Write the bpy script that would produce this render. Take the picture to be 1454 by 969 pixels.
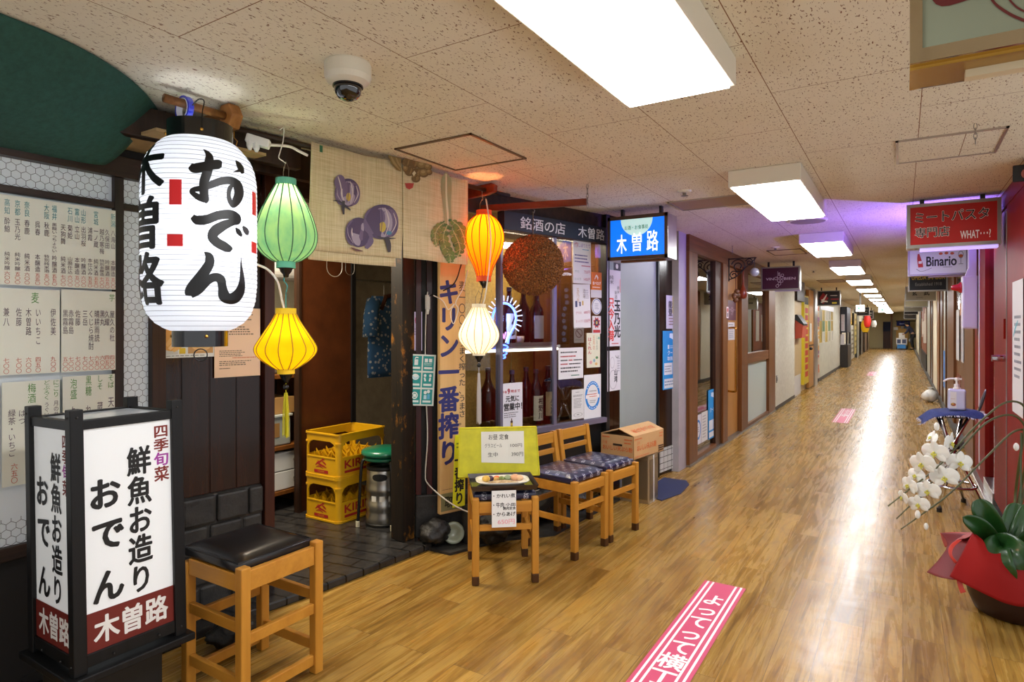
import bpy, bmesh, math, random
from mathutils import Vector, Matrix

random.seed(7)
S = bpy.context.scene
for o in list(bpy.data.objects):
    bpy.data.objects.remove(o)
COL = S.collection
R = math.radians

# ------------------------------------------------------------------ camera, light, exposure
CAM_Z, CEIL = 1.35, 2.238
F_PX, CU, CV, YAW = 886.0, 727.0, 464.0, R(32.06)
cam = bpy.data.objects.new('camera', bpy.data.cameras.new('camera'))
COL.objects.link(cam)
cam.location = (0, 0, CAM_Z)
cam.rotation_euler = (R(90), 0, YAW)
cam.data.sensor_width = 36
cam.data.lens = F_PX / 1454 * 36
cam.data.shift_y = (CV - 484.5) / 1454
cam.data.clip_start = 0.05
S.camera = cam

S.view_settings.view_transform = 'Standard'
S.view_settings.look = 'None'
S.view_settings.exposure = 0.30
S.view_settings.gamma = 1.0
S.view_settings.use_curve_mapping = False

CEIL_LIGHT = 21.5            # emission of the ceiling fixtures' diffusers
WORLD_LIGHT = 0.9
w = bpy.data.worlds.new('world')
S.world = w
w.use_nodes = True
w.node_tree.nodes['Background'].inputs[0].default_value = (0.95, 0.97, 1.0, 1)
w.node_tree.nodes['Background'].inputs[1].default_value = WORLD_LIGHT


def lamp(name, kind, loc, energy, color, size=0.05, rot=(0, 0, 0), size_y=None, parent=None):
    d = bpy.data.lights.new(name, kind)
    d.energy = energy
    d.color = color
    if kind == 'AREA':
        d.size = size
        if size_y:
            d.shape = 'RECTANGLE'
            d.size_y = size_y
    else:
        d.shadow_soft_size = size
    o = bpy.data.objects.new(name, d)
    COL.objects.link(o)
    o.location = loc
    o.rotation_euler = rot
    return o


# violet light of the neon tubes in the red shop's window, and the lamps inside the restaurant
vl = lamp('violet_neon_light', 'SPOT', (0.50, 5.80, 1.66), 95, (0.26, 0.15, 1.0), 0.0, rot=Vector((-0.62, 0.20, 0.76)).to_track_quat('-Z', 'Y').to_euler())
vl.data.spot_size, vl.data.spot_blend = R(150), 0.7
lamp('restaurant_light', 'AREA', (-3.35, 2.35, 2.12), 42, (1.0, 0.86, 0.66), 0.5)
lamp('shelf_light', 'AREA', (-2.26, 4.05, 2.03), 15, (1.0, 0.82, 0.55), 0.2, size_y=0.9, rot=(0, 0, R(-15)))


# ------------------------------------------------------------------ pixel -> ray helpers (measuring the photograph)
def ray(u, v):
    a, b = (u - CU) / F_PX, -(v - CV) / F_PX
    s, c = math.sin(YAW), math.cos(YAW)
    return Vector((-s + c * a, c + s * a, b))


def at_z(u, v, z=0.0):
    d = ray(u, v)
    return Vector((0, 0, CAM_Z)) + d * ((z - CAM_Z) / d.z)


def at_x(u, v, x):
    d = ray(u, v)
    return Vector((0, 0, CAM_Z)) + d * (x / d.x)


def at_y(u, v, y):
    d = ray(u, v)
    return Vector((0, 0, CAM_Z)) + d * (y / d.y)


def at_t(u, v, t):
    return Vector((0, 0, CAM_Z)) + ray(u, v) * t


# ------------------------------------------------------------------ materials
def lin(h):
    h = h.lstrip('#')
    r = []
    for i in (0, 2, 4):
        c = int(h[i:i + 2], 16) / 255
        r.append(c / 12.92 if c <= 0.04045 else ((c + 0.055) / 1.055) ** 2.4)
    return (*r, 1.0)


MATS = {}


class NT:
    """small node-tree helper"""
    def __init__(s, name):
        s.m = bpy.data.materials.new(name)
        s.m.use_nodes = True
        s.t = s.m.node_tree
        s.b = s.t.nodes['Principled BSDF']
        s.out = s.t.nodes['Material Output']

    def n(s, typ, **kw):
        k = s.t.nodes.new('ShaderNode' + typ)
        for a, v in kw.items():
            if a in k.inputs.keys() if isinstance(a, str) else False:
                k.inputs[a].default_value = v
            else:
                setattr(k, a, v)
        return k

    def l(s, a, b):
        s.t.links.new(a, b)

    def coords(s, scale=(1, 1, 1), kind='Object', loc=(0, 0, 0), rot=(0, 0, 0)):
        tc = s.n('TexCoord')
        mp = s.n('Mapping')
        mp.inputs['Scale'].default_value = scale
        mp.inputs['Location'].default_value = loc
        mp.inputs['Rotation'].default_value = rot
        s.l(tc.outputs[kind], mp.inputs[0])
        return mp.outputs[0]

    def ramp(s, fac, stops):
        r = s.n('ValToRGB')
        e = r.color_ramp.elements
        while len(e) < len(stops):
            e.new(0.5)
        for k, (p, c) in enumerate(stops):
            e[k].position = p
            e[k].color = lin(c) if isinstance(c, str) else c
        s.l(fac, r.inputs[0])
        return r.outputs[0]

    def mix(s, fac, a, b, mode='MIX'):
        m = s.n('MixRGB', blend_type=mode)
        for i, x in enumerate((fac, a, b)):
            if hasattr(x, 'links'):
                s.l(x, m.inputs[i])
            elif isinstance(x, str):
                m.inputs[i].default_value = lin(x)
            else:
                m.inputs[i].default_value = x
        return m.outputs[0]

    def bump(s, h, strength=0.2, dist=0.01):
        b = s.n('Bump')
        b.inputs['Strength'].default_value = strength
        b.inputs['Distance'].default_value = dist
        s.l(h, b.inputs['Height'])
        s.l(b.outputs[0], s.b.inputs['Normal'])


def plain(name, col, rough=0.5, metal=0.0, emit=0.0, var=0.0, vscale=8.0, spec=0.5, coat=0.0, alpha=None):
    if name in MATS:
        return MATS[name]
    t = NT(name)
    c = lin(col)
    t.b.inputs['Base Color'].default_value = c
    t.b.inputs['Roughness'].default_value = rough
    t.b.inputs['Metallic'].default_value = metal
    t.b.inputs['Specular IOR Level'].default_value = spec
    t.b.inputs['Coat Weight'].default_value = coat
    t.b.inputs['Coat Roughness'].default_value = 0.08
    if emit:
        t.b.inputs['Emission Color'].default_value = c
        t.b.inputs['Emission Strength'].default_value = emit
    if var:
        nz = t.n('TexNoise')
        nz.inputs['Scale'].default_value = vscale
        nz.inputs['Detail'].default_value = 5
        t.l(t.coords(), nz.inputs['Vector'])
        d = tuple(x * (1 - var) for x in c[:3]) + (1,)
        b = tuple(min(1, x * (1 + var * 0.6)) for x in c[:3]) + (1,)
        t.l(t.ramp(nz.outputs[0], [(0.3, d), (0.7, b)]), t.b.inputs['Base Color'])
    MATS[name] = t.m
    return t.m


def ink(col, emit=0.0):
    return plain('ink_%s_%s' % (col.strip('#'), emit), col, 0.55, emit=emit)


def wood(name, light, dark, axis='z', scale=1.0, rough=0.4, worn=None, coat=0.0):
    """straight-grained timber, grain running along the given object axis"""
    if name in MATS:
        return MATS[name]
    t = NT(name)
    k = [28 * scale] * 3
    k['xyz'.index(axis)] = 1.6 * scale
    v = t.coords(tuple(k))
    n1 = t.n('TexNoise', Scale=1.0, Detail=6.0, Roughness=0.6)
    t.l(v, n1.inputs['Vector'])
    c = t.ramp(n1.outputs[0], [(0.28, dark), (0.68, light)])
    if worn:
        n2 = t.n('TexNoise', Scale=9.0, Detail=8.0, Roughness=0.75)
        t.l(t.coords((1, 1, 0.5)), n2.inputs['Vector'])
        f = t.ramp(n2.outputs[0], [(0.56, '#000000'), (0.66, '#ffffff')])
        c = t.mix(f, c, worn)
    t.l(c, t.b.inputs['Base Color'])
    t.b.inputs['Roughness'].default_value = rough
    t.b.inputs['Specular IOR Level'].default_value = 0.3
    t.b.inputs['Coat Weight'].default_value = coat
    t.b.inputs['Coat Roughness'].default_value = 0.1
    MATS[name] = t.m
    return t.m


def emis(name, col, strength, base='#ffffff'):
    if name in MATS:
        return MATS[name]
    t = NT(name)
    t.b.inputs['Base Color'].default_value = lin(base)
    t.b.inputs['Emission Color'].default_value = lin(col)
    t.b.inputs['Emission Strength'].default_value = strength
    MATS[name] = t.m
    return t.m


def glass(name, tint='#ffffff', refl=1.0, rough=0.0):
    if name in MATS:
        return MATS[name]
    t = NT(name)
    tr = t.n('BsdfTransparent')
    tr.inputs[0].default_value = lin(tint)
    gl = t.n('BsdfGlossy')
    gl.inputs['Roughness'].default_value = rough
    lw = t.n('Fresnel')
    lw.inputs['IOR'].default_value = 1.5
    mt = t.n('Math', operation='MULTIPLY')
    t.l(lw.outputs[0], mt.inputs[0])
    mt.inputs[1].default_value = refl
    mt.use_clamp = True
    mx = t.n('MixShader')
    t.l(mt.outputs[0], mx.inputs[0])
    t.l(tr.outputs[0], mx.inputs[1])
    t.l(gl.outputs[0], mx.inputs[2])
    t.l(mx.outputs[0], t.out.inputs['Surface'])
    MATS[name] = t.m
    return t.m


def shade_mat(name, col, trans=0.75, emit=0.0, wisps=None, wcol=None):
    """silk or paper of a lantern: diffuse + translucent"""
    if name in MATS:
        return MATS[name]
    t = NT(name)
    df = t.n('BsdfDiffuse')
    tl = t.n('BsdfTranslucent')
    mx = t.n('MixShader')
    mx.inputs[0].default_value = trans
    col_s = None
    if wisps:
        nz = t.n('TexNoise', Scale=wisps, Detail=4.0)
        t.l(t.coords((1, 1, 0.45)), nz.inputs['Vector'])
        col_s = t.ramp(nz.outputs[0], [(0.35, col), (0.7, wcol)])
        t.l(col_s, df.inputs[0])
        t.l(col_s, tl.inputs[0])
    else:
        df.inputs[0].default_value = lin(col)
        tl.inputs[0].default_value = lin(col)
    t.l(df.outputs[0], mx.inputs[1])
    t.l(tl.outputs[0], mx.inputs[2])
    t.l(mx.outputs[0], t.out.inputs['Surface'])
    MATS[name] = t.m
    return t.m


# ------------------------------------------------------------------ mesh builder
class MB:
    def __init__(s):
        s.v, s.f = [], []

    def add(s, vs, fs):
        k = len(s.v)
        s.v += [Vector(p) for p in vs]
        s.f += [[i + k for i in f] for f in fs]
        return s

    def box(s, x0, x1, y0, y1, z0, z1, M=None):
        vs = [Vector((x, y, z)) for z in (z0, z1) for y in (y0, y1) for x in (x0, x1)]
        if M is not None:
            vs = [M @ p for p in vs]
        return s.add(vs, [(0, 2, 3, 1), (4, 5, 7, 6), (0, 1, 5, 4), (2, 6, 7, 3), (0, 4, 6, 2), (1, 3, 7, 5)])

    def beam(s, p, q, w, h, up=(0, 0, 1)):
        p, q, up = Vector(p), Vector(q), Vector(up)
        d = (q - p).normalized()
        x = d.cross(up)
        if x.length < 1e-4:
            x = d.cross(Vector((0, 1, 0)))
        x.normalize()
        y = x.cross(d)
        vs = [c + x * (i * w / 2) + y * (j * h / 2) for c in (p, q) for j in (-1, 1) for i in (-1, 1)]
        return s.add(vs, [(0, 1, 3, 2), (4, 6, 7, 5), (0, 4, 5, 1), (2, 3, 7, 6), (0, 2, 6, 4), (1, 5, 7, 3)])

    def tube(s, pts, r, seg=8, cap=True, closed=False):
        pts = [Vector(p) for p in pts]
        n = len(pts)
        rs = r if isinstance(r, (list, tuple)) else [r] * n
        vs, fs = [], []
        prev = None
        for i, p in enumerate(pts):
            a = pts[(i - 1) % n] if (closed or i) else p
            b = pts[(i + 1) % n] if (closed or i < n - 1) else p
            d = (b - a)
            d = d.normalized() if d.length > 1e-9 else Vector((0, 0, 1))
            if prev is None:
                x = d.cross(Vector((0, 0, 1)))
                if x.length < 1e-3:
                    x = d.cross(Vector((1, 0, 0)))
            else:
                x = prev - d * prev.dot(d)
            x.normalize()
            prev = x
            y = d.cross(x)
            for k in range(seg):
                an = 2 * math.pi * k / seg
                vs.append(p + x * (math.cos(an) * rs[i]) + y * (math.sin(an) * rs[i]))
        m = n if closed else n - 1
        for i in range(m):
            for k in range(seg):
                a, b = i * seg + k, i * seg + (k + 1) % seg
                c, d = ((i + 1) % n) * seg + (k + 1) % seg, ((i + 1) % n) * seg + k
                fs.append((a, b, c, d))
        if cap and not closed:
            fs.append(tuple(reversed(range(seg))))
            fs.append(tuple(range((n - 1) * seg, n * seg)))
        return s.add(vs, fs)

    def lathe(s, prof, seg=24, c=(0, 0, 0), cap0=True, cap1=True, sx=1.0, sy=1.0, phase=0.0):
        vs, fs = [], []
        for r, z in prof:
            for k in range(seg):
                a = 2 * math.pi * k / seg + phase
                vs.append((c[0] + r * sx * math.cos(a), c[1] + r * sy * math.sin(a), c[2] + z))
        for i in range(len(prof) - 1):
            for k in range(seg):
                fs.append((i * seg + k, i * seg + (k + 1) % seg, (i + 1) * seg + (k + 1) % seg, (i + 1) * seg + k))
        if cap0:
            fs.append(tuple(reversed(range(seg))))
        if cap1:
            fs.append(tuple(range((len(prof) - 1) * seg, len(prof) * seg)))
        return s.add(vs, fs)

    def grid(s, fn, nu, nv, closed_u=False):
        vs = [fn(i / nu, j / nv) for j in range(nv + 1) for i in range(nu + (0 if closed_u else 1))]
        w = nu + (0 if closed_u else 1)
        fs = []
        for j in range(nv):
            for i in range(nu):
                i2 = (i + 1) % w
                fs.append((j * w + i, j * w + i2, (j + 1) * w + i2, (j + 1) * w + i))
        return s.add(vs, fs)

    def prism(s, poly, fn, d0, d1):
        """poly of 2-D points, fn(x, y, depth) -> 3-D; extruded from d0 to d1"""
        n = len(poly)
        vs = [fn(x, y, d0) for x, y in poly] + [fn(x, y, d1) for x, y in poly]
        fs = [tuple(range(n)), tuple(reversed(range(n, 2 * n)))]
        fs += [(i, i + n, (i + 1) % n + n, (i + 1) % n) for i in range(n)]
        return s.add(vs, fs)

    def ball(s, c, r, seg=12, rings=8, sx=1, sy=1, sz=1):
        prof = [(max(1e-4, r * math.sin(math.pi * i / rings)), -r * sz * math.cos(math.pi * i / rings)) for i in range(rings + 1)]
        return s.lathe(prof, seg, c, sx=sx, sy=sy)

    def xform(s, M):
        s.v = [M @ p for p in s.v]
        return s

    def mesh(s, name, mat, smooth=False, inv=None):
        me = bpy.data.meshes.new(name)
        vs = s.v if inv is None else [inv @ p for p in s.v]
        me.from_pydata([tuple(p) for p in vs], [], s.f)
        bm = bmesh.new()
        bm.from_mesh(me)
        bmesh.ops.recalc_face_normals(bm, faces=bm.faces)
        bm.to_mesh(me)
        bm.free()
        if mat:
            me.materials.append(mat)
        if smooth:
            for p in me.polygons:
                p.use_smooth = True
        return me


WM = {}      # world matrix of things (by object name)


def thing(name, label, cat, loc=(0, 0, 0), rotz=0.0, group=None, M=None):
    o = bpy.data.objects.new(name, None)
    o.empty_display_size = 0.05
    COL.objects.link(o)
    m = M if M is not None else Matrix.Translation(Vector(loc)) @ Matrix.Rotation(rotz, 4, 'Z')
    o.matrix_world = m
    WM[o.name] = m
    tag(o, label, cat, group)
    return o


def tag(o, label=None, cat=None, group=None, kind=None):
    if label:
        o['label'] = label
    if cat:
        o['category'] = cat
    if group:
        o['group'] = group
    if kind:
        o['kind'] = kind
    return o


def part(name, mb, mat, parent=None, smooth=False, bevel=0.0, world=False, loc=None, rotz=0.0, M=None, solid=0.0, sub=0, label=None, seg=2, auto=None):
    """one mesh object. With parent: vertices are in the parent's frame (or world=True). Without: loc/rotz/M give its frame."""
    inv = None
    if parent is not None:
        if world:
            inv = WM[parent.name].inverted()
    else:
        m = M if M is not None else Matrix.Translation(Vector(loc or (0, 0, 0))) @ Matrix.Rotation(rotz, 4, 'Z')
        if world:
            inv = m.inverted()
    o = bpy.data.objects.new(name, mb.mesh(name, mat, smooth, inv))
    COL.objects.link(o)
    if parent is not None:
        o.parent = parent
        WM[o.name] = WM[parent.name]
    else:
        o.matrix_world = m
        WM[o.name] = m
    if solid:
        md = o.modifiers.new('thickness', 'SOLIDIFY')
        md.thickness = solid
        md.offset = 0
    if sub:
        md = o.modifiers.new('smooth', 'SUBSURF')
        md.levels = md.render_levels = sub
    if bevel:
        md = o.modifiers.new('edge', 'BEVEL')
        md.width = bevel
        md.segments = seg
        md.limit_method = 'ANGLE'
        md.angle_limit = R(40)
    if label:
        o['label'] = label
    return o


def solo(name, mb, mat, label, cat, group=None, kind=None, **kw):
    o = part(name, mb, mat, **kw)
    tag(o, label, cat, group, kind)
    return o


def struct(name, mb, mat, **kw):
    o = part(name, mb, mat, **kw)
    o['kind'] = 'structure'
    return o


def kids(o):
    return [c for c in list(bpy.data.objects) if c.parent == o]


def dup(root, M, label, group=None):
    """copy of a thing with copies of its parts and sub-parts"""
    r = root.copy()
    COL.objects.link(r)
    r.matrix_world = M
    WM[r.name] = M
    r['label'] = label
    if group:
        r['group'] = group
    for ch in kids(root):
        c = ch.copy()
        COL.objects.link(c)
        c.parent = r
        for g in kids(ch):
            d = g.copy()
            COL.objects.link(d)
            d.parent = c
    return r


def TR(x, y, z, rz=0.0):
    return Matrix.Translation((x, y, z)) @ Matrix.Rotation(rz, 4, 'Z')


# ------------------------------------------------------------------ lettering and flat marks
_tc = {}


def glyphs(s, bold=0.0):
    if bold:
        vs, fs = glyphs(s)
        V, Fs = [], []
        b = bold * 0.85
        for dx, dy in ((0, 0), (b, 0), (-b, 0), (0, b * 0.8), (0, -b * 0.8), (b * 0.7, b * 0.55), (-b * 0.7, b * 0.55), (b * 0.7, -b * 0.55), (-b * 0.7, -b * 0.55)):
            n = len(V)
            V += [(p[0] + dx, p[1] + dy, n) for p in vs]
            Fs += [tuple(i + n for i in f) for f in fs]
        return V, Fs
    k = (s, bold)
    if k not in _tc:
        cu = bpy.data.curves.new('t', 'FONT')
        cu.body = s
        cu.resolution_u = 3
        cu.offset = bold
        o = bpy.data.objects.new('t', cu)
        COL.objects.link(o)
        dg = bpy.context.evaluated_depsgraph_get()
        me = bpy.data.meshes.new_from_object(o.evaluated_get(dg))
        _tc[k] = ([(v.co.x, v.co.y) for v in me.vertices], [tuple(p.vertices) for p in me.polygons])
        bpy.data.objects.remove(o)
        bpy.data.curves.remove(cu)
        bpy.data.meshes.remove(me)
    return _tc[k]


def catmull(pts, n=6):
    out = []
    P = [pts[0]] + list(pts) + [pts[-1]]
    for i in range(1, len(P) - 2):
        for k in range(n):
            t = k / n
            q = []
            for d in range(len(pts[0])):
                a, b, c, e = P[i - 1][d], P[i][d], P[i + 1][d], P[i + 2][d]
                q.append(0.5 * (2 * b + (c - a) * t + (2 * a - 5 * b + 4 * c - e) * t * t + (3 * b - 3 * c + e - a) * t ** 3))
            out.append(tuple(q))
    out.append(tuple(pts[-1]))
    return out


def brush_shape(pts, n=6, across=4, asp=1.0):
    """stroke [(x, y, width), ...] -> 2-D verts, faces. asp = real height / real width of the unit square"""
    c = catmull(pts, n)
    vs, fs = [], []
    m = len(c)
    for i, (x, y, w) in enumerate(c):
        a, b = c[max(0, i - 1)], c[min(m - 1, i + 1)]
        dx, dy = b[0] - a[0], (b[1] - a[1]) * asp
        L = math.hypot(dx, dy) or 1e-6
        nx, ny = -dy / L, dx / L
        for k in range(across + 1):
            t = (k / across - 0.5) * max(w, 1e-4)
            vs.append((x + nx * t, y + ny * t / asp))
    for i in range(m - 1):
        for k in range(across):
            a = i * (across + 1) + k
            fs.append((a, a + 1, a + across + 2, a + across + 1))
    return vs, fs


def draw(parent, items, mp, emit=0.0, asp=1.0, names=None, one=None):
    """flat marks on a thing. mp(x, y, layer) maps the unit square (y down) to the parent's frame.
    't' text fitted to a box, 'v' vertical text, 'l' rows of unreadable small print, 'r' rect, 'd' disc, 'o' ring, 'p' polygon, 'b' brush stroke"""
    G = {}
    for i, it in enumerate(items):
        k = it[0]
        opt = it[-1] if isinstance(it[-1], dict) else {}
        col = it[-2] if opt else it[-1]
        bold = opt.get('bold', 0.0)
        e = opt.get('emit', emit)
        mb, txt = G.setdefault((col, e, i if len(items) <= 10 and not one else 0), [MB(), [0]])
        lay = i

        def put(vs, fs):
            n_ = max(1, len(vs))
            mb.add([mp(p[0], p[1], lay + (0.9 * p[2] / n_ if len(p) > 2 else 0)) for p in vs], fs)
        if k == 't':
            _, st, x0, y0, x1, y1 = it[:6]
            vs, fs = glyphs(st, bold)
            if not vs:
                continue
            ax, bx = min(p[0] for p in vs), max(p[0] for p in vs)
            ay, by = min(p[1] for p in vs), max(p[1] for p in vs)
            sh = opt.get('shear', 0.0)
            put([(x0 + (x1 - x0) * (p[0] - ax) / (bx - ax or 1), y1 - (y1 - y0) * (p[1] - ay) / (by - ay or 1)) + tuple(p[2:]) for p in vs], fs)
            txt[0] = 1
        elif k == 'v':
            _, st, x0, y0, x1, y1 = it[:6]
            n = len(st)
            h = (y1 - y0) / n
            for j, ch in enumerate(st):
                if ch in ' 　':
                    continue
                vs, fs = glyphs(ch, bold)
                if not vs:
                    continue
                if ch == 'ー':
                    vs = [(p[1] + 0.1, 0.9 - p[0]) + tuple(p[2:]) for p in vs]
                put([(x0 + (x1 - x0) * p[0], y0 + h * j + h * (0.88 - p[1])) + tuple(p[2:]) for p in vs], fs)
            txt[0] = 1
        elif k == 'l':
            _, n, x0, y0, x1, y1 = it[:6]
            rnd = random.Random(i * 31 + n)
            h = (y1 - y0) / n
            for j in range(n):
                x = x0
                e1 = x0 + (x1 - x0) * rnd.uniform(0.72, 1.0)
                while x < e1:
                    ww = (x1 - x0) * rnd.uniform(0.03, 0.09)
                    put([(x, y0 + h * (j + 0.2)), (min(x + ww, x1), y0 + h * (j + 0.2)), (min(x + ww, x1), y0 + h * (j + 0.6)), (x, y0 + h * (j + 0.6))], [(0, 1, 2, 3)])
                    x += ww + (x1 - x0) * 0.02
        elif k == 'r':
            _, x0, y0, x1, y1 = it[:5]
            g = opt.get('g', 1)
            vs = [(x0 + (x1 - x0) * a / g, y0 + (y1 - y0) * b / g) for b in range(g + 1) for a in range(g + 1)]
            put(vs, [(b * (g + 1) + a, b * (g + 1) + a + 1, (b + 1) * (g + 1) + a + 1, (b + 1) * (g + 1) + a) for b in range(g) for a in range(g)])
        elif k == 'd':
            _, cx, cy, rx, ry = it[:5]
            put([(cx + rx * math.cos(t * math.pi / 14), cy + ry * math.sin(t * math.pi / 14)) for t in range(28)], [tuple(range(28))])
        elif k == 'o':
            _, cx, cy, rx, ry, wd = it[:6]
            n = 32
            vs = []
            for t in range(n):
                a = 2 * math.pi * t / n
                vs += [(cx + rx * math.cos(a), cy + ry * math.sin(a)), (cx + rx * (1 - wd) * math.cos(a), cy + ry * (1 - wd) * math.sin(a))]
            put(vs, [(2 * t, 2 * t + 1, (2 * t + 3) % (2 * n), (2 * t + 2) % (2 * n)) for t in range(n)])
        elif k == 'p':
            put(it[1], [tuple(range(len(it[1])))])
        elif k == 'b':
            vs, fs = brush_shape(it[1], asp=opt.get('asp', asp), across=opt.get('across', 2))
            put(vs, fs)
            if opt.get('txt', 0):
                txt[0] = 1
    res = []
    if one:
        # one part with a material slot per colour
        al, idx, ms = MB(), [], []
        for n_, ((col, e, _i), (mb, txt)) in enumerate(G.items()):
            al.add(mb.v, mb.f)
            idx += [n_] * len(mb.f)
            ms.append(ink(col, e))
        ob = part(one, al, ms[0], parent)
        for m_ in ms[1:]:
            ob.data.materials.append(m_)
        for p_, n_ in zip(ob.data.polygons, idx):
            p_.material_index = n_
        return [ob]
    for (col, e, _i), (mb, txt) in G.items():
        if mb.v:
            nm = (names or {}).get(col) or ('lettering' if txt[0] else 'printed_mark')
            res.append(part(nm, mb, ink(col, e), parent))
    return res


def face_map(x0, z0, w, h, y=-0.0012, dl=0.00012):
    """unit square -> front (-y) face of a thing, lower left corner x0, z0"""
    return lambda x, yy, lay: Vector((x0 + x * w, y - dl * lay, z0 + (1 - yy) * h))


class Wall:
    """vertical plane through (x, y), running along angle a from +Y towards +X; local x along it, local -y towards the viewer"""
    def __init__(s, x, y, a):
        s.p = Vector((x, y, 0))
        s.a = R(a)
        s.d = Vector((math.sin(s.a), math.cos(s.a), 0))
        s.n = Vector((math.cos(s.a), -math.sin(s.a), 0))

    def sz(s, u, v=464):
        d = ray(u, v)
        t = s.p.dot(s.n) / d.dot(s.n)
        q = Vector((0, 0, CAM_Z)) + d * t
        return (q - s.p).dot(s.d), q.z

    def pt(s, a, z, off=0.0):
        q = s.p + s.d * a + s.n * off
        return Vector((q.x, q.y, z))

    def M(s, a, z, off=0.0):
        return Matrix.Translation(s.pt(a, z, off)) @ Matrix.Rotation(math.pi / 2 - s.a, 4, 'Z')

    def rect(s, u0, u1, vt, vb):
        """pixel box -> s0, s1, z_top, z_bottom (v at the horizontal middle)"""
        uc = (u0 + u1) / 2
        return s.sz(u0)[0], s.sz(u1)[0], s.sz(uc, vt)[1], s.sz(uc, vb)[1]

    def thing(s, name, label, cat, a, z, off=0.0, group=None):
        return thing(name, label, cat, M=s.M(a, z, off), group=group)


def paper(wall, name, label, cat, px, col, items, off=0.004, group=None, sheet='sheet', rough=0.6, th=0.0012, emit=0.0, tilt=0.0, round_=False):
    """a flat sheet on a wall, its corners measured in the photograph"""
    s0, s1, zt, zb = wall.rect(*px)
    w_, h_ = s1 - s0, zt - zb
    m = wall.M((s0 + s1) / 2, zb, off)
    if tilt:
        m = m @ Matrix.Rotation(R(tilt), 4, 'Y')
    o = thing(name, label, cat, M=m, group=group)
    mb = MB()
    if round_:
        mb.prism([(w_ / 2 * math.cos(t * math.pi / 16), h_ / 2 + h_ / 2 * math.sin(t * math.pi / 16)) for t in range(32)], lambda x, z, d: (x, d, z), -th, 0)
    else:
        # a sheet hangs very slightly bowed
        mb.box(-w_ / 2, w_ / 2, -th, 0, 0, h_)
    part(sheet, mb, plain('paper_' + col.strip('#') + ('_e' if emit else ''), col, rough, emit=emit), o)
    draw(o, items, face_map(-w_ / 2, 0, w_, h_, -th - 0.0006), asp=h_ / w_, emit=emit)
    return o

# ================================================================== surfaces of the place
def m_ceiling():
    t = NT('ceiling_tile')
    tc = t.n('TexCoord')
    sp = t.n('SeparateXYZ')
    t.l(tc.outputs['Object'], sp.inputs[0])
    cb = t.n('CombineXYZ')
    ax = t.n('Math', operation='ADD')
    ax.inputs[1].default_value = -2.047 + 9.7
    ay = t.n('Math', operation='ADD')
    ay.inputs[1].default_value = 1.394 + 4.85
    t.l(sp.outputs[1], ax.inputs[0])
    t.l(sp.outputs[0], ay.inputs[0])
    t.l(ax.outputs[0], cb.inputs[0])
    t.l(ay.outputs[0], cb.inputs[1])
    br = t.n('TexBrick')
    br.offset = 0.5
    br.inputs['Scale'].default_value = 1.0
    br.inputs['Mortar Size'].default_value = 0.0016
    br.inputs['Mortar Smooth'].default_value = 0.0
    br.inputs['Brick Width'].default_value = 0.97
    br.inputs['Row Height'].default_value = 0.485
    t.l(cb.outputs[0], br.inputs['Vector'])
    nz = t.n('TexNoise', Scale=1.0, Detail=2.5, Roughness=0.62, Distortion=0.5)
    t.l(t.coords((150, 56, 1), rot=(0, 0, R(14))), nz.inputs['Vector'])
    f = t.ramp(nz.outputs[0], [(0.615, '#000000'), (0.645, '#ffffff')])
    n2 = t.n('TexNoise', Scale=2.2, Detail=4.0)
    t.l(t.coords(), n2.inputs['Vector'])
    base = t.ramp(n2.outputs[0], [(0.3, '#e6dfc9'), (0.7, '#ede7d5')])
    c = t.mix(f, base, '#7a5236')
    c = t.mix(br.outputs['Fac'], c, '#8a6240')
    t.l(c, t.b.inputs['Base Color'])
    t.b.inputs['Roughness'].default_value = 0.85
    t.bump(f, -0.4, 0.004)
    return t.m


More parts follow.
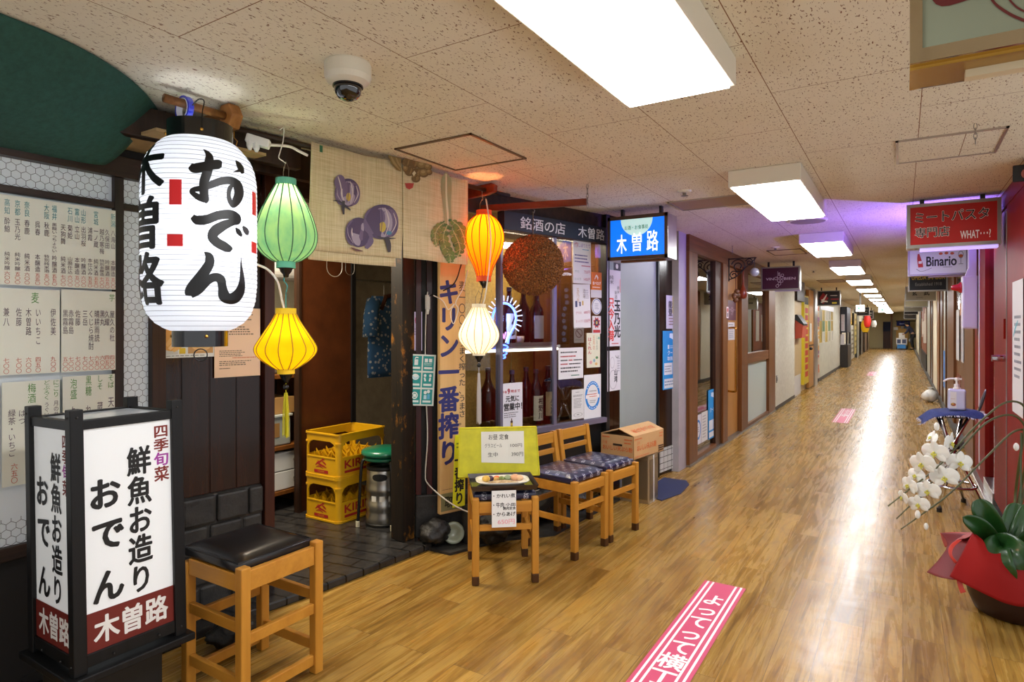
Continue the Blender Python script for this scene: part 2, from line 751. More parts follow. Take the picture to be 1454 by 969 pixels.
def m_floor():
    t = NT('floor_laminate')
    tc = t.n('TexCoord')
    sp = t.n('SeparateXYZ')
    t.l(tc.outputs['Object'], sp.inputs[0])
    cb = t.n('CombineXYZ')
    t.l(sp.outputs[1], cb.inputs[0])
    t.l(sp.outputs[0], cb.inputs[1])
    br = t.n('TexBrick')
    br.offset = 0.37
    br.inputs['Scale'].default_value = 1.0
    br.inputs['Mortar Size'].default_value = 0.0012
    br.inputs['Brick Width'].default_value = 1.22
    br.inputs['Row Height'].default_value = 0.152
    br.inputs['Color1'].default_value = (0, 0, 0, 1)
    br.inputs['Color2'].default_value = (1, 1, 1, 1)
    br.inputs['Mortar'].default_value = (0.5, 0.5, 0.5, 1)
    t.l(cb.outputs[0], br.inputs['Vector'])
    # each plank gets its own stretch of grain
    off = t.n('VectorMath', operation='SCALE')
    t.l(br.outputs['Color'], off.inputs[0])
    off.inputs['Scale'].default_value = 13.0
    add = t.n('VectorMath', operation='ADD')
    t.l(cb.outputs[0], add.inputs[0])
    t.l(off.outputs[0], add.inputs[1])
    mp = t.n('Mapping')
    mp.inputs['Scale'].default_value = (1.1, 17, 1)
    t.l(add.outputs[0], mp.inputs[0])
    g1 = t.n('TexNoise', Scale=1.0, Detail=5.0, Roughness=0.6, Distortion=1.6)
    t.l(mp.outputs[0], g1.inputs['Vector'])
    mp2 = t.n('Mapping')
    mp2.inputs['Scale'].default_value = (5, 90, 1)
    t.l(add.outputs[0], mp2.inputs[0])
    g2 = t.n('TexNoise', Scale=1.0, Detail=3.0, Roughness=0.7, Distortion=0.6)
    t.l(mp2.outputs[0], g2.inputs['Vector'])
    c = t.ramp(g1.outputs[0], [(0.28, '#80612e'), (0.44, '#a5803c'), (0.58, '#b5914a'), (0.75, '#9a7b46')])
    fine = t.ramp(g2.outputs[0], [(0.45, '#ffffff'), (0.75, '#c2ad90')])
    c = t.mix(0.75, c, fine, 'MULTIPLY')
    tone = t.ramp(br.outputs['Color'], [(0.0, '#e2e2e2'), (1.0, '#ffffff')])
    c = t.mix(0.8, c, tone, 'MULTIPLY')
    # cathedral figure: thin dark growth rings
    mp3 = t.n('Mapping')
    mp3.inputs['Scale'].default_value = (0.55, 6.5, 1)
    t.l(add.outputs[0], mp3.inputs[0])
    g3 = t.n('TexNoise', Scale=1.0, Detail=2.0, Roughness=0.5, Distortion=0.7)
    t.l(mp3.outputs[0], g3.inputs['Vector'])
    mm = t.n('Math', operation='MULTIPLY')
    mm.inputs[1].default_value = 70.0
    t.l(g3.outputs[0], mm.inputs[0])
    ms = t.n('Math', operation='SINE')
    t.l(mm.outputs[0], ms.inputs[0])
    ring = t.ramp(ms.outputs[0], [(0.55, '#ffffff'), (1.0, '#9c8668')])
    c = t.mix(0.30, c, ring, 'MULTIPLY')
    mp4 = t.n('Mapping')
    mp4.inputs['Scale'].default_value = (1.3, 6.0, 1)
    t.l(add.outputs[0], mp4.inputs[0])
    g4 = t.n('TexNoise', Scale=1.0, Detail=3.0)
    t.l(mp4.outputs[0], g4.inputs['Vector'])
    c = t.mix(0.55, c, t.ramp(g4.outputs[0], [(0.35, '#c9ad86'), (0.5, '#ffffff'), (0.68, '#ffe9b8')]), 'MULTIPLY')
    c = t.mix(br.outputs['Fac'], c, '#5b4022')
    t.l(c, t.b.inputs['Base Color'])
    rr = t.ramp(g1.outputs[0], [(0.3, '#808080'), (0.7, '#9c9c9c')])
    t.l(rr, t.b.inputs['Roughness'])
    t.b.inputs['Specular IOR Level'].default_value = 0.26
    t.b.inputs['Coat Weight'].default_value = 0.06
    t.b.inputs['Coat Roughness'].default_value = 0.28
    nb = t.n('TexNoise', Scale=1.0, Detail=2.0, Roughness=0.5)
    t.l(t.coords((4, 11, 1)), nb.inputs['Vector'])
    t.bump(nb.outputs[0], 0.28, 0.012)
    return t.m


def m_black_tile():
    t = NT('black_floor_tile')
    br = t.n('TexBrick')
    br.offset = 0.5
    br.inputs['Scale'].default_value = 1.0
    br.inputs['Mortar Size'].default_value = 0.005
    br.inputs['Brick Width'].default_value = 0.22
    br.inputs['Row Height'].default_value = 0.11
    t.l(t.coords(rot=(0, 0, R(-8))), br.inputs['Vector'])
    n = t.n('TexNoise', Scale=14.0, Detail=4.0)
    t.l(t.coords(), n.inputs['Vector'])
    c = t.ramp(n.outputs[0], [(0.3, '#222224'), (0.7, '#383634')])
    c = t.mix(br.outputs['Fac'], c, '#070707')
    t.l(c, t.b.inputs['Base Color'])
    t.b.inputs['Roughness'].default_value = 0.27
    t.b.inputs['Specular IOR Level'].default_value = 0.4
    t.bump(br.outputs['Fac'], -0.8, 0.006)
    return t.m


def m_plaster(name, a, b, scale=30, rough=0.9, strength=0.35):
    t = NT(name)
    n = t.n('TexNoise', Scale=scale, Detail=6.0, Roughness=0.65)
    t.l(t.coords(), n.inputs['Vector'])
    t.l(t.ramp(n.outputs[0], [(0.3, a), (0.7, b)]), t.b.inputs['Base Color'])
    t.b.inputs['Roughness'].default_value = rough
    t.bump(n.outputs[0], strength, 0.01)
    return t.m


M_CEIL, M_FLOOR, M_TILE = m_ceiling(), m_floor(), m_black_tile()
M_GREEN = m_plaster('green_plaster', '#23493f', '#2d5a4e', 45)
M_CONC = m_plaster('pale_concrete', '#c2bdab', '#d8d4c4', 16, 0.8, 0.15)
M_STONE = m_plaster('dark_stone', '#131211', '#33312e', 12, 0.6, 0.8)
M_ROCK = m_plaster('lava_rock', '#0b0b0b', '#24221f', 18, 0.5, 1.0)
M_TAN = m_plaster('tan_plaster', '#a5855a', '#b89868', 20)
M_CREAM = m_plaster('cream_wall', '#e0d8bc', '#e8e0c8', 6, 0.7, 0.05)
M_DARK = wood('dark_stained_wood', '#3a2519', '#1a110c', 'z', 1, 0.38)
M_DARKX = wood('dark_stained_wood_level', '#3a261a', '#1c120d', 'x', 1, 0.4)
M_GLOSSY = wood('glossy_brown_board', '#2e150a', '#1a0c06', 'z', 1, 0.22, coat=0.12)
M_WORN = wood('worn_black_post', '#241b14', '#0d0a08', 'z', 1, 0.5, worn='#9a6420')
M_MAROON = wood('maroon_lattice', '#43171a', '#230c0d', 'z', 1, 0.35)
M_BROWN = wood('brown_frame_wood', '#7e4c20', '#57310f', 'z', 1, 0.4)
M_BROWNX = wood('brown_frame_wood_level', '#7e4c20', '#57310f', 'x', 1, 0.4)
M_DOORW = wood('tan_door_wood', '#bd8846', '#a87436', 'z', 1, 0.42)
M_CHAIR = wood('honey_beech', '#c68a34', '#ac7226', 'z', 0.7, 0.35, coat=0.2)
M_CHAIRX = wood('honey_beech_level', '#c68a34', '#ac7226', 'x', 0.7, 0.35, coat=0.2)
M_BLACK = plain('black_frame', '#141416', 0.4)
M_ALU = plain('dull_aluminium', '#8d8880', 0.38, 0.8)
M_STEEL = plain('brushed_steel', '#b0aea8', 0.28, 0.95, var=0.15, vscale=5)
M_CHROME = plain('chrome', '#d0d0d4', 0.08, 1.0)
M_BRASS = plain('brass', '#b98a3c', 0.25, 1.0)
M_WHITE = plain('white_plastic', '#e6e4de', 0.4)
M_WHITEM = plain('white_enamel', '#e2dccb', 0.35)
M_RED = plain('red_paint', '#80140a', 0.5, var=0.12, vscale=6, spec=0.15)
M_GOLD = m_plaster('gold_board', '#8a6a22', '#b08a34', 60, 0.7, 0.3)
M_BLACKTR = plain('black_plastic', '#0e0e10', 0.25)

# ------------------------------------------------------------------ floor, ceiling, outer shell
struct('floor', MB().box(-6, 1.6, -3, 60, -0.1, 0), M_FLOOR)
struct('ceiling', MB().box(-6, 1.6, -3, 60, CEIL, CEIL + 0.1), M_CEIL)

W_MENU = Wall(-2.75, 0.0, 0)
W_DOOR = Wall(-2.62, 2.87, 8)          # brown pillar and doorway
W_WIN = Wall(-2.30, 3.50, 15)          # show window
W_POST = Wall(-1.98, 4.62, 8)          # strip with posters and grey shutter
W_SHOP = Wall(-1.75, 0.0, 0)           # wooden shop and everything beyond it
W_RIGHT = Wall(0.40, 0.0, 180)         # right side, far half
W_RED = Wall(0.58, 0.0, 180)           # red shop front


def band(wall, s0, s1, z0, z1, d0, d1, mb=None):
    """a box along a wall: s0..s1 along it, d0..d1 out from it"""
    mb = mb or MB()
    M = wall.M(0, 0)
    return mb.box(s0, s1, -d1, -d0, z0, z1, M)


# restaurant: menu wall (left), back of the room, side walls
struct('wall_left', band(W_MENU, -1.2, 1.48, 0, 2.15, -0.16, -0.04), plain('dark_wall', '#15110e', 0.7))
mb = MB()
mb.box(-5.2, -5.1, 0.9, 6.2, 0, CEIL)
mb.box(-5.2, -2.95, 0.9, 1.0, 0, CEIL)
struct('wall_back', mb, M_CREAM)
struct('wall_side', MB().box(-5.1, -2.80, 4.62, 4.7, 0, CEIL), m_plaster('dim_side_wall', '#5d5346', '#6e6352', 10))
# black tiled step of the doorway
edge = [(-5.1, 1.0), (-2.60, 1.0), (-2.56, 1.75), (-2.50, 2.12), (-2.415, 2.96), (-2.30, 3.20), (-2.45, 3.35), (-2.72, 3.2), (-5.1, 4.62)]
edge = [(-5.1, 1.0), (-2.60, 1.0), (-2.56, 1.75), (-2.50, 2.12), (-2.415, 2.96), (-2.40, 3.05), (-2.60, 3.10), (-2.95, 3.35), (-2.95, 4.62), (-5.1, 4.62)]
struct('floor_step', MB().prism(edge, lambda x, y, z: (x, y, z), 0.0, 0.04), M_TILE, bevel=0.008)

# green plaster cove above the menu wall, closing in a rounded tip
def cove(u, t):
    y = -0.9 + 2.30 * u
    k = max(0.0, (y - 0.75) / 0.65)
    k = min(1.0, k)
    xe = -2.14 - 0.10 * max(0, y - 0.5) - 0.36 * k ** 2.2
    zb, xb = 2.0, -2.76
    yb = y - 0.17 * k ** 2
    a = t * math.pi / 2
    bul = math.sin(a)
    x = xe + (xb - xe) * (1 - math.cos(a)) ** 0.9
    z = CEIL + (zb - CEIL) * bul ** 1.6
    return Vector((x, y + (yb - y) * t, z - 0.002))
struct('ceiling_cove', MB().grid(cove, 40, 16), M_GREEN, smooth=True, solid=0.02)
# dark filler wall between cove and pillar
struct('wall_soffit', band(W_MENU, 1.15, 1.56, 1.97, CEIL, -0.10, -0.05), M_DARK)
struct('ceiling_soffit', MB().prism([(-2.85, 1.30), (-2.42, 1.30), (-2.37, 1.75), (-2.85, 1.75)], lambda x, y, z: (x, y, z), 2.10, 2.112), M_TAN)

# menu wall: white film panel with hexagonal wire, dark rails and posts
o = thing('shoji_screen', 'white lattice screen with hexagon wire pattern and dark wooden rails behind the menu sheets', 'screen', M=W_MENU.M(0, 0.55))
part('panel', MB().box(-0.6, 1.475, 0.012, 0.028, 0.0, 1.42), plain('white_film', '#dfe6ea', 0.5), o)


def hexwire(x0, x1, z0, z1, r=0.0175):
    mb = MB()
    dx = r * math.sqrt(3)
    wd = 0.0016

    def seg(p, q):
        # clip to the strip
        n = 4
        a, b = Vector(p), Vector(q)
        def inside(c):
            return x0 <= c.x <= x1 and z0 <= c.y <= z1
        if not inside(a) and not inside(b):
            return
        if not inside(a):
            a, b = b, a
        if not inside(b):
            lo, hi = 0.0, 1.0
            for _ in range(12):
                m = (lo + hi) / 2
                if inside(a.lerp(b, m)):
                    lo = m
                else:
                    hi = m
            b = a.lerp(b, lo)
        if (b - a).length < 1e-4:
            return
        d = (b - a).normalized()
        nrm = Vector((-d.y, d.x)) * wd / 2
        mb.add([(c.x, 0.0112, c.y) for c in (a + nrm, b + nrm, b - nrm, a - nrm)], [(0, 1, 2, 3)])
    j = 0
    z = z0 - 2 * r
    while z < z1 + 2 * r:
        x = x0 - 2 * dx + (dx / 2 if j % 2 else 0)
        while x < x1 + 2 * dx:
            c = Vector((x, z))
            P = [c + Vector((0, r)), c + Vector((dx / 2, r / 2)), c + Vector((dx / 2, -r / 2)), c + Vector((0, -r))]
            for k in range(3):
                seg(P[k], P[k + 1])
            x += dx
        z += 1.5 * r
        j += 1
    return mb


hw = hexwire(-0.1, 1.29, 1.315, 1.42)
h2 = hexwire(1.335, 1.475, 0.0, 1.42)
h3 = hexwire(-0.1, 1.29, 0.0, 0.10)
hw.add(h2.v, h2.f)
hw.add(h3.v, h3.f)
part('wire_pattern', hw, plain('wire_dark', '#4a474a', 0.5), o)
for nm, b in (('rail', (-0.6, 1.50, -0.03, 0.03, 1.415, 1.50)), ('rail', (-0.6, 1.475, -0.012, 0.012, 1.285, 1.312)),
              ('rail', (-0.6, 1.475, -0.012, 0.012, -0.05, 0.0)), ('post', (1.302, 1.338, -0.016, 0.012, 0.0, 1.415)),
              ('post', (1.45, 1.51, -0.02, 0.03, -0.05, 1.415))):
    part(nm, MB().box(*b), M_DARKX if nm == 'rail' else M_DARK, o, bevel=0.003)

# the brown glossy pillar with its stone foot, left of the doorway
sL, sR = W_DOOR.sz(214)[0], W_DOOR.sz(371)[0]
mb = MB()
n = 4
for k in range(n):
    a, b = sL + (sR - sL) * k / n, sL + (sR - sL) * (k + 1) / n
    band(W_DOOR, a + 0.002, b - 0.002, 0.56, CEIL, -0.10, 0.0, mb)
band(W_DOOR, sL, sR, 0.56, CEIL, -0.11, -0.004, mb)
struct('wall_pillar', mb, M_GLOSSY, bevel=0.003)
mb = MB()
rnd = random.Random(3)
for r_ in range(4):
    s = sL - 0.05
    while s < sR - 0.01:
        L = rnd.uniform(0.10, 0.18)
        e = min(s + L, sR)
        band(W_DOOR, s + 0.004, e - 0.004, 0.14 * r_ + 0.004, 0.14 * r_ + 0.136, -0.1, 0.02 + rnd.uniform(0, 0.015), mb)
        s = e
band(W_DOOR, sL - 0.05, sR, 0, 0.56, -0.11, 0.014, mb)
struct('wall_stone_foot', mb, M_STONE, bevel=0.012)
# door posts and head
a = W_DOOR.sz(372)[0]
o = thing('door_frame', 'dark worn wooden posts and lintel of the restaurant doorway behind the lanterns', 'door frame', M=W_DOOR.M(0, 0))
b0, b1 = W_DOOR.sz(564)[0], W_DOOR.sz(581)[0]
part('post', MB().box(a, W_DOOR.sz(386)[0], -0.03, 0.08, 0.04, CEIL), wood('reddish_door_post', '#4a2418', '#2a130c', 'z', 1, 0.3), o, bevel=0.003)
part('post', MB().box(b0, b1, -0.05, 0.06, 0.04, CEIL), M_WORN, o, bevel=0.004)
part('lintel', MB().box(a, b1, -0.02, 0.07, 2.03, 2.12), M_DARKX, o, bevel=0.003)

# beam sticking out of the cove towards the noren pole
o = thing('eaves_beam', 'dark box beam coming out of the green cove towards the lantern pole', 'beam', loc=(-2.45, 1.2, 2.10))
part('beam', MB().beam((-2.57, 1.20, 2.155), (-2.44, 1.98, 2.155), 0.05, 0.12), M_DARK, o, world=True, bevel=0.003)
part('joint', MB().beam((-2.527, 1.45, 2.155), (-2.524, 1.47, 2.155), 0.056, 0.124), M_BLACK, o, world=True)
# dark fascia running along the ceiling edge behind the noren
struct('trim_1', MB().beam((-2.62, 1.75, 2.16), (-2.36, 3.35, 2.16), 0.05, 0.15), M_DARK)

# maroon lattice beside the doorway, with its stone foot
c0, c1 = Vector((-2.585, 2.985, 0)), Vector((-2.37, 3.21, 0))
W_LAT = Wall(c0.x, c0.y, math.degrees(math.atan2(c1.x - c0.x, c1.y - c0.y)))
Ll = (c1 - c0).length
o = thing('lattice_panel', 'maroon wooden lattice panel between worn post and tall beer board', 'lattice', M=W_LAT.M(0, 0.30))
for k in range(5):
    x = 0.02 + k * (Ll - 0.04) / 4
    part('slat', MB().box(x - 0.017, x + 0.017, -0.02, 0.01, 0, 1.85), M_MAROON, o, bevel=0.002)
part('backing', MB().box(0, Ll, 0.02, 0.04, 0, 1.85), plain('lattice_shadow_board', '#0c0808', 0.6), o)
struct('wall_lattice_foot', band(W_LAT, -0.0, Ll + 0.04, 0, 0.30, -0.05, 0.03), M_STONE, bevel=0.01)

# ------------------------------------------------------------------ show window
s0, s1 = W_WIN.sz(655)[0], W_WIN.sz(858)[0]
sp = W_WIN.sz(709)[0]
se = W_WIN.sz(862)[0]
zs, zt = 0.635, 2.0
o = thing('window_1', None, None, M=W_WIN.M(0, 0))
o['kind'] = 'structure'
part('glass_pane', MB().box(sp + 0.01, s1 - 0.01, -0.004, 0.0, zs, zt), glass('window_glass', '#f4f6f8', 0.32), o)
M_WFR = plain('window_aluminium', '#7a768c', 0.35, 0.4)  # grey aluminium with its purple reflection mixed into the base colour
fm = MB()
fm.box(s0, s1, -0.03, 0.03, zs - 0.04, zs)
fm.box(sp - 0.012, sp + 0.012, -0.025, 0.025, zs, zt)
m_ = W_WIN.sz(786)[0]
fm.box(m_ - 0.016, m_ + 0.016, -0.018, 0.0, zs, zt)
part('window_frame', fm, M_WFR, o, bevel=0.002)
part('mullion', MB().box(s1 - 0.012, se - 0.004, -0.03, 0.05, 0.0, CEIL), M_BLACK, o, bevel=0.003)
part('glass_pane', MB().box(s0, sp - 0.012, -0.004, 0.0, zs, zt), glass('window_glass'), o)
struct('wall_window_foot', band(W_WIN, s0 - 0.02, s1, 0.18, zs - 0.04, -0.3, -0.02), plain('black_boarding', '#151414', 0.5))
# case behind the glass
mb = MB()
band(W_WIN, s0, s1, zs - 0.04, CEIL, -0.40, -0.38, mb)
struct('wall_window_case', mb, M_GOLD)
mb = MB()
band(W_WIN, s1 - 0.0, s1 + 0.02, 0.2, CEIL, -0.40, -0.04, mb)
band(W_WIN, s0 - 0.02, s0, 0.2, CEIL, -0.40, 0.0, mb)
band(W_WIN, s0, s1, zs - 0.06, zs - 0.035, -0.38, -0.03, mb)
band(W_WIN, m_ + 0.05, s1, zs, 2.1, -0.26, -0.24, mb)
struct('trim_2', mb, wood('case_brown', '#6a4220', '#4a2a12', 'z', 1, 0.35))
# fascia board with the shop's name
o = thing('fascia_sign', 'dark blue sign board with white brushed characters above the show window', 'sign', M=W_WIN.M(sp, 2.0))
Lf = W_WIN.sz(860)[0] - sp
part('board', MB().box(0, Lf, -0.05, 0.02, 0.0, 0.125), plain('navy_board', '#1d2333', 0.5, var=0.1), o, bevel=0.003)
draw(o, [('t', '銘酒の店', 0.13, 0.16, 0.53, 0.84, '#e8e8ee', {'bold': 0.012}), ('t', '木曽路', 0.655, 0.16, 0.93, 0.84, '#e8e8ee', {'bold': 0.012})],
     face_map(0, 0, Lf, 0.125, -0.0512))
struct('trim_3', band(W_WIN, sp - 0.35, s1, 2.125, CEIL, -0.05, 0.0), M_DARKX)

# ------------------------------------------------------------------ poster strip and grey shutter
q0, qa, qb, q1 = W_POST.sz(862)[0], W_POST.sz(880)[0], W_POST.sz(934)[0], W_POST.sz(969)[0]
for (x0, x1, n) in ((q0, qa, 2), (qb, q1, 4)):
    mb = MB()
    for k in range(n):
        band(W_POST, x0 + (x1 - x0) * k / n + 0.0015, x0 + (x1 - x0) * (k + 1) / n - 0.0015, 0.24 if n == 4 else 0, CEIL, -0.06, 0.0, mb)
    band(W_POST, x0, x1, 0, CEIL, -0.07, -0.004, mb)
    struct('wall_boards', mb, M_GLOSSY)
o = thing('shutter_panel', 'plain pale grey metal shutter panel between the poster strips under the blue sign', 'shutter', M=W_POST.M(qa, 0.0))
part('panel', MB().box(0.002, qb - qa - 0.03, 0.0, 0.03, 0.0, 1.98), plain('grey_enamel', '#9aa4a2', 0.35, var=0.06, vscale=3), o, bevel=0.002)
part('edge_strip', MB().box(qb - qa - 0.03, qb - qa - 0.003, -0.02, 0.02, 0.0, 1.98), M_BLACK, o)
struct('trim_4', band(W_POST, qa - 0.01, qb + 0.01, 1.98, CEIL, -0.06, 0.01), M_DARKX)
t = NT('white_wall_tile')
br = t.n('TexBrick')
br.offset = 0.0
for k_, v_ in (('Scale', 1.0), ('Mortar Size', 0.003), ('Brick Width', 0.075), ('Row Height', 0.055)):
    br.inputs[k_].default_value = v_
br.inputs['Color1'].default_value = lin('#cfd3cc')
br.inputs['Color2'].default_value = lin('#c4cac2')
br.inputs['Mortar'].default_value = lin('#4c4a44')
sp_ = t.n('SeparateXYZ')
cb_ = t.n('CombineXYZ')
tc_ = t.n('TexCoord')
t.l(tc_.outputs['Object'], sp_.inputs[0])
t.l(sp_.outputs[1], cb_.inputs[0])
t.l(sp_.outputs[2], cb_.inputs[1])
t.l(cb_.outputs[0], br.inputs['Vector'])
t.l(br.outputs[0], t.b.inputs['Base Color'])
t.b.inputs['Roughness'].default_value = 0.2
M_WTILE = t.m
struct('wall_tiles', band(W_POST, qb + 0.01, q1 - 0.03, 0.03, 0.245, -0.05, 0.006), M_WTILE)

# ------------------------------------------------------------------ ceiling fixtures
M_DIFF = emis('lamp_diffuser', '#fbfcff', CEIL_LIGHT)
proto = None
names = ['ceiling light with white box housing nearest to the camera lens', 'ceiling light hanging just behind the blue shop sign', 'third ceiling light from the nearest', 'fourth ceiling light from the nearest',
         'fifth ceiling light from the nearest', 'sixth ceiling light from the nearest', 'seventh ceiling light from the nearest', 'eighth ceiling light from the nearest']
NUM = ['nearest', 'second', 'third', 'fourth', 'fifth', 'sixth', 'seventh', 'eighth', 'ninth', 'tenth', 'eleventh', 'twelfth', 'thirteenth', 'fourteenth', 'fifteenth']
for i in range(15):
    y = 1.47 + 2.86 * i if i else 1.475
    lab = '%s rectangular ceiling light in the corridor row, counted from the lantern end' % NUM[i] if i else 'largest glowing rectangular ceiling light, cut by the top edge of the view'
    if i == 0:
        o = thing('ceiling_light', lab, 'ceiling light', loc=(-0.655, y, CEIL), group='row of corridor ceiling lights')
        part('housing', MB().box(-0.19, 0.19, -0.66, 0.66, -0.095, -0.001), M_WHITEM, o, bevel=0.004)
        part('diffuser', MB().box(-0.172, 0.172, -0.642, 0.642, -0.103, -0.0945), M_DIFF, o)
        proto = o
    else:
        dup(proto, TR(-0.655, y, CEIL), lab)

# access hatches and vents
def hatch(label, x0, x1, y0, y1, mat, inner, name='ceiling_hatch', group=None):
    o = thing(name, label, 'hatch', loc=((x0 + x1) / 2, (y0 + y1) / 2, CEIL), group=group)
    a, b, f = (x1 - x0) / 2, (y1 - y0) / 2, 0.012
    mb = MB()
    mb.box(-a, a, -b, -b + f, -0.008, 0.0)
    mb.box(-a, a, b - f, b, -0.008, 0.0)
    mb.box(-a, -a + f, -b, b, -0.008, 0.0)
    mb.box(a - f, a, -b, b, -0.008, 0.0)
    part('hatch_frame', mb, mat, o)
    part('hatch_panel', MB().box(-a + f, a - f, -b + f, b - f, -0.003, 0.0), inner, o)
    return o
M_HFR = plain('hatch_frame_bronze', '#6e5a46', 0.4, 0.4)
M_HAL = plain('hatch_frame_aluminium', '#b5aaa0', 0.35, 0.7)
hatch('square access hatch in the ceiling tiles above the noren', -2.145, -1.675, 2.32, 2.82, M_HFR, M_CEIL)
hatch('aluminium framed access hatch in the ceiling right of the second light', -0.03, 0.40, 3.50, 3.98, M_HAL, M_CEIL)
p = at_z(940, 285, CEIL)
q = at_z(1058, 298, CEIL)
hatch('brown flat panel in the ceiling behind the second light', -1.42, -0.92, 4.35, 4.72, M_HAL, plain('dull_pink_panel', '#a58a74', 0.4), 'ceiling_panel')
hatch('low framed hatch in the ceiling above the purple shop sign', -1.35, -0.98, 7.75, 8.3, M_HFR, M_CREAM)
hatch('small vent frame in the ceiling beyond the red hanging sign', 0.04, 0.3, 6.35, 6.9, M_HAL, M_CEIL, 'ceiling_vent')
hatch('brown ceiling panel beyond the fourth light', -1.4, -0.95, 13.2, 14.0, M_HFR, plain('dull_pink_panel', '#a58a74', 0.4), 'ceiling_panel')
o = thing('ceiling_speaker', 'round grey speaker grille in the ceiling behind the second light', 'speaker', loc=at_z(1147, 313, CEIL))
part('grille', MB().lathe([(0.14, -0.001), (0.135, -0.012), (0.02, -0.014)], 32), plain('grey_grille', '#8d8078', 0.6), o)
part('rim', MB().lathe([(0.15, 0.0), (0.15, -0.008), (0.135, -0.012), (0.135, 0.0)], 32, cap0=False, cap1=False), M_WHITEM, o)
for (u, v, lab) in ((972, 271, 'small round sprinkler head left of the second light'), (1101, 351, 'small sprinkler head above the purple shop sign'), (1155, 384, 'tiny sprinkler head in front of the third light')):
    o = thing('sprinkler', lab, 'sprinkler', loc=at_z(u, v, CEIL))
    part('rose', MB().lathe([(0.045, 0.0), (0.04, -0.01), (0.02, -0.014)], 20), M_WHITEM, o)
    part('nozzle', MB().lathe([(0.012, -0.012), (0.012, -0.03), (0.024, -0.032), (0.024, -0.035)], 12), M_ALU, o)

# dome security camera
o = thing('security_camera', 'white dome security camera with dark glass bulb on ceiling', 'security camera', loc=at_z(494, 91, CEIL))
part('housing', MB().lathe([(0.075, 0.0), (0.078, -0.006), (0.078, -0.045), (0.070, -0.062), (0.050, -0.074), (0.0455, -0.076)], 40), plain('camera_white', '#d8d2c0', 0.35), o, smooth=False, bevel=0)
part('dome', MB().lathe([(0.046, -0.072), (0.046, -0.085), (0.042, -0.102), (0.031, -0.116), (0.015, -0.124), (0.001, -0.126)], 32), plain('smoked_dome', '#0b0b0d', 0.05, coat=1.0), o, smooth=True)
part('lens', MB().ball((-0.006, -0.012, -0.098), 0.02, 12, 8), M_BLACKTR, o)
part('ring', MB().lathe([(0.0505, -0.074), (0.0505, -0.079), (0.0455, -0.079), (0.0455, -0.074)], 32, cap0=False, cap1=False), M_BLACKTR, o)

# ================================================================== lanterns and things hanging at the doorway
def shade2(name, col, trans, emit, wisps=None, wcol=None):
    m = shade_mat(name, col, trans, 0, wisps, wcol)
    nt = m.node_tree
    out = nt.nodes['Material Output']
    src = out.inputs['Surface'].links[0].from_socket
    if emit and 'glow' not in nt.nodes:
        e = nt.nodes.new('ShaderNodeEmission')
        e.name = 'glow'
        e.inputs[0].default_value = lin(col)
        e.inputs[1].default_value = emit
        ad = nt.nodes.new('ShaderNodeAddShader')
        nt.links.new(src, ad.inputs[0])
        nt.links.new(e.outputs[0], ad.inputs[1])
        nt.links.new(ad.outputs[0], out.inputs['Surface'])
    return m


# ---- big white paper lantern
LC = at_t(284.5, 330, 2.30)
LX, LY, LT = LC.x, LC.y, 2.30
kz = LT / F_PX
prof_px = [(190, 50), (193, 57), (200, 66), (210, 75), (222, 80), (240, 83), (270, 83.5), (330, 83.5), (400, 83.5), (425, 81), (445, 74.5), (458, 64), (466, 52), (470, 42)]
WK = 0.887       # a cylinder seen off the axis looks wider
lprof = [(h_ * kz * WK, CAM_Z + (CV - v_) * (LT - h_ * kz * WK) / F_PX) for v_, h_ in prof_px]      # radius, z   (z falling)


def lan_r(z):
    P = lprof
    if z >= P[0][1]:
        return P[0][0]
    for (r0, z0), (r1, z1) in zip(P, P[1:]):
        if z1 <= z <= z0:
            t_ = (z0 - z) / (z0 - z1)
            return r0 + (r1 - r0) * t_
    return P[-1][0]


zb_, zt_ = lprof[-1][1], lprof[0][1]
o = thing('paper_lantern', 'large glowing white paper lantern with black brush characters hanging at the doorway', 'lantern', loc=(LX, LY, zb_ - 0.06))
NR = 40
pleat = []
for i in range(NR * 3 + 1):
    z = zb_ + (zt_ - zb_) * i / (NR * 3)
    k = i % 3
    pleat.append((lan_r(z) + (0.0 if k == 0 else 0.0018), z))
M_PAPER = shade2('lantern_paper', '#eef1f6', 0.28, 0.10)
part('paper_body', MB().lathe(pleat, 72, (LX, LY, 0), cap0=False, cap1=False), M_PAPER, o, smooth=True, world=True)
rb = MB()
for i in range(1, NR):
    z = zb_ + (zt_ - zb_) * i / NR
    r = lan_r(z) + 0.0004
    rb.lathe([(r, z - 0.0008), (r + 0.0013, z), (r, z + 0.0008)], 64, (LX, LY, 0), cap0=False, cap1=False)
part('ribs', rb, plain('lantern_rib', '#8a8a90', 0.6), o, world=True)
M_LACQ = plain('black_lacquer', '#0b0b0c', 0.18, coat=0.6)
cap_r = 48 * kz * WK
part('top_cap', MB().lathe([(cap_r, zt_ - 0.004), (cap_r, zt_ + 0.066), (cap_r - 0.006, zt_ + 0.066), (cap_r - 0.006, zt_ - 0.004)], 56, (LX, LY, 0), cap0=False, cap1=False), M_LACQ, o, world=True)
cb_r = 40.5 * kz * WK
part('bottom_cap', MB().lathe([(cb_r, zb_ + 0.004), (cb_r, zb_ - 0.058), (cb_r - 0.006, zb_ - 0.058), (cb_r - 0.006, zb_ + 0.004)], 56, (LX, LY, 0), cap0=False, cap1=False), M_LACQ, o, world=True)
for (zz, rr, az) in ((zt_ + 0.022, cap_r, 2), (zt_ + 0.022, cap_r, -92), (zb_ - 0.02, cb_r, 12), (zb_ - 0.02, cb_r, -95)):
    a = R(-31.3 + az)
    part('brass_stud', MB().ball((LX + rr * math.cos(a), LY + rr * math.sin(a), zz), 0.0065, 10, 6), M_BRASS, o, world=True)
a = R(-31.3 + 3)
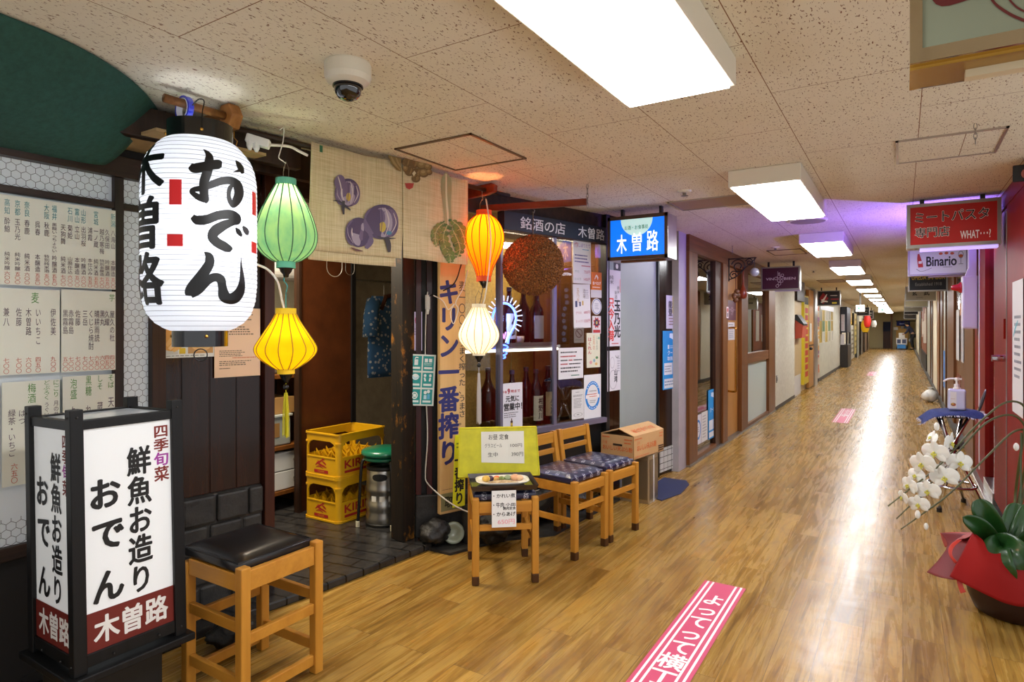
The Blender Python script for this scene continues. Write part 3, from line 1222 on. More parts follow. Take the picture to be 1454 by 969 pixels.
hx, hy = LX + cap_r * math.cos(a), LY + cap_r * math.sin(a)
part('wire_hook', MB().tube(catmull([(hx, hy, zt_ + 0.022), (hx, hy, zt_ + 0.08), (hx - 0.005, hy + 0.01, zt_ + 0.125), (hx - 0.03, hy + 0.005, zt_ + 0.135), (hx - 0.06, hy, zt_ + 0.118)]), 0.0022, 6), M_BLACKTR, o, world=True, smooth=True)
part('pull_ring', MB().tube([(LX + 0.115 * math.cos(R(-31)) + 0.021 * math.cos(q) * 0.53, LY + 0.115 * math.sin(R(-31)) + 0.021 * math.cos(q) * 0.85, zb_ - 0.085 + 0.021 * math.sin(q)) for q in [2 * math.pi * k / 20 for k in range(20)]], 0.0022, 6, closed=True), M_BLACKTR, o, world=True, smooth=True)
lamp('paper_lantern_bulb', 'POINT', (LX + 0.05, LY - 0.03, zb_ + 0.36), 2.9, (0.93, 0.96, 1.0), 0.05)


def lan_hit(u, v):
    """pixel -> (azimuth, z) on the lantern"""
    d = ray(u, v)
    for r in (0.2168 * WK, None):
        if r is None:
            r = lan_r(z)
        a_ = d.x * d.x + d.y * d.y
        b_ = -2 * (d.x * LX + d.y * LY)
        c_ = LX * LX + LY * LY - r * r
        dis = b_ * b_ - 4 * a_ * c_
        t_ = (-b_ - math.sqrt(max(dis, 0))) / (2 * a_)
        z = CAM_Z + d.z * t_
    return math.atan2(d.y * t_ - LY, d.x * t_ - LX), z


def lan_pt(az, z, off=0.0028):
    r = lan_r(z) + off
    return Vector((LX + r * math.cos(az), LY + r * math.sin(az), z))


def lan_strokes(strokes, v0):
    mb = MB()
    for k_, st in enumerate(strokes):
        vs, fs = brush_shape(st, n=8, across=6)
        n_ = len(vs)
        mb.add([lan_pt(*lan_hit(195 + p[0] / 6.922, v0 + p[1] / 6.922), off=0.0028 + 0.0002 * k_ + 0.0006 * i_ / n_) for i_, p in enumerate(vs)], fs)
    return mb


SA = [[(520, 315, 60), (560, 340, 95), (640, 330, 100), (740, 308, 95), (800, 303, 90), (828, 305, 50)],
      [(650, 155, 8), (690, 195, 48), (706, 250, 85), (688, 370, 95), (655, 480, 92), (655, 590, 85), (668, 650, 70), (655, 675, 40)],
      [(665, 660, 45), (600, 625, 60), (535, 575, 42), (560, 550, 50), (640, 535, 60), (730, 500, 72), (820, 468, 76), (910, 462, 78), (975, 505, 88), (992, 590, 92), (968, 660, 86), (935, 705, 50), (900, 650, 44), (893, 590, 40), (905, 535, 44), (935, 500, 30)],
      [(962, 263, 8), (988, 300, 48), (1012, 345, 56), (1030, 392, 26)], [(1015, 350, 50), (985, 365, 28), (935, 378, 4)],
      [(542, 815, 50), (590, 850, 92), (680, 845, 92), (790, 805, 88), (900, 795, 92), (965, 825, 84), (975, 865, 60), (930, 870, 70), (850, 900, 92), (770, 950, 108)]]
SB = [[(850, 0, 92), (770, 50, 108), (735, 110, 96), (775, 165, 92), (850, 210, 90), (900, 235, 66), (920, 250, 34)],
      [(962, 25, 10), (985, 60, 46), (1008, 95, 34), (1018, 112, 8)], [(1030, 10, 16), (1055, 45, 50), (1072, 80, 40), (1082, 94, 8)],
      [(658, 265, 8), (700, 305, 76), (708, 370, 92), (665, 450, 104), (600, 540, 112), (545, 610, 112), (515, 660, 96), (510, 695, 60)],
      [(530, 695, 50), (600, 640, 84), (690, 545, 84), (760, 512, 84), (815, 535, 88), (832, 610, 82), (848, 690, 112), (890, 722, 104), (950, 712, 112), (1000, 650, 92), (1020, 560, 58), (1018, 470, 34), (1012, 390, 16), (1010, 310, 3)]]
mb = lan_strokes(SA, 190)
m2 = lan_strokes(SB, 320)
mb.add(m2.v, m2.f)
part('brush_lettering', mb, plain('brush_ink', '#0a0a0b', 0.35), o, world=True)


def wrap_text(chars, az0, zt, zb, wid, bold):
    mb = MB()
    h = (zt - zb) / len(chars)
    for j, ch in enumerate(chars):
        vs, fs = glyphs(ch, bold)
        bm = bmesh.new()
        bv = [bm.verts.new((p[0], p[1], p[2] if len(p) > 2 else 0)) for p in vs]
        nz_ = max(1, len(vs))
        for f in fs:
            try:
                bm.faces.new([bv[i] for i in f])
            except ValueError:
                pass
        for k in range(1, 14):
            bmesh.ops.bisect_plane(bm, geom=bm.verts[:] + bm.edges[:] + bm.faces[:], plane_co=(k / 14, 0, 0), plane_no=(1, 0, 0))
            bmesh.ops.bisect_plane(bm, geom=bm.verts[:] + bm.edges[:] + bm.faces[:], plane_co=(0, -0.1 + k / 12, 0), plane_no=(0, 1, 0))
        bm.verts.index_update()
        mb.add([lan_pt(az0 + (v_.co.x - 0.5) * wid, zt - h * j - h * (0.88 - v_.co.y), 0.0026 + 0.0008 * v_.co.z / nz_) for v_ in bm.verts], [[v_.index for v_ in f.verts] for f in bm.faces])
        bm.free()
    return mb
AZC = R(-31.3)
part('brush_lettering', wrap_text('木曽路', AZC + R(-65), 1.99, 1.42, R(62), 0.035), plain('brush_ink', '#0a0a0b', 0.35), o, world=True)
for (az, za, zb2, hw_) in ((-23, 255, 291, 6), (-23.5, 333, 350, 7.7), (67, 255, 291, 6), (67, 333, 350, 7.7)):
    z1_, z0_ = CAM_Z + (CV - za) * 2.11 / F_PX, CAM_Z + (CV - zb2) * 2.11 / F_PX
    part('red_mark', MB().grid(lambda u_, v_: lan_pt(AZC + R(az + (u_ - 0.5) * 2 * hw_), z0_ + (z1_ - z0_) * v_, 0.0026), 8, 8), plain('lantern_red', '#c81a1e', 0.5, emit=0.2), o, world=True)


# ---- silk lanterns
def silk_lantern(name, label, c, px, prof, mat, ribmat, ringmat, ring_px, top_v, bot_v, nrib=12, energy=2.0, lcol=(1, 0.85, 0.6), tassel=None, hang=0.1, bulb=0.5, bead=True, knobc=None):
    """prof: [(v, half width px)] from top to bottom; c = axis (x, y); px = metres per pixel"""
    Z = lambda v: CAM_Z + (CV - v) * px
    P = catmull([(h_ * px, Z(v_)) for v_, h_ in prof], 4)
    o = thing(name, label, 'lantern', loc=(c[0], c[1], P[-1][1]))
    cc = (c[0], c[1], 0)
    # silk is stretched between the ribs: flatter between them
    seg = nrib * 4
    mb = MB()
    def f(u_, v_):
        i = min(len(P) - 1, int(round(v_ * (len(P) - 1))))
        r, z = P[i]
        k = (u_ * nrib) % 1.0
        sag = 1 - 0.035 * math.sin(math.pi * k)
        a = 2 * math.pi * u_
        return Vector((c[0] + r * sag * math.cos(a), c[1] + r * sag * math.sin(a), z))
    mb.grid(f, seg, len(P) - 1, closed_u=True)
    part('silk_shade', mb, mat, o, smooth=True, world=True)
    rb = MB()
    for k in range(nrib):
        a = 2 * math.pi * k / nrib
        rb.tube([(c[0] + (r + 0.0006) * math.cos(a), c[1] + (r + 0.0006) * math.sin(a), z) for r, z in P], 0.0023, 5)
    part('ribs', rb, ribmat, o, world=True)
    rt, rbm = ring_px[0] * px, ring_px[1] * px
    zt2, zb2 = P[0][1], P[-1][1]
    part('top_ring', MB().lathe([(rt, zt2 - 0.003), (rt, Z(top_v)), (rt - 0.004, Z(top_v)), (rt - 0.004, zt2 - 0.003)], 28, cc, cap0=False, cap1=False), ringmat, o, world=True)
    part('bottom_ring', MB().lathe([(rbm, zb2 + 0.003), (rbm, Z(bot_v)), (rbm - 0.004, Z(bot_v)), (rbm - 0.004, zb2 + 0.003)], 28, cc, cap0=False, cap1=False), ringmat, o, world=True)
    km = knobc or M_BLACKTR
    zk = Z(bot_v)
    part('knob', MB().lathe([(0.001, zk - 0.04), (0.010, zk - 0.038), (0.013, zk - 0.026), (0.022, zk - 0.016), (0.026, zk - 0.004), (rbm * 0.9, zk + 0.002)], 20, cc), km, o, world=True, smooth=True)
    # wire bail above the shade
    zt3 = Z(top_v)
    bl = [(c[0] - rt * 0.8, c[1] + rt * 0.3, zt3 - 0.005), (c[0] - rt * 0.8, c[1] + rt * 0.3, zt3 + hang * 0.5), (c[0], c[1], zt3 + hang), (c[0] + rt * 0.8, c[1] - rt * 0.3, zt3 + hang * 0.5), (c[0] + rt * 0.8, c[1] - rt * 0.3, zt3 - 0.005)]
    part('wire_bail', MB().tube(bl, 0.0014, 5), plain('bail_wire', '#6e5f50', 0.4, 0.5), o, world=True)
    if tassel:
        tm, vt, vb, half, bv = tassel
        part('cord', MB().tube([(c[0], c[1], zk - 0.036), (c[0], c[1], Z(vt))], 0.0016, 6), tm, o, world=True)
        part('bead', MB().ball((c[0], c[1], Z(bv)), 0.0125, 12, 8), km, o, world=True, smooth=True)
        tb = MB()
        rnd = random.Random(5)
        for k in range(34):
            a = rnd.uniform(0, 6.28)
            r = half * px * math.sqrt(rnd.random())
            ln = rnd.uniform(0.93, 1.0)
            tb.tube([(c[0] + r * 0.5 * math.cos(a), c[1] + r * 0.5 * math.sin(a), Z(vt)), (c[0] + r * math.cos(a), c[1] + r * math.sin(a), Z(vt) + (Z(vb) - Z(vt)) * 0.4), (c[0] + r * 1.1 * math.cos(a), c[1] + r * 1.1 * math.sin(a), Z(vt) + (Z(vb) - Z(vt)) * ln)], 0.0011, 4)
        part('tassel', tb, tm, o, world=True)
    lamp(name + '_bulb', 'POINT', (c[0], c[1], zb2 + (zt2 - zb2) * bulb), energy, lcol, 0.018)
    return o


G_C = at_t(406, 300, 2.63)
silk_lantern('silk_lantern', 'pale green silk lantern with dark ribs, hanging beside the big white lantern', (G_C.x, G_C.y), 2.63 / F_PX,
             [(263, 14), (280, 23), (300, 33), (320, 40), (334, 42.5), (348, 40.5), (360, 33), (368, 23), (372, 15)],
             shade2('green_silk', '#bfe4a4', 0.85, 0.06, 26, '#8ccba6'), plain('green_rib', '#3d6b52', 0.7), plain('green_ring', '#5fae8e', 0.7), (14, 13), 254, 381, 14, 0.75, (1, 0.92, 0.62), hang=0.075, bulb=0.78)
Y_C = at_t(406, 490, 2.63)
silk_lantern('silk_lantern', 'bright yellow silk lantern with yellow tassel, below the green one', (Y_C.x, Y_C.y), 2.63 / F_PX,
             [(446, 14), (458, 20), (472, 29), (486, 38), (495, 42), (503, 40), (512, 32), (520, 21), (524, 14)],
             shade2('yellow_silk', '#ffcf1a', 0.85, 0.06), plain('yellow_rib', '#9a7a12', 0.7), plain('yellow_ring', '#d8b31a', 0.7, emit=0.15), (14, 12), 438, 531, 14, 0.5, (1, 0.8, 0.35),
             tassel=(plain('yellow_tassel', '#cfc31a', 0.7), 558, 622, 4.2, 550), hang=0.07, bulb=0.55)
O_C = at_t(687, 350, 3.69)
silk_lantern('silk_lantern', 'glowing orange silk lantern with dark red ribs beside the cloth curtain', (O_C.x, O_C.y), 3.69 / F_PX,
             [(306, 11), (312, 18), (322, 25), (335, 29), (348, 28), (362, 23), (378, 15), (388, 11.5), (393, 10.5)],
             shade2('orange_silk', '#ff9a14', 0.5, 0.14), plain('orange_rib', '#8a1e0c', 0.7), plain('orange_ring', '#d8480f', 0.7, emit=0.1), (11, 10.5), 299, 400, 16, 5.0, (1, 0.34, 0.10), hang=0.09, bulb=0.72)
C_C = at_t(680, 470, 3.64)
silk_lantern('silk_lantern', 'cream white silk lantern with white tassel, hanging under the orange one', (C_C.x, C_C.y), 3.64 / F_PX,
             [(437, 10), (446, 15), (458, 22), (470, 28), (478, 29), (486, 26), (494, 19), (500, 12), (502, 10.5)],
             shade2('cream_silk', '#fff2d0', 0.85, 0.1), plain('cream_rib', '#b9a684', 0.7), plain('cream_ring', '#e8dcc0', 0.7, emit=0.1), (10, 9), 432, 505, 16, 0.7, (1, 0.88, 0.66),
             tassel=(plain('white_tassel', '#cfc7c4', 0.7), 530, 603, 3.0, 519), hang=0.08, bulb=0.5)

# ---- poles, brackets, tape roll, cables
o = thing('lantern_pole', 'brown wooden pole under the ceiling carrying the big white lantern', 'pole', loc=at_z(280, 155, 2.17))
p0, p1 = at_z(233, 139, 2.185), at_z(330, 168, 2.185)
part('pole', MB().tube([p0, p1], 0.016, 14), wood('pole_wood', '#7a4e26', '#4e2f14', 'x', 1, 0.4), o, world=True, smooth=True)
dv = (p1 - p0).normalized()
pe = p1 - dv * 0.01
part('bracket', MB().lathe([(0.055, -0.025), (0.055, 0.025)], 6).xform(Matrix.Translation(pe) @ dv.to_track_quat('Z', 'Y').to_matrix().to_4x4()), wood('bracket_wood', '#a06a36', '#7c4c20', 'x', 1, 0.4), o, world=True, bevel=0.006)
bk = MB().beam(pe + Vector((-0.03, 0, 0)), pe + Vector((-0.24, 0.0, 0.0)), 0.05, 0.05)
part('arm', bk, M_BROWNX, o, world=True, bevel=0.004)
part('eye_hook', MB().tube([pe + Vector((0.01, 0.01, -0.055)), pe + Vector((0.01, 0.01, -0.08)), pe + Vector((0.025, 0.015, -0.095)), pe + Vector((0.02, 0.012, -0.115)), pe + Vector((0.0, 0.01, -0.11))], 0.0025, 6), M_BRASS, o, world=True)
tr = p0 + dv * 0.075
o = thing('tape_roll', 'roll of blue packing tape hung on the lantern pole', 'tape roll', M=Matrix.Translation(tr - Vector((0, 0, 0.019))) @ dv.to_track_quat('Z', 'Y').to_matrix().to_4x4())
part('core', MB().lathe([(0.036, -0.011), (0.036, 0.011), (0.039, 0.011), (0.039, -0.011), (0.036, -0.011)], 36, cap0=False, cap1=False), plain('tape_core', '#d9dbe8', 0.5), o)
part('tape', MB().lathe([(0.039, -0.010), (0.039, 0.010), (0.048, 0.010), (0.048, -0.010), (0.039, -0.010)], 36, cap0=False, cap1=False), plain('blue_tape', '#2a35c4', 0.12, coat=0.8), o, smooth=False)

W_NOR = Wall(-2.345, 1.976, 8.2)
sa, sb = W_NOR.sz(437)[0], W_NOR.sz(657)[0]
o = thing('curtain_pole', 'dark pole along the ceiling edge carrying the cloth curtain and the orange lantern', 'pole', M=W_NOR.M(sa - 0.2, 2.19))
part('pole', MB().tube([(-0.28, 0.0, 0), (sb - sa + 0.62, 0.0, 0)], 0.013, 10), M_DARKX, o, smooth=True)
xb = W_NOR.sz(700)[0] - sa + 0.2
part('bracket', MB().prism([(-0.20, -0.035), (0.0, -0.03), (0.055, -0.02), (0.06, 0.02), (0.03, 0.036), (-0.20, 0.036)], lambda x, z, d: (xb - 0.06 + d, -x - 0.02, z), -0.016, 0.016), wood('redbrown_bracket', '#7a3418', '#56200e', 'x', 1, 0.4), o, bevel=0.004)
part('eye_screw', MB().tube([(xb - 0.10, -0.0, -0.012), (xb - 0.10, 0, -0.05), (xb - 0.09, 0.0, -0.06), (xb - 0.10, 0.0, -0.07)], 0.0022, 6), M_CHROME, o)

# ---- cloth curtain (noren), two panels with painted vegetables
def nor_surf(s, z, off=0.0):
    y = 0.010 * math.sin(s * 9.0) + 0.006 * math.sin(s * 23 + 1.3) + 0.012 * max(0, (2.0 - z)) * math.sin(s * 6 + 2)
    return Vector((s, -0.036 + y - off, z))
M_LINEN = NT('noren_linen')
t = M_LINEN
wv = t.n('TexNoise', Scale=1.0, Detail=3.0)
t.l(t.coords((7, 260, 7)), wv.inputs['Vector'])
wv2 = t.n('TexNoise', Scale=1.0, Detail=3.0)
t.l(t.coords((200, 7, 5)), wv2.inputs['Vector'])
wv3 = t.n('TexNoise', Scale=1.0, Detail=3.0)
t.l(t.coords((7, 7, 260)), wv3.inputs['Vector'])
m_1 = t.mix(0.5, wv3.outputs[0], wv2.outputs[0])
t.l(t.ramp(m_1, [(0.36, '#b9a67c'), (0.62, '#d6c7a2')]), t.b.inputs['Base Color'])
t.b.inputs['Roughness'].default_value = 0.9
t.b.inputs['Sheen Weight'].default_value = 0.2
M_LIN = t.m
o = thing('noren_curtain', 'beige linen shop curtain painted with onions and a leek, hanging over the doorway', 'curtain', M=W_NOR.M(0, 0))
sm = W_NOR.sz(566)[0]
sl = W_NOR.sz(431)[0]
zl, zr = W_NOR.sz(500, 362)[1], W_NOR.sz(610, 372)[1]
part('cloth_panel', MB().grid(lambda u_, v_: nor_surf(sl + 0.02 * v_ + (sm - sl - 0.022 * (1 - v_) + 0.0) * u_, zl + (2.205 - zl) * v_), 40, 14), M_LIN, o, smooth=True, solid=0.002)
part('cloth_panel', MB().grid(lambda u_, v_: nor_surf(sm - 0.012 + (sb - sm + 0.012) * u_, zr + (2.205 - zr) * v_, 0.006), 34, 14), M_LIN, o, smooth=True, solid=0.002)
zh = zl - 0.045
part('folded_hem', MB().grid(lambda u_, v_: nor_surf(sl + 0.01 + (W_NOR.sz(552)[0] - sl) * u_, zh + 0.10 * v_, -0.008), 30, 4), M_LIN, o, smooth=True, solid=0.002)


def nor_map(x, y, lay):
    s_, z_ = W_NOR.sz(400 + x / 4.403, 180 + y / 4.403)
    return nor_surf(s_, z_, 0.0095 + 0.00008 * lay)
PU, PD, PL, PW, YE, DK = '#6b5a78', '#514160', '#a193a4', '#cbbfba', '#c2a540', '#403a40'
def onion(cx, cy, r):
    return [('d', cx, cy, r * 0.9, r, PD), ('d', cx - r * 0.45, cy + 0.04 * r, r * 0.5, r * 0.85, PU), ('d', cx + r * 0.4, cy + 0.08 * r, r * 0.5, r * 0.8, PU),
            ('d', cx, cy + 0.05 * r, r * 0.55, r * 0.86, PL), ('d', cx - r * .12, cy - r * .25, r * .28, r * .5, PU), ('b', [(cx - r * 0.3, cy - r * 0.75, 3), (cx - r * 0.5, cy, 7), (cx - r * 0.2, cy + r * 0.8, 3)], PW),
            ('b', [(cx + r * 0.15, cy - r * 0.8, 3), (cx + r * 0.35, cy, 6), (cx + r * 0.15, cy + r * 0.8, 3)], PW), ('d', cx + r * 0.02, cy + r * 0.3, r * 0.17, r * 0.30, YE),
            ('b', [(cx + r * 0.6, cy - r * 0.5, 3), (cx + r * 0.75, cy + 0.1 * r, 6), (cx + r * 0.45, cy + r * 0.7, 3)], PW), ('b', [(cx - r * .05, cy - r * .9, 2), (cx, cy - r * .2, 5), (cx - r * .05, cy + r * .7, 2)], PD),
            ('b', [(cx - r * 0.8, cy - r * 0.3, 3), (cx - r * 0.75, cy + 0.2 * r, 5), (cx - r * 0.4, cy + r * 0.75, 3)], PL)]
draw(o, onion(385, 420, 88) + [('d', 332, 355, 34, 46, PU), ('b', [(320, 320, 4), (335, 370, 7), (345, 430, 4)], PW), ('b', [(355, 470, 18), (352, 510, 20), (356, 555, 10)], DK),
        ('b', [(290, 470, 3), (330, 475, 10), (400, 525, 4)], DK), ('b', [(352, 500, 8), (380, 515, 8), (400, 532, 3)], DK)], nor_map, one='painted_onion')
draw(o, onion(455, 665, 92) + [('b', [(405, 760, 5), (440, 775, 14), (480, 782, 5)], '#6e4a44'), ('b', [(500, 680, 30), (520, 720, 45), (500, 765, 20)], PU)], nor_map, one='painted_onion')
draw(o, [('d', 0, 0, 0.01, 0.01, PD)] * 18 + onion(587, 602, 108) + [('b', [(610, 700, 26), (622, 745, 28), (625, 790, 16)], DK), ('b', [(560, 690, 3), (600, 705, 12), (665, 705, 3)], DK), ('d', 625, 672, 16, 12, '#4f7f9a')], lambda x, y, l_: nor_map(587 if x < 1 else x, 602 if y < 1 else y, l_), one='painted_onion')
BR, BL = '#8a7142', '#a68d5c'
rt = [('p', [(622, 190), (704, 208), (704, 292), (672, 280), (640, 240)], BR), ('b', [(640, 200, 6), (660, 240, 14), (695, 280, 6)], BL), ('b', [(670, 205, 6), (685, 240, 12), (702, 262, 5)], BL)]
for (x, y, r) in ((745, 235, 32), (790, 240, 34), (838, 250, 32), (875, 262, 26), (760, 290, 32), (805, 300, 34), (848, 300, 30), (800, 335, 26), (882, 295, 20), (735, 275, 22)):
    rt += [('d', x, y, r, r * 0.9, '#6d5630'), ('d', x - 3, y - 4, r * 0.8, r * 0.68, BR), ('d', x - 6, y - 8, r * 0.42, r * 0.34, BL)]
rt += [('p', [(790, 285), (800, 300), (786, 320), (776, 302)], '#cfc3a0')]
draw(o, rt, nor_map, one='painted_root')
draw(o, [('p', [(730, 362), (789, 362), (782, 390), (760, 402), (740, 392)], '#a83a30'), ('d', 760, 374, 20, 14, '#c88a60')], nor_map, one='painted_tomato')
ST, SG = '#cfc7a6', '#9a9870'
lk = [('b', [(1003, 292, 10), (1005, 330, 56), (1005, 390, 66), (1008, 470, 52), (1015, 560, 44), (1020, 640, 60)], SG),
      ('b', [(1003, 300, 6), (1005, 332, 44), (1005, 390, 54), (1008, 470, 42), (1015, 560, 34), (1022, 640, 48)], ST)]
G1, G2, G3 = '#557a3a', '#3f6430', '#a3b084'
for spn in ([(1000, 600, 20), (960, 625, 50), (930, 665, 62), (925, 710, 50), (940, 750, 14)], [(1010, 620, 30), (985, 690, 60), (1000, 760, 66), (1025, 810, 56), (1030, 850, 16)], [(1035, 590, 24), (1075, 630, 58), (1100, 690, 54), (1110, 745, 14)], [(1035, 640, 30), (1065, 710, 60), (1080, 770, 50), (1068, 818, 12)]):
    # ragged leaf: lobes along a spine
    cs = catmull(spn, 4)
    for k_, (x, y, w_) in enumerate(cs):
        lk.append(('d', x + (9 if k_ % 2 else -9), y, max(4, w_ * 0.42), max(4, w_ * 0.36), G1 if k_ % 3 else G2))
    lk.append(('b', [(x, y, 5) for x, y, w_ in spn], G3))
    for k_ in range(2, len(cs) - 2, 3):
        x, y, w_ = cs[k_]
        lk.append(('b', [(x, y, 3), (x + w_ * 0.35, y + 12, 2)], G3))
        lk.append(('b', [(x, y, 3), (x - w_ * 0.35, y + 12, 2)], G3))
draw(o, lk, nor_map, one='painted_leek')
part('green_tab', MB().box(W_NOR.sz(451)[0] - 0.008, W_NOR.sz(451)[0] + 0.008, -0.03, -0.026, 2.168, 2.2), plain('green_tab', '#2f6a44', 0.6), o)

# white cable and power strip under the pole
o = thing('power_strip', 'white power strip with plugs behind the big white lantern, under the pole', 'power strip', loc=at_t(372, 200, 2.60))
p0, p1 = at_t(350, 196, 2.60), at_t(383, 206, 2.62)
part('strip', MB().beam(p0, p1, 0.045, 0.035), M_WHITE, o, world=True, bevel=0.005)
for k in (0.12, 0.4):
    q = p0.lerp(p1, k)
    part('plug', MB().tube([q + Vector((0.01, -0.005, -0.012)), q + Vector((0.012, -0.006, -0.035)), q + Vector((0.012, -0.006, -0.05))], [0.014, 0.013, 0.006], 10), M_WHITE, o, world=True)
M_CABLE = plain('white_cable', '#d8d2c6', 0.45)
solo('power_cable', MB().tube(catmull([at_t(383, 206, 2.62), at_t(410, 208, 2.65), at_t(425, 215, 2.66), at_t(437, 221, 2.68)]), 0.006, 6), M_CABLE, 'white cable running from the power strip towards the cloth curtain', 'cable', smooth=True, loc=at_t(400, 205, 2.6), world=True)
solo('electric_cable', MB().tube(catmull([at_t(362, 375, 2.5), at_t(380, 383, 2.55), at_t(394, 400, 2.58), at_t(400, 425, 2.62), at_t(404, 440, 2.63)]), 0.005, 6), M_CABLE, 'white cord between the big white lantern and the yellow lantern', 'cord', smooth=True, loc=at_t(390, 390, 2.6), world=True)
solo('wire_hook', MB().tube(catmull([at_t(397, 185, 2.62), at_t(403, 182, 2.62), at_t(402, 200, 2.62), at_t(398, 215, 2.62), at_t(396, 224, 2.62), at_t(402, 229, 2.63), at_t(406, 232, 2.63)]), 0.0022, 6), M_CABLE, 'white wire hook holding the green lantern under the pole', 'hook', smooth=True, loc=at_t(400, 200, 2.6), world=True)
solo('hanging_string', MB().tube(catmull([at_t(406, 390, 2.63), at_t(403, 398, 2.63), at_t(408, 406, 2.63), at_t(406, 418, 2.63), at_t(406, 441, 2.63)]), 0.0022, 6), plain('teal_cord', '#3f9a96', 0.6), 'teal cord tied between the green and the yellow lantern', 'cord', smooth=True, loc=at_t(406, 410, 2.6), world=True)
solo('hanging_string', MB().tube(catmull([at_t(687, 406, 3.68), at_t(684, 418, 3.66), at_t(682, 428, 3.65), at_t(680, 434, 3.64)]), 0.0025, 6), M_DARK, 'dark cord tied between the orange and the cream lantern', 'cord', smooth=True, loc=at_t(684, 420, 3.6), world=True)
solo('electric_cable', MB().tube(catmull([at_t(690, 283, 3.66), at_t(694, 310, 3.58), at_t(697, 350, 3.56), at_t(692, 400, 3.58), at_t(688, 425, 3.6), at_t(684, 436, 3.63)]), 0.004, 6), M_CABLE, 'white cord running down in front of the orange lantern', 'cord', smooth=True, loc=at_t(690, 350, 3.6), world=True)

# ---- menu sheets on the screen
def vcol(x, w_, parts):
    """one handwritten column: (text, y0, y1, colour)"""
    return [('v', s_, x - w_ / 2, y0, x + w_ / 2, y1, c_) for s_, y0, y1, c_ in parts if s_]
TEAL, PLUM, VERM, GRN = '#3b8f97', '#5b4452', '#c9543c', '#4d8a2e'
cols = [(.055, '高知', '酔鯨', '純米吟醸', '六〇〇'), (.135, '京都', '玉乃光', '純米吟醸', '五〇〇'), (.21, '奈良', '春鹿', '純米酒', '六〇〇'), (.295, '', '呉春', '本醸造', '五五〇'), (.37, '大阪', '秋鹿', '特別純米酒', '五〇〇'),
        (.435, '福井', '黒龍いっちょらい', '吟醸酒', '五五〇'), (.51, '', '天狗舞', '純米酒', '七〇〇'), (.57, '石川', '菊姫', '山廃仕込', '六〇〇'), (.632, '富山', '立山', '本醸造', '五〇〇'), (.69, '山形', '出羽桜', '吟醸酒', '六〇〇'),
        (.75, '', '浦霞', '本仕込み', '五五〇'), (.805, '宮城', '一ノ蔵', '純米酒', '五五〇'), (.86, '', '越乃寒梅', '特別本醸造', '七〇〇'), (.912, '', '久保田', '吟醸酒', '五五〇'), (.968, '新潟', '八海山', '本醸造', '五〇〇')]
it = []
for x, a_, b_, c_, d_ in cols:
    it += vcol(x, 0.046, [(a_, .04, .22, TEAL), (b_, .25, .27 + .075 * max(2, len(b_)) if len(b_) < 5 else .60, PLUM), (c_, .63, .84, PLUM), (d_, .85, .99, VERM)])
SHEET = '#e3e2d2'
paper(W_MENU, 'menu_sheet', 'wide handwritten sake list at the top of the white screen', 'menu', (-3, 161, 288, 408), SHEET, it, off=0.016, sheet='sheet')
it = vcol(.57, .14, [('麦', .03, .17, GRN)])
for x, b_, d_ in ((.10, '兼八', '七〇〇'), (.30, '佐藤', '七〇〇'), (.46, '木曽路', '六〇〇'), (.62, 'いいちこ', '四五〇'), (.88, '伊佐美', '九〇〇')):
    it += vcol(x, .10, [(b_, .22, .22 + .11 * len(b_), PLUM), (d_, .80, .99, VERM)])
paper(W_MENU, 'menu_sheet', 'handwritten shochu list with one green character on top, under the sake list', 'menu', (-3, 82, 411, 531), SHEET, it, off=0.016)
it = vcol(.93, .12, [('芋', .03, .13, GRN)])
for x, b_, d_ in ((.07, '黒霧島', '五〇〇'), (.17, '赤霧島', '七〇〇'), (.29, '佐藤', '七〇〇'), (.42, '三岳', '七〇〇'), (.53, 'くじら焼酎', '七〇〇'), (.64, '晴耕雨読', '六五〇'), (.74, '黒丸', '六〇〇'), (.83, '久耀', '四五〇'), (.93, '屋久の杜', '四〇〇')):
    it += vcol(x, .10, [(b_, .24, .24 + .10 * len(b_), PLUM), (d_, .81, .99, VERM)])
paper(W_MENU, 'menu_sheet', 'handwritten shochu list of nine names, right of the one with five names', 'menu', (84, 161, 413, 527), SHEET, it, off=0.016)
it = vcol(.50, .15, [('梅酒', .02, .22, GRN)]) + vcol(.76, .12, [('どぶろく', .0, .20, GRN)]) + vcol(.93, .12, [('にごり', .0, .18, GRN)])
it += vcol(.48, .12, [('賀茂', .24, .42, PLUM)]) + vcol(.33, .13, [('はつ', .27, .42, PLUM)]) + vcol(.16, .13, [('緑茶・いちご', .26, .72, PLUM)]) + vcol(.76, .10, [('うぐいす', .22, .42, PLUM)]) + vcol(.93, .10, [('月の井', .21, .38, PLUM)]) + vcol(.2, .12, [('六五〇', .78, .98, VERM)])
paper(W_MENU, 'menu_sheet', 'lower left handwritten plum wine list partly hidden behind the box sign', 'menu', (0, 82, 541, 685), SHEET, it, off=0.016)
it = vcol(.20, .13, [('泡盛', .02, .22, GRN), ('久米', .28, .52, PLUM)]) + vcol(.48, .12, [('黒糖', .0, .20, GRN), ('れん', .28, .50, PLUM)]) + vcol(.70, .12, [('しそ', .0, .15, GRN), ('蔵', .26, .38, PLUM)]) + vcol(.92, .13, [('そば', .0, .14, GRN), ('天照', .22, .44, PLUM)])
paper(W_MENU, 'menu_sheet', 'lower right handwritten list with four green headings, above the box sign', 'menu', (86, 160, 533, 680), SHEET, it, off=0.016)

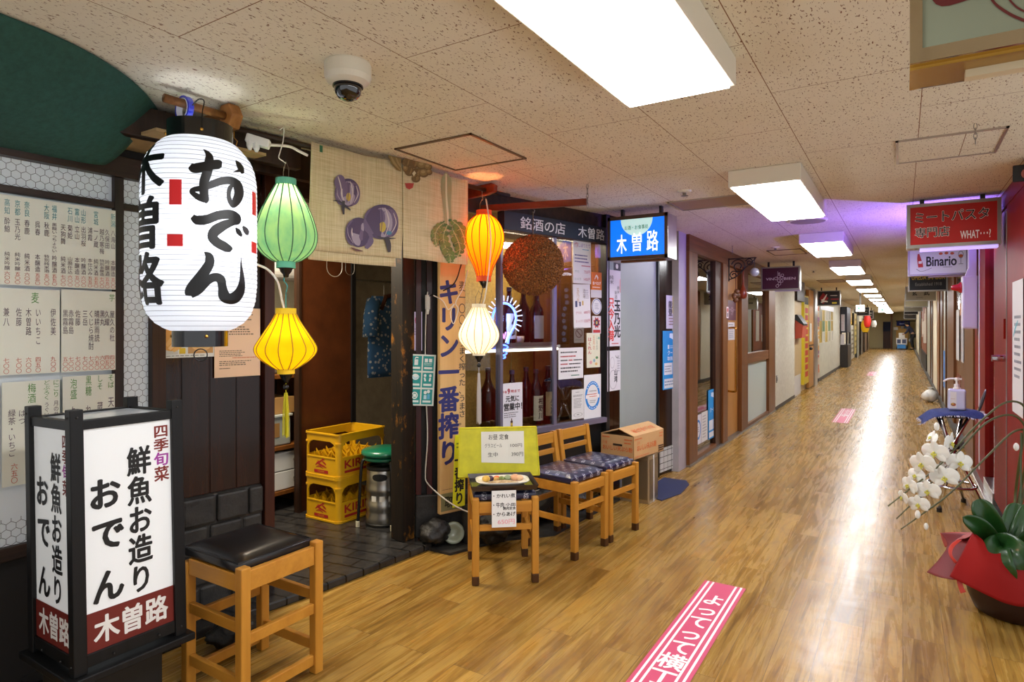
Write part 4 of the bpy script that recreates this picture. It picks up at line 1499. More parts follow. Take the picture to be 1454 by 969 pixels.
# papers on the brown pillar
paper(W_DOOR, 'food_poster', 'white poster with a picture of yellow food, behind the lower end of the big lantern', 'poster', (215, 303, 440, 508), '#dcdcd4',
      [('r', .03, .1, .40, .93, '#c9c6ba'), ('d', .30, .62, .20, .24, '#e0a24a'), ('b', [(.22, .75, .05), (.30, .62, .07), (.45, .45, .05)], '#eab768'), ('b', [(.26, .82, .05), (.36, .70, .07), (.50, .55, .05)], '#f0c684'),
       ('b', [(.32, .86, .05), (.42, .77, .07), (.55, .64, .05)], '#e5b060'), ('r', .42, .80, .52, .92, '#d9b81e'), ('r', .56, .62, .98, .92, '#b98c50'), ('d', .78, .76, .16, .11, '#d8b070'), ('d', .1, .9, .04, .05, '#c8b428'),
       ('l', 1, .04, .945, .96, .985, '#7d7d70')], off=0.006)
paper(W_DOOR, 'notice', 'peach coloured printed notice on the brown pillar, right of the big lantern', 'notice', (303, 368, 438, 535), '#ecc9a6',
      [('l', 1, .45, .08, .93, .11, '#5b4a3c'), ('l', 1, .55, .15, .85, .19, '#5b4a3c'), ('l', 4, .1, .26, .85, .40, '#5b4a3c'), ('l', 4, .1, .61, .72, .71, '#5b4a3c'), ('l', 1, .38, .71, .9, .74, '#c8603c'), ('l', 3, .1, .76, .85, .84, '#5b4a3c'), ('l', 1, .1, .86, .36, .89, '#5b4a3c')], off=0.009)

# ================================================================== box sign in front of the menu wall
az_ = Vector((-0.030, -0.003, 1)).normalized()
ax_ = (Vector((1, -0.026, 0)) - az_ * az_.dot(Vector((1, -0.026, 0)))).normalized()
ay_ = az_.cross(ax_)
HW = 0.1732
org = Vector((-2.1523, 0.8961, 1.0785)) - ax_ * HW + ay_ * HW - az_ * 0.80
MS = Matrix(((ax_.x, ay_.x, az_.x, org.x), (ax_.y, ay_.y, az_.y, org.y), (ax_.z, ay_.z, az_.z, org.z), (0, 0, 0, 1)))
o = thing('box_sign', 'white box sign in a black frame with a maroon band, on a black plinth', 'sign', M=MS)
M_FR = wood('worn_black_frame', '#161617', '#0c0c0d', 'z', 1, 0.45)
pw = 0.019
for sx_ in (-1, 1):
    for sy_ in (-1, 1):
        c = Vector((sx_ * (HW - pw), sy_ * (HW - pw)))
        part('post', MB().box(c.x - pw, c.x + pw, c.y - pw, c.y + pw, -0.0, 0.815), M_FR, o, bevel=0.003)
for (zz, hh) in ((0.765, 0.03), (0.035, 0.04)):
    for k in range(4):
        mbx = MB().box(-HW + 2 * pw - 0.002, HW - 2 * pw + 0.002, -HW + 0.006, -HW + 2 * pw - 0.006, zz - hh / 2, zz + hh / 2).xform(Matrix.Rotation(k * math.pi / 2, 4, 'Z'))
        part('rail', mbx, M_FR, o, bevel=0.002)
part('ledge', MB().box(-HW - 0.02, HW + 0.02, -HW - 0.02, HW + 0.02, -0.025, 0.0), M_FR, o, bevel=0.004)
M_SIGNW = plain('sign_white', '#e4e6e6', 0.3, emit=0.16)
part('top_glass', MB().box(-HW + 0.03, HW - 0.03, -HW + 0.03, HW - 0.03, 0.768, 0.774), plain('top_white_glass', '#d4d8da', 0.08, emit=0.1), o)
pin = HW - 0.014
for k, nm in ((0, 'panel'), (1, 'panel'), (2, 'panel'), (3, 'panel')):
    Rk = Matrix.Rotation(k * math.pi / 2, 4, 'Z')
    part(nm, MB().box(-HW + 2 * pw, HW - 2 * pw, -pin, -pin + 0.005, 0.05, 0.755).xform(Rk), M_SIGNW, o)
    if k in (0, 1):
        x0, ww, z0, hh = -HW + 2 * pw, 2 * HW - 4 * pw, 0.055, 0.695
        fm_ = lambda x, y, lay: Rk @ Vector((x0 + x * ww, -pin - 0.0008 - 0.0002 * lay, z0 + (1 - y) * hh))
        BK = '#101010'
        draw(o, [('v', '四季', .79, .02, .98, .155, '#7c2318', {'bold': .03}), ('v', '旬', .79, .155, .98, .225, '#a33c9c', {'bold': .03}), ('v', '菜', .79, .225, .98, .30, '#7c2318', {'bold': .03}),
                 ('v', '鮮魚お造り', .47, .11, .76, .81, BK, {'bold': .036}), ('t', 'お', .07, .235, .40, .37, BK, {'bold': .045}), ('t', 'で', .08, .43, .43, .56, BK, {'bold': .045}), ('t', 'ん', .08, .655, .42, .795, BK, {'bold': .045}),
                 ('r', .0, .825, 1.0, 1.0, '#6e1d14'), ('t', '木曽路', .08, .85, .93, .975, '#e9e6e2', {'bold': .035})], fm_, emit=0.0)
scw = MB()
for k in (0, 1):
    Rk = Matrix.Rotation(k * math.pi / 2, 4, 'Z')
    for (x, z) in ((-HW + pw, 0.79), (HW - pw, 0.79), (-0.06, 0.03), (0.08, 0.03), (HW - pw, 0.03)):
        scw.ball(tuple(Rk @ Vector((x, -HW, z))), 0.004, 8, 6)
part('screws', scw, plain('screw_dark', '#3a3836', 0.4, 0.7), o)
part('plinth', MB().box(org.x - 0.12, org.x + 0.13, org.y - 0.15, org.y + 0.11, 0.0, org.z - 0.02), plain('black_plinth', '#0d0d0d', 0.5), o, world=True, bevel=0.004)

# ================================================================== stool with black seat
o = thing('wooden_stool', 'honey wood stool with a black padded seat beside the box sign', 'stool', loc=(-2.11, 1.5025, 0))
LEG = 0.038
xw, yw = 0.165, 0.160
for sx_ in (-1, 1):
    for sy_ in (-1, 1):
        zt2 = 0.512 if sx_ > 0 else 0.47
        part('leg', MB().box(sx_ * xw - LEG / 2, sx_ * xw + LEG / 2, sy_ * yw - LEG / 2, sy_ * yw + LEG / 2, 0, zt2), M_CHAIR, o, bevel=0.004)
for sx_ in (-1, 1):
    part('seat_rail', MB().box(sx_ * xw - 0.012, sx_ * xw + 0.012, -yw + LEG / 2, yw - LEG / 2, 0.425, 0.497 if sx_ > 0 else 0.47), M_CHAIRX, o, bevel=0.003)
    part('stretcher', MB().box(sx_ * xw - 0.010, sx_ * xw + 0.010, -yw + LEG / 2, yw - LEG / 2, 0.235, 0.275), M_CHAIRX, o, bevel=0.003)
    part('stretcher', MB().box(sx_ * xw - 0.010, sx_ * xw + 0.010, -yw + LEG / 2, yw - LEG / 2, 0.035, 0.075), M_CHAIRX, o, bevel=0.003)
for sy_ in (-1, 1):
    part('seat_rail', MB().box(-xw + LEG / 2, xw - LEG / 2, sy_ * yw - 0.012, sy_ * yw + 0.012, 0.425, 0.485), M_CHAIRX, o, bevel=0.003)
    part('stretcher', MB().box(-xw + LEG / 2, xw - LEG / 2, sy_ * yw - 0.010, sy_ * yw + 0.010, 0.28, 0.32), M_CHAIRX, o, bevel=0.003)
    part('stretcher', MB().box(-xw + LEG / 2, xw - LEG / 2, sy_ * yw - 0.010, sy_ * yw + 0.010, 0.085, 0.125), M_CHAIRX, o, bevel=0.003)


def cushion(x0, x1, y0, y1, z0, z1, crown=0.012, n=12):
    mb = MB()
    def f(u_, v_):
        x, y = x0 + (x1 - x0) * u_, y0 + (y1 - y0) * v_
        e = max(abs(u_ - 0.5), abs(v_ - 0.5)) * 2
        return Vector((x, y, z1 + crown * (1 - e ** 3) - (0.010 if e > 0.97 else 0)))
    mb.grid(f, n, n)
    mb.box(x0 - 0.002, x1 + 0.002, y0 - 0.002, y1 + 0.002, z0, z1 - 0.008)
    return mb
M_VINYL = plain('black_vinyl', '#131315', 0.28, var=0.2, vscale=5, coat=0.2)
part('seat_pad', cushion(-0.185, 0.148, -0.165, 0.148, 0.488, 0.53), M_VINYL, o, smooth=True, bevel=0.006)
part('piping', MB().tube([(-0.185, -0.165, 0.522), (0.148, -0.165, 0.522), (0.148, 0.148, 0.522), (-0.185, 0.148, 0.522)], 0.0035, 6, closed=True), M_VINYL, o)

# ================================================================== chairs, food display, crates and other things in front of the restaurant
def fabric_navy():
    t = NT('navy_motif_cloth')
    vo = t.n('TexVoronoi', voronoi_dimensions='2D')
    vo.inputs['Scale'].default_value = 1.0
    vo.inputs['Randomness'].default_value = 0.0
    t.l(t.coords((19, 19, 19), rot=(0, 0, R(45))), vo.inputs['Vector'])
    n = t.n('TexNoise', Scale=170.0, Detail=1.0)
    t.l(t.coords(), n.inputs['Vector'])
    f1 = t.ramp(vo.outputs['Distance'], [(0.24, '#ffffff'), (0.28, '#000000')])
    f2 = t.ramp(n.outputs[0], [(0.50, '#000000'), (0.54, '#ffffff')])
    f = t.mix(1.0, f1, f2, 'MULTIPLY')
    t.l(t.mix(f, '#20223f', '#a9a9b6'), t.b.inputs['Base Color'])
    t.b.inputs['Roughness'].default_value = 0.3
    t.b.inputs['Coat Weight'].default_value = 0.4
    return t.m
M_NAVY = fabric_navy()
M_CHAIRD = wood('beech_dark_foot', '#5a3616', '#26170b', 'z', 0.8, 0.5)  # darker beech for the lowest end of the chair legs


def chair(label, fm, xdir, w_=0.352, d_=0.40, back=True, group=None):
    rz = math.atan2(xdir[1], xdir[0])
    o = thing('wooden_chair', label, 'chair', loc=(fm[0], fm[1], 0), rotz=rz, group=group)
    L = 0.037
    hw = w_ / 2
    for sx in (-1, 1):
        x = sx * (hw - L / 2)
        lg = part('leg', MB().box(x - L / 2, x + L / 2, 0, L, 0.046, 0.452), M_CHAIR, o, bevel=0.005)
        part('dark_foot', MB().box(x - L / 2 - 0.0004, x + L / 2 + 0.0004, -0.0004, L + 0.0004, 0, 0.047), M_CHAIRD, lg, bevel=0.004)
        lb = part('leg', MB().beam((x, d_ - L / 2, 0.046), (x, d_ - L / 2, 0.44), L, L, (0, 1, 0)).beam((x, d_ - L / 2, 0.44), (x, d_ + 0.015, 0.665), L, L * 0.85, (0, 1, 0)), M_CHAIR, o, bevel=0.004)
        part('dark_foot', MB().box(x - L / 2, x + L / 2, d_ - L, d_, 0, 0.047), M_CHAIRD, lb, bevel=0.004)
        part('seat_rail', MB().box(x - 0.011, x + 0.011, L, d_ - L, 0.375, 0.432), M_CHAIRX, o, bevel=0.003)
        part('stretcher', MB().box(x - 0.010, x + 0.010, L, d_ - L, 0.20, 0.235), M_CHAIRX, o, bevel=0.003)
    part('seat_rail', MB().box(-hw + L, hw - L, 0.006, 0.030, 0.375, 0.432), M_CHAIRX, o, bevel=0.003)
    part('seat_rail', MB().box(-hw + L, hw - L, d_ - 0.030, d_ - 0.006, 0.375, 0.432), M_CHAIRX, o, bevel=0.003)
    part('stretcher', MB().box(-hw + L, hw - L, 0.009, 0.029, 0.28, 0.312), M_CHAIRX, o, bevel=0.003)
    part('stretcher', MB().box(-hw + L, hw - L, d_ - 0.029, d_ - 0.009, 0.25, 0.282), M_CHAIRX, o, bevel=0.003)
    part('back_rail', MB().box(-hw + L / 2, hw - L / 2, d_ + 0.000, d_ + 0.018, 0.59, 0.66), M_CHAIRX, o, bevel=0.004)
    part('back_rail', MB().box(-hw + L / 2, hw - L / 2, d_ - 0.008, d_ + 0.010, 0.525, 0.558), M_CHAIRX, o, bevel=0.003)
    part('seat_pad', cushion(-hw + 0.012, hw - 0.012, 0.035, d_ - 0.02, 0.434, 0.478, 0.010), M_NAVY, o, smooth=True, bevel=0.007)
    return o


xd = Vector((0.056, 0.347)).normalized()
chair('honey wood chair with navy patterned seat, directly behind the food display chair', (-1.565, 3.402), xd, group='chairs in front of the show window')
chair('honey wood chair with navy patterned seat, next to the cardboard box', (-1.512, 3.785), xd, group='chairs in front of the show window')
xd2 = Vector((0.275, 0.226)).normalized()
dc = chair('honey wood chair carrying the food tray and the yellow board', (-1.7595, 2.749), xd2, d_=0.41, group='chairs in front of the show window')
MC = WM[dc.name]


def on_chair(x, y, z, rz=0.0, rx=0.0):
    return MC @ Matrix.Translation((x, y, z)) @ Matrix.Rotation(rz, 4, 'Z') @ Matrix.Rotation(rx, 4, 'X')


M_YEL = plain('yellow_board', '#cfc81e', 0.5, var=0.18, vscale=14)
o = thing('display_board', 'worn yellow plastic board with a handwritten price paper, leaning on the display chair', 'board', M=on_chair(-0.004, 0.30, 0.491, 0, R(-7)))
bd = MB().prism([(-0.235, 0.006), (-0.228, 0), (0.232, 0), (0.238, 0.006), (0.225, 0.278), (0.219, 0.284), (-0.22, 0.284), (-0.226, 0.278)], lambda x, z, d: (x, d, z), 0.0, 0.006)
part('board', bd, M_YEL, o, bevel=0.002)
part('rim', MB().tube([(-0.23, -0.001, 0.006), (0.232, -0.001, 0.006), (0.22, -0.001, 0.278), (-0.221, -0.001, 0.278)], 0.004, 6, closed=True), M_YEL, o)
sh = MB().grid(lambda u_, v_: Vector((-0.10 + 0.247 * u_, -0.0045 - 0.003 * abs(math.sin(v_ * 3) * math.sin(u_ * 5)), 0.085 + 0.172 * v_ - 0.012 * u_ * (1 - v_))), 8, 6)
pp = part('price_paper', sh, plain('paper_white', '#e4e2d8', 0.7), o, solid=0.0008)
draw(o, [('t', 'お昼 定食', .17, .06, .64, .24, '#33312e'), ('t', 'グラスビール', .08, .36, .48, .50, '#33312e'), ('t', '100円', .68, .38, .95, .50, '#33312e'), ('t', '生中', .15, .65, .38, .80, '#33312e'), ('t', '390円', .70, .66, .97, .80, '#33312e')],
     face_map(-0.10, 0.08, 0.247, 0.172, -0.0085))

o = thing('serving_tray', 'black lacquer tray lying on the seat of the display chair', 'tray', M=on_chair(-0.006, 0.135, 0.490))
tw, td = 0.168, 0.135
part('base', MB().box(-tw, tw, -td, td, 0, 0.005), M_LACQ, o, bevel=0.003)
rm = MB()
for k, (a_, b_) in enumerate((((-tw, -td), (tw, -td)), ((tw, -td), (tw, td)), ((tw, td), (-tw, td)), ((-tw, td), (-tw, -td)))):
    rm.prism([a_, b_, (b_[0] * 1.06, b_[1] * 1.07), (a_[0] * 1.06, a_[1] * 1.07)], lambda x, y, d: (x, y, 0.003 + (0.024 if (abs(x) > tw * 1.01 or abs(y) > td * 1.01) else 0) + d), 0, 0.003)
part('rim', rm, plain('tray_rim_brown', '#2c1a12', 0.3, coat=0.4), o)
o = thing('food_plate', 'white oblong plate with simmered flatfish and vegetables on the black tray', 'plate', M=on_chair(-0.004, 0.128, 0.4955))


def sq_plate(u_, v_):
    a = 2 * math.pi * u_
    k = (abs(math.cos(a)) ** 3.5 + abs(math.sin(a)) ** 3.5) ** (-1 / 3.5)
    P = [(0.62, 0.004), (0.66, 0.004), (0.78, 0.008), (0.92, 0.016), (1.0, 0.024), (1.0, 0.027), (0.9, 0.020), (0.75, 0.011), (0.6, 0.008), (0.02, 0.008)]
    r, z = P[min(len(P) - 1, int(round(v_ * (len(P) - 1))))]
    return Vector((0.145 * r * k * math.cos(a), 0.092 * r * k * math.sin(a), z))
part('dish', MB().grid(sq_plate, 48, 9, closed_u=True), plain('glazed_white', '#e6e1d6', 0.15, coat=0.5), o, smooth=True)
fish = MB().grid(lambda u_, v_: Vector((-0.085 + 0.17 * u_, -0.022 + (v_ - 0.5) * 0.075 * math.sin(math.pi * min(1, u_ * 0.85 + 0.12)), 0.010 + 0.016 * math.sin(math.pi * v_) * math.sin(math.pi * (0.1 + 0.85 * u_)))), 14, 8)
part('simmered_fish', fish, m_plaster('fish_skin', '#7a5a36', '#cdb58c', 45, 0.35, 0.4), o, smooth=True)
for (x, y, r, c_) in ((-0.085, 0.035, 0.022, '#d2a94a'), (-0.062, 0.044, 0.020, '#3a1f3a'), (-0.025, 0.050, 0.018, '#d8602c'), (0.0, 0.040, 0.017, '#6d7c3c'), (0.035, 0.048, 0.020, '#93a27c'), (0.075, 0.042, 0.024, '#d9a37c'), (0.10, 0.030, 0.022, '#d8b089'), (-0.03, 0.030, 0.016, '#c79a52')):
    rb_ = random.Random(int(x * 999))
    part('food_morsel', MB().ball((x, y, 0.010 + r * 0.5), r, 9, 6, sx=rb_.uniform(0.8, 1.2), sy=rb_.uniform(0.8, 1.2), sz=0.8), plain('food_' + c_.strip('#'), c_, 0.4, var=0.2, vscale=40), o, smooth=True)
o = thing('menu_card', 'white handwritten menu card hanging in front of the display chair seat', 'menu card', M=on_chair(-0.012, -0.024, 0.308, 0, R(-3)))
part('card', MB().box(-0.064, 0.064, 0, 0.0015, 0, 0.188), plain('card_white', '#e9e8e6', 0.5), o)
draw(o, [('t', '・かれい煮', .06, .08, .96, .20, '#222222', {'bold': .02}), ('t', '・牛肉', .06, .32, .50, .46, '#222222', {'bold': .02}), ('t', '小皿', .56, .34, .98, .43, '#222222', {'bold': .02}), ('t', '焼肉定食', .45, .44, .98, .53, '#222222', {'bold': .02}), ('t', '・からあげ', .06, .58, .97, .70, '#222222', {'bold': .02}), ('t', '650円', .24, .78, .93, .92, '#eea6b0', {'bold': .01})],
     face_map(-0.064, 0, 0.128, 0.188, -0.0008))

# ---- tall beer board, yellow strip, notices and cable on the lattice
W_KIR = Wall(-2.395, 2.985, 21)
k0, k1 = W_KIR.sz(625)[0], W_KIR.sz(661)[0]
zk = 0.20
o = thing('beer_board', 'tall pale wooden beer board with navy vertical lettering, leaning beside the doorway', 'sign board', M=W_KIR.M(k0, zk))
bw, bh = k1 - k0, 1.70
part('board', MB().box(0, bw, 0, 0.035, 0, bh), wood('pale_board', '#d9b47c', '#c79f66', 'z', 0.5, 0.5), o, bevel=0.004)
zf = lambda v: 1 - (W_KIR.sz(643, v)[1] - zk) / bh
xf = lambda u: (W_KIR.sz(u)[0] - k0) / bw
NV = '#25286a'
draw(o, [('v', 'キリン一番搾り', xf(622), zf(396), xf(652), zf(661), NV, {'bold': .045}), ('v', '麦一〇〇％', xf(651), zf(398), xf(661), zf(478), '#2a2a30'), ('v', 'うまく搾った、うまさ。', xf(651), zf(482), xf(661), zf(606), '#2a2a30', {'bold': .012}),
         ('l', 1, xf(628), zf(693), xf(644), zf(695), '#6d5a44'), ('r', xf(626), zf(699), .985, zf(724), '#7f7c58'), ('v', '取', xf(631), zf(703), xf(643), zf(720), '#1a1a1a', {'bold': .03}), ('v', '扱', xf(646), zf(702), xf(657), zf(719), '#1a1a1a', {'bold': .03})],
     face_map(0, 0, bw, bh, -0.0012))
o = thing('beer_strip', 'narrow bright yellow plastic strip with black lettering, in front of the tall beer board', 'sign board', M=W_KIR.M(W_KIR.sz(643.5)[0] - 0.034, 0.245, 0.05))
sw = 0.088
part('strip', MB().prism([(0.0, 0.0), (sw, 0.0), (sw, 0.44), (0.018, 0.44)], lambda x, z, d: (x, d, z), 0.0, 0.004), plain('yellow_strip', '#dcdc22', 0.35), o)
draw(o, [('v', '一番搾り', .14, .26, .92, .97, '#141414', {'bold': .05}), ('l', 2, .3, .1, .8, .2, '#4a6a2a')], face_map(0, 0, sw, 0.44, -0.0012))
solo('stone_stump', MB().lathe([(0.055, 0.0), (0.058, 0.1), (0.052, 0.235), (0.03, 0.243), (0.001, 0.244)], 18, tuple(W_KIR.pt(W_KIR.sz(654)[0] + 0.04, 0.0, 0.05))), M_STONE, 'short round dark stone post under the yellow strip', 'stone post', loc=W_KIR.pt(W_KIR.sz(654)[0] + 0.04, 0, 0.05), world=True, smooth=True)
paper(W_LAT, 'laminated_notice', 'small laminated no smoking notice on the maroon lattice', 'notice', (575, 599, 443, 498), '#cfc0e6',  # card's lavender is the purple light falling on it, painted in
      [('o', .28, .22, .13, .10, .3, '#7d5ab8'), ('o', .72, .22, .15, .11, .25, '#b8486a'), ('r', .61, .20, .83, .235, '#b8486a'), ('l', 3, .12, .42, .88, .62, '#8a76b0')], off=0.016, rough=0.15)
tq = []
for r_ in range(3):
    for c_ in range(2):
        x0, y0 = .06 + c_ * .46, .03 + r_ * .325
        tq += [('r', x0, y0, x0 + .41, y0 + .29, '#1b9a98'), ('r', x0 + .05, y0 + .215, x0 + .36, y0 + .255, '#e6f2f0')]
WH = '#e9f4f2'
tq += [('r', .19, .10, .33, .21, WH), ('b', [(.2, .09, .03), (.26, .06, .04), (.34, .07, .03)], WH), ('r', .58, .08, .70, .15, WH), ('r', .74, .08, .86, .15, WH), ('l', 2, .56, .16, .90, .22, WH),
       ('d', .26, .44, .13, .06, WH), ('b', [(.12, .42, .05), (.25, .47, .06), (.40, .43, .05)], '#bfe3ee'), ('d', .62, .41, .05, .03, WH), ('d', .82, .41, .05, .03, WH), ('b', [(.60, .45, .06), (.64, .52, .07)], WH), ('b', [(.82, .45, .06), (.80, .52, .07)], WH),
       ('o', .26, .80, .12, .07, .3, WH), ('r', .2, .77, .32, .83, WH), ('d', .66, .74, .06, .035, WH), ('d', .78, .72, .06, .035, WH), ('b', [(.66, .79, .10), (.66, .87, .11)], '#bfe3ee'), ('b', [(.79, .77, .10), (.79, .87, .11)], '#5fb7e0')]
paper(W_LAT, 'pictogram_sheet', 'white sheet with six teal pictogram squares, taped on the lattice', 'notice', (577, 614, 503, 575), '#dfe6df', tq, off=0.05, tilt=3)
cpts = [W_LAT.pt(W_LAT.sz(u, v)[0], W_LAT.sz(u, v)[1], of) for u, v, of in ((606, 415, 0.045), (604, 440, 0.045), (603, 500, 0.034), (604, 560, 0.036), (606, 620, 0.04), (603, 668, 0.045), (606, 684, 0.06))]
cpts += [Vector((-2.33, 2.98, 0.30)), Vector((-2.25, 3.06, 0.23)), Vector((-2.16, 3.16, 0.19)), Vector((-2.06, 3.28, 0.24))]
solo('power_cable', MB().tube(catmull(cpts), 0.0042, 6), M_CABLE, 'long white cable hanging down the lattice to the chairs', 'cable', smooth=True, loc=tuple(cpts[3]), world=True)
pc = W_LAT.pt(W_LAT.sz(606)[0], W_LAT.sz(606, 440)[1], 0.05)
solo('cable_socket', MB().box(pc.x - 0.012, pc.x + 0.012, pc.y - 0.012, pc.y + 0.012, pc.z, pc.z + 0.09).tube([pc + Vector((0, 0, 0.0)), pc + Vector((0, 0, -0.03))], [0.012, 0.006], 10), M_WHITE, 'white inline cable socket high on the lattice beside the beer board', 'socket', loc=tuple(pc), world=True, bevel=0.003)
c_ = [pc + Vector((0.0, 0, 0.08)), W_KIR.pt(W_KIR.sz(636)[0], 1.60, 0.05), W_KIR.pt(W_KIR.sz(648)[0], 1.72, 0.05), W_KIR.pt(W_KIR.sz(653)[0], 1.80, 0.04)]
solo('black_cable', MB().tube(catmull(c_), 0.004, 6), M_BLACKTR, 'black cable from the inline socket up over the beer board', 'cable', smooth=True, loc=tuple(c_[1]), world=True)
cc = [W_KIR.pt(W_KIR.sz(u, v)[0], W_KIR.sz(u, v)[1], 0.03 + 0.004 * i) for i, (u, v) in enumerate(((612, 420), (625, 428), (632, 440), (640, 432), (634, 445), (638, 460), (644, 440), (640, 430), (650, 410), (656, 385)))]
solo('tied_cord', MB().tube(catmull(cc), 0.003, 6), M_CABLE, 'bundle of thin white cord tied up on the tall beer board', 'cord', smooth=True, loc=tuple(cc[3]), world=True)


# ---- rocks
def rock(name, label, c, r, seed, sz=0.8, sx=1.0, sy=1.0, mat=None, cat='rock'):
    bm = bmesh.new()
    bmesh.ops.create_icosphere(bm, subdivisions=4, radius=1.0)
    from mathutils import noise
    for v in bm.verts:
        p = v.co * 1.6 + Vector((seed * 3.1, seed, 0))
        k = 1 + 0.28 * noise.noise(p) + 0.14 * noise.noise(p * 3.3) + 0.05 * noise.noise(p * 9)
        v.co *= k * r
        v.co.x *= sx
        v.co.y *= sy
        v.co.z *= sz
    zmin = min(v.co.z for v in bm.verts)
    mb = MB()
    bm.verts.index_update()
    mb.add([(v.co.x, v.co.y, v.co.z - zmin) for v in bm.verts], [[q.index for q in f.verts] for f in bm.faces])
    bm.free()
    return solo(name, mb, mat or M_ROCK, label, cat, group='rocks along the restaurant foot', loc=c, smooth=True)


q = at_z(612, 784, 0.0)
rock('rock', 'round black lava rock at the right end of the tiled step', (q.x - 0.02, q.y + 0.06, 0.016), 0.088, 1, 0.85)
rock('rock', 'long black rock behind the left leg of the display chair', (-2.14, 3.21, 0.0), 0.115, 4, 0.85, 0.9, 1.2)
rock('rock', 'black rock under the display chair', (-2.17, 3.56, 0.0), 0.12, 7, 0.75, 1.0, 1.2)
rock('rock', 'black rock under the middle wooden chair', (-2.13, 3.84, 0.0), 0.125, 9, 0.8, 0.9, 1.3)
rock('rock', 'black rock under the wooden chair nearest the cardboard box', (-2.03, 4.16, 0.0), 0.10, 12, 0.8, 0.9, 1.2)
rock('rock', 'flat black rock on the floor behind the stool', (-2.42, 1.62, 0.0), 0.085, 15, 0.6, 0.9, 1.2)
struct('floor_kerb', MB().prism([(-2.43, 2.92), (-2.26, 2.92), (-2.14, 3.28), (-1.90, 3.55), (-1.86, 4.55), (-2.05, 4.55), (-2.38, 3.25)], lambda x, y, z: (x, y, z), 0, 0.016), M_STONE)
q = at_z(643, 775, 0.0)
sc_ = at_t(644, 757, 3.84)
dn = (Vector((0, 0, 1.35)) - sc_)
dn.z = 0
dn = (dn.normalized() + Vector((0, 0, 0.35))).normalized()
o = thing('saucer', 'pale green ceramic saucer leaning behind the round black rock', 'saucer', M=Matrix.Translation(sc_) @ dn.to_track_quat('Z', 'Y').to_matrix().to_4x4())
part('dish', MB().lathe([(0.001, 0.0), (0.03, 0.0), (0.034, 0.005), (0.05, 0.007), (0.066, 0.014), (0.066, 0.017), (0.05, 0.011), (0.036, 0.009), (0.032, 0.005), (0.001, 0.004)], 36), plain('celadon', '#8f9884', 0.25, coat=0.4), o, smooth=True)
part('foot_ring', MB().lathe([(0.034, -0.006), (0.034, 0.002), (0.030, 0.002), (0.030, -0.006)], 28, cap0=False, cap1=False), plain('celadon', '#aeb6a2', 0.25), o)


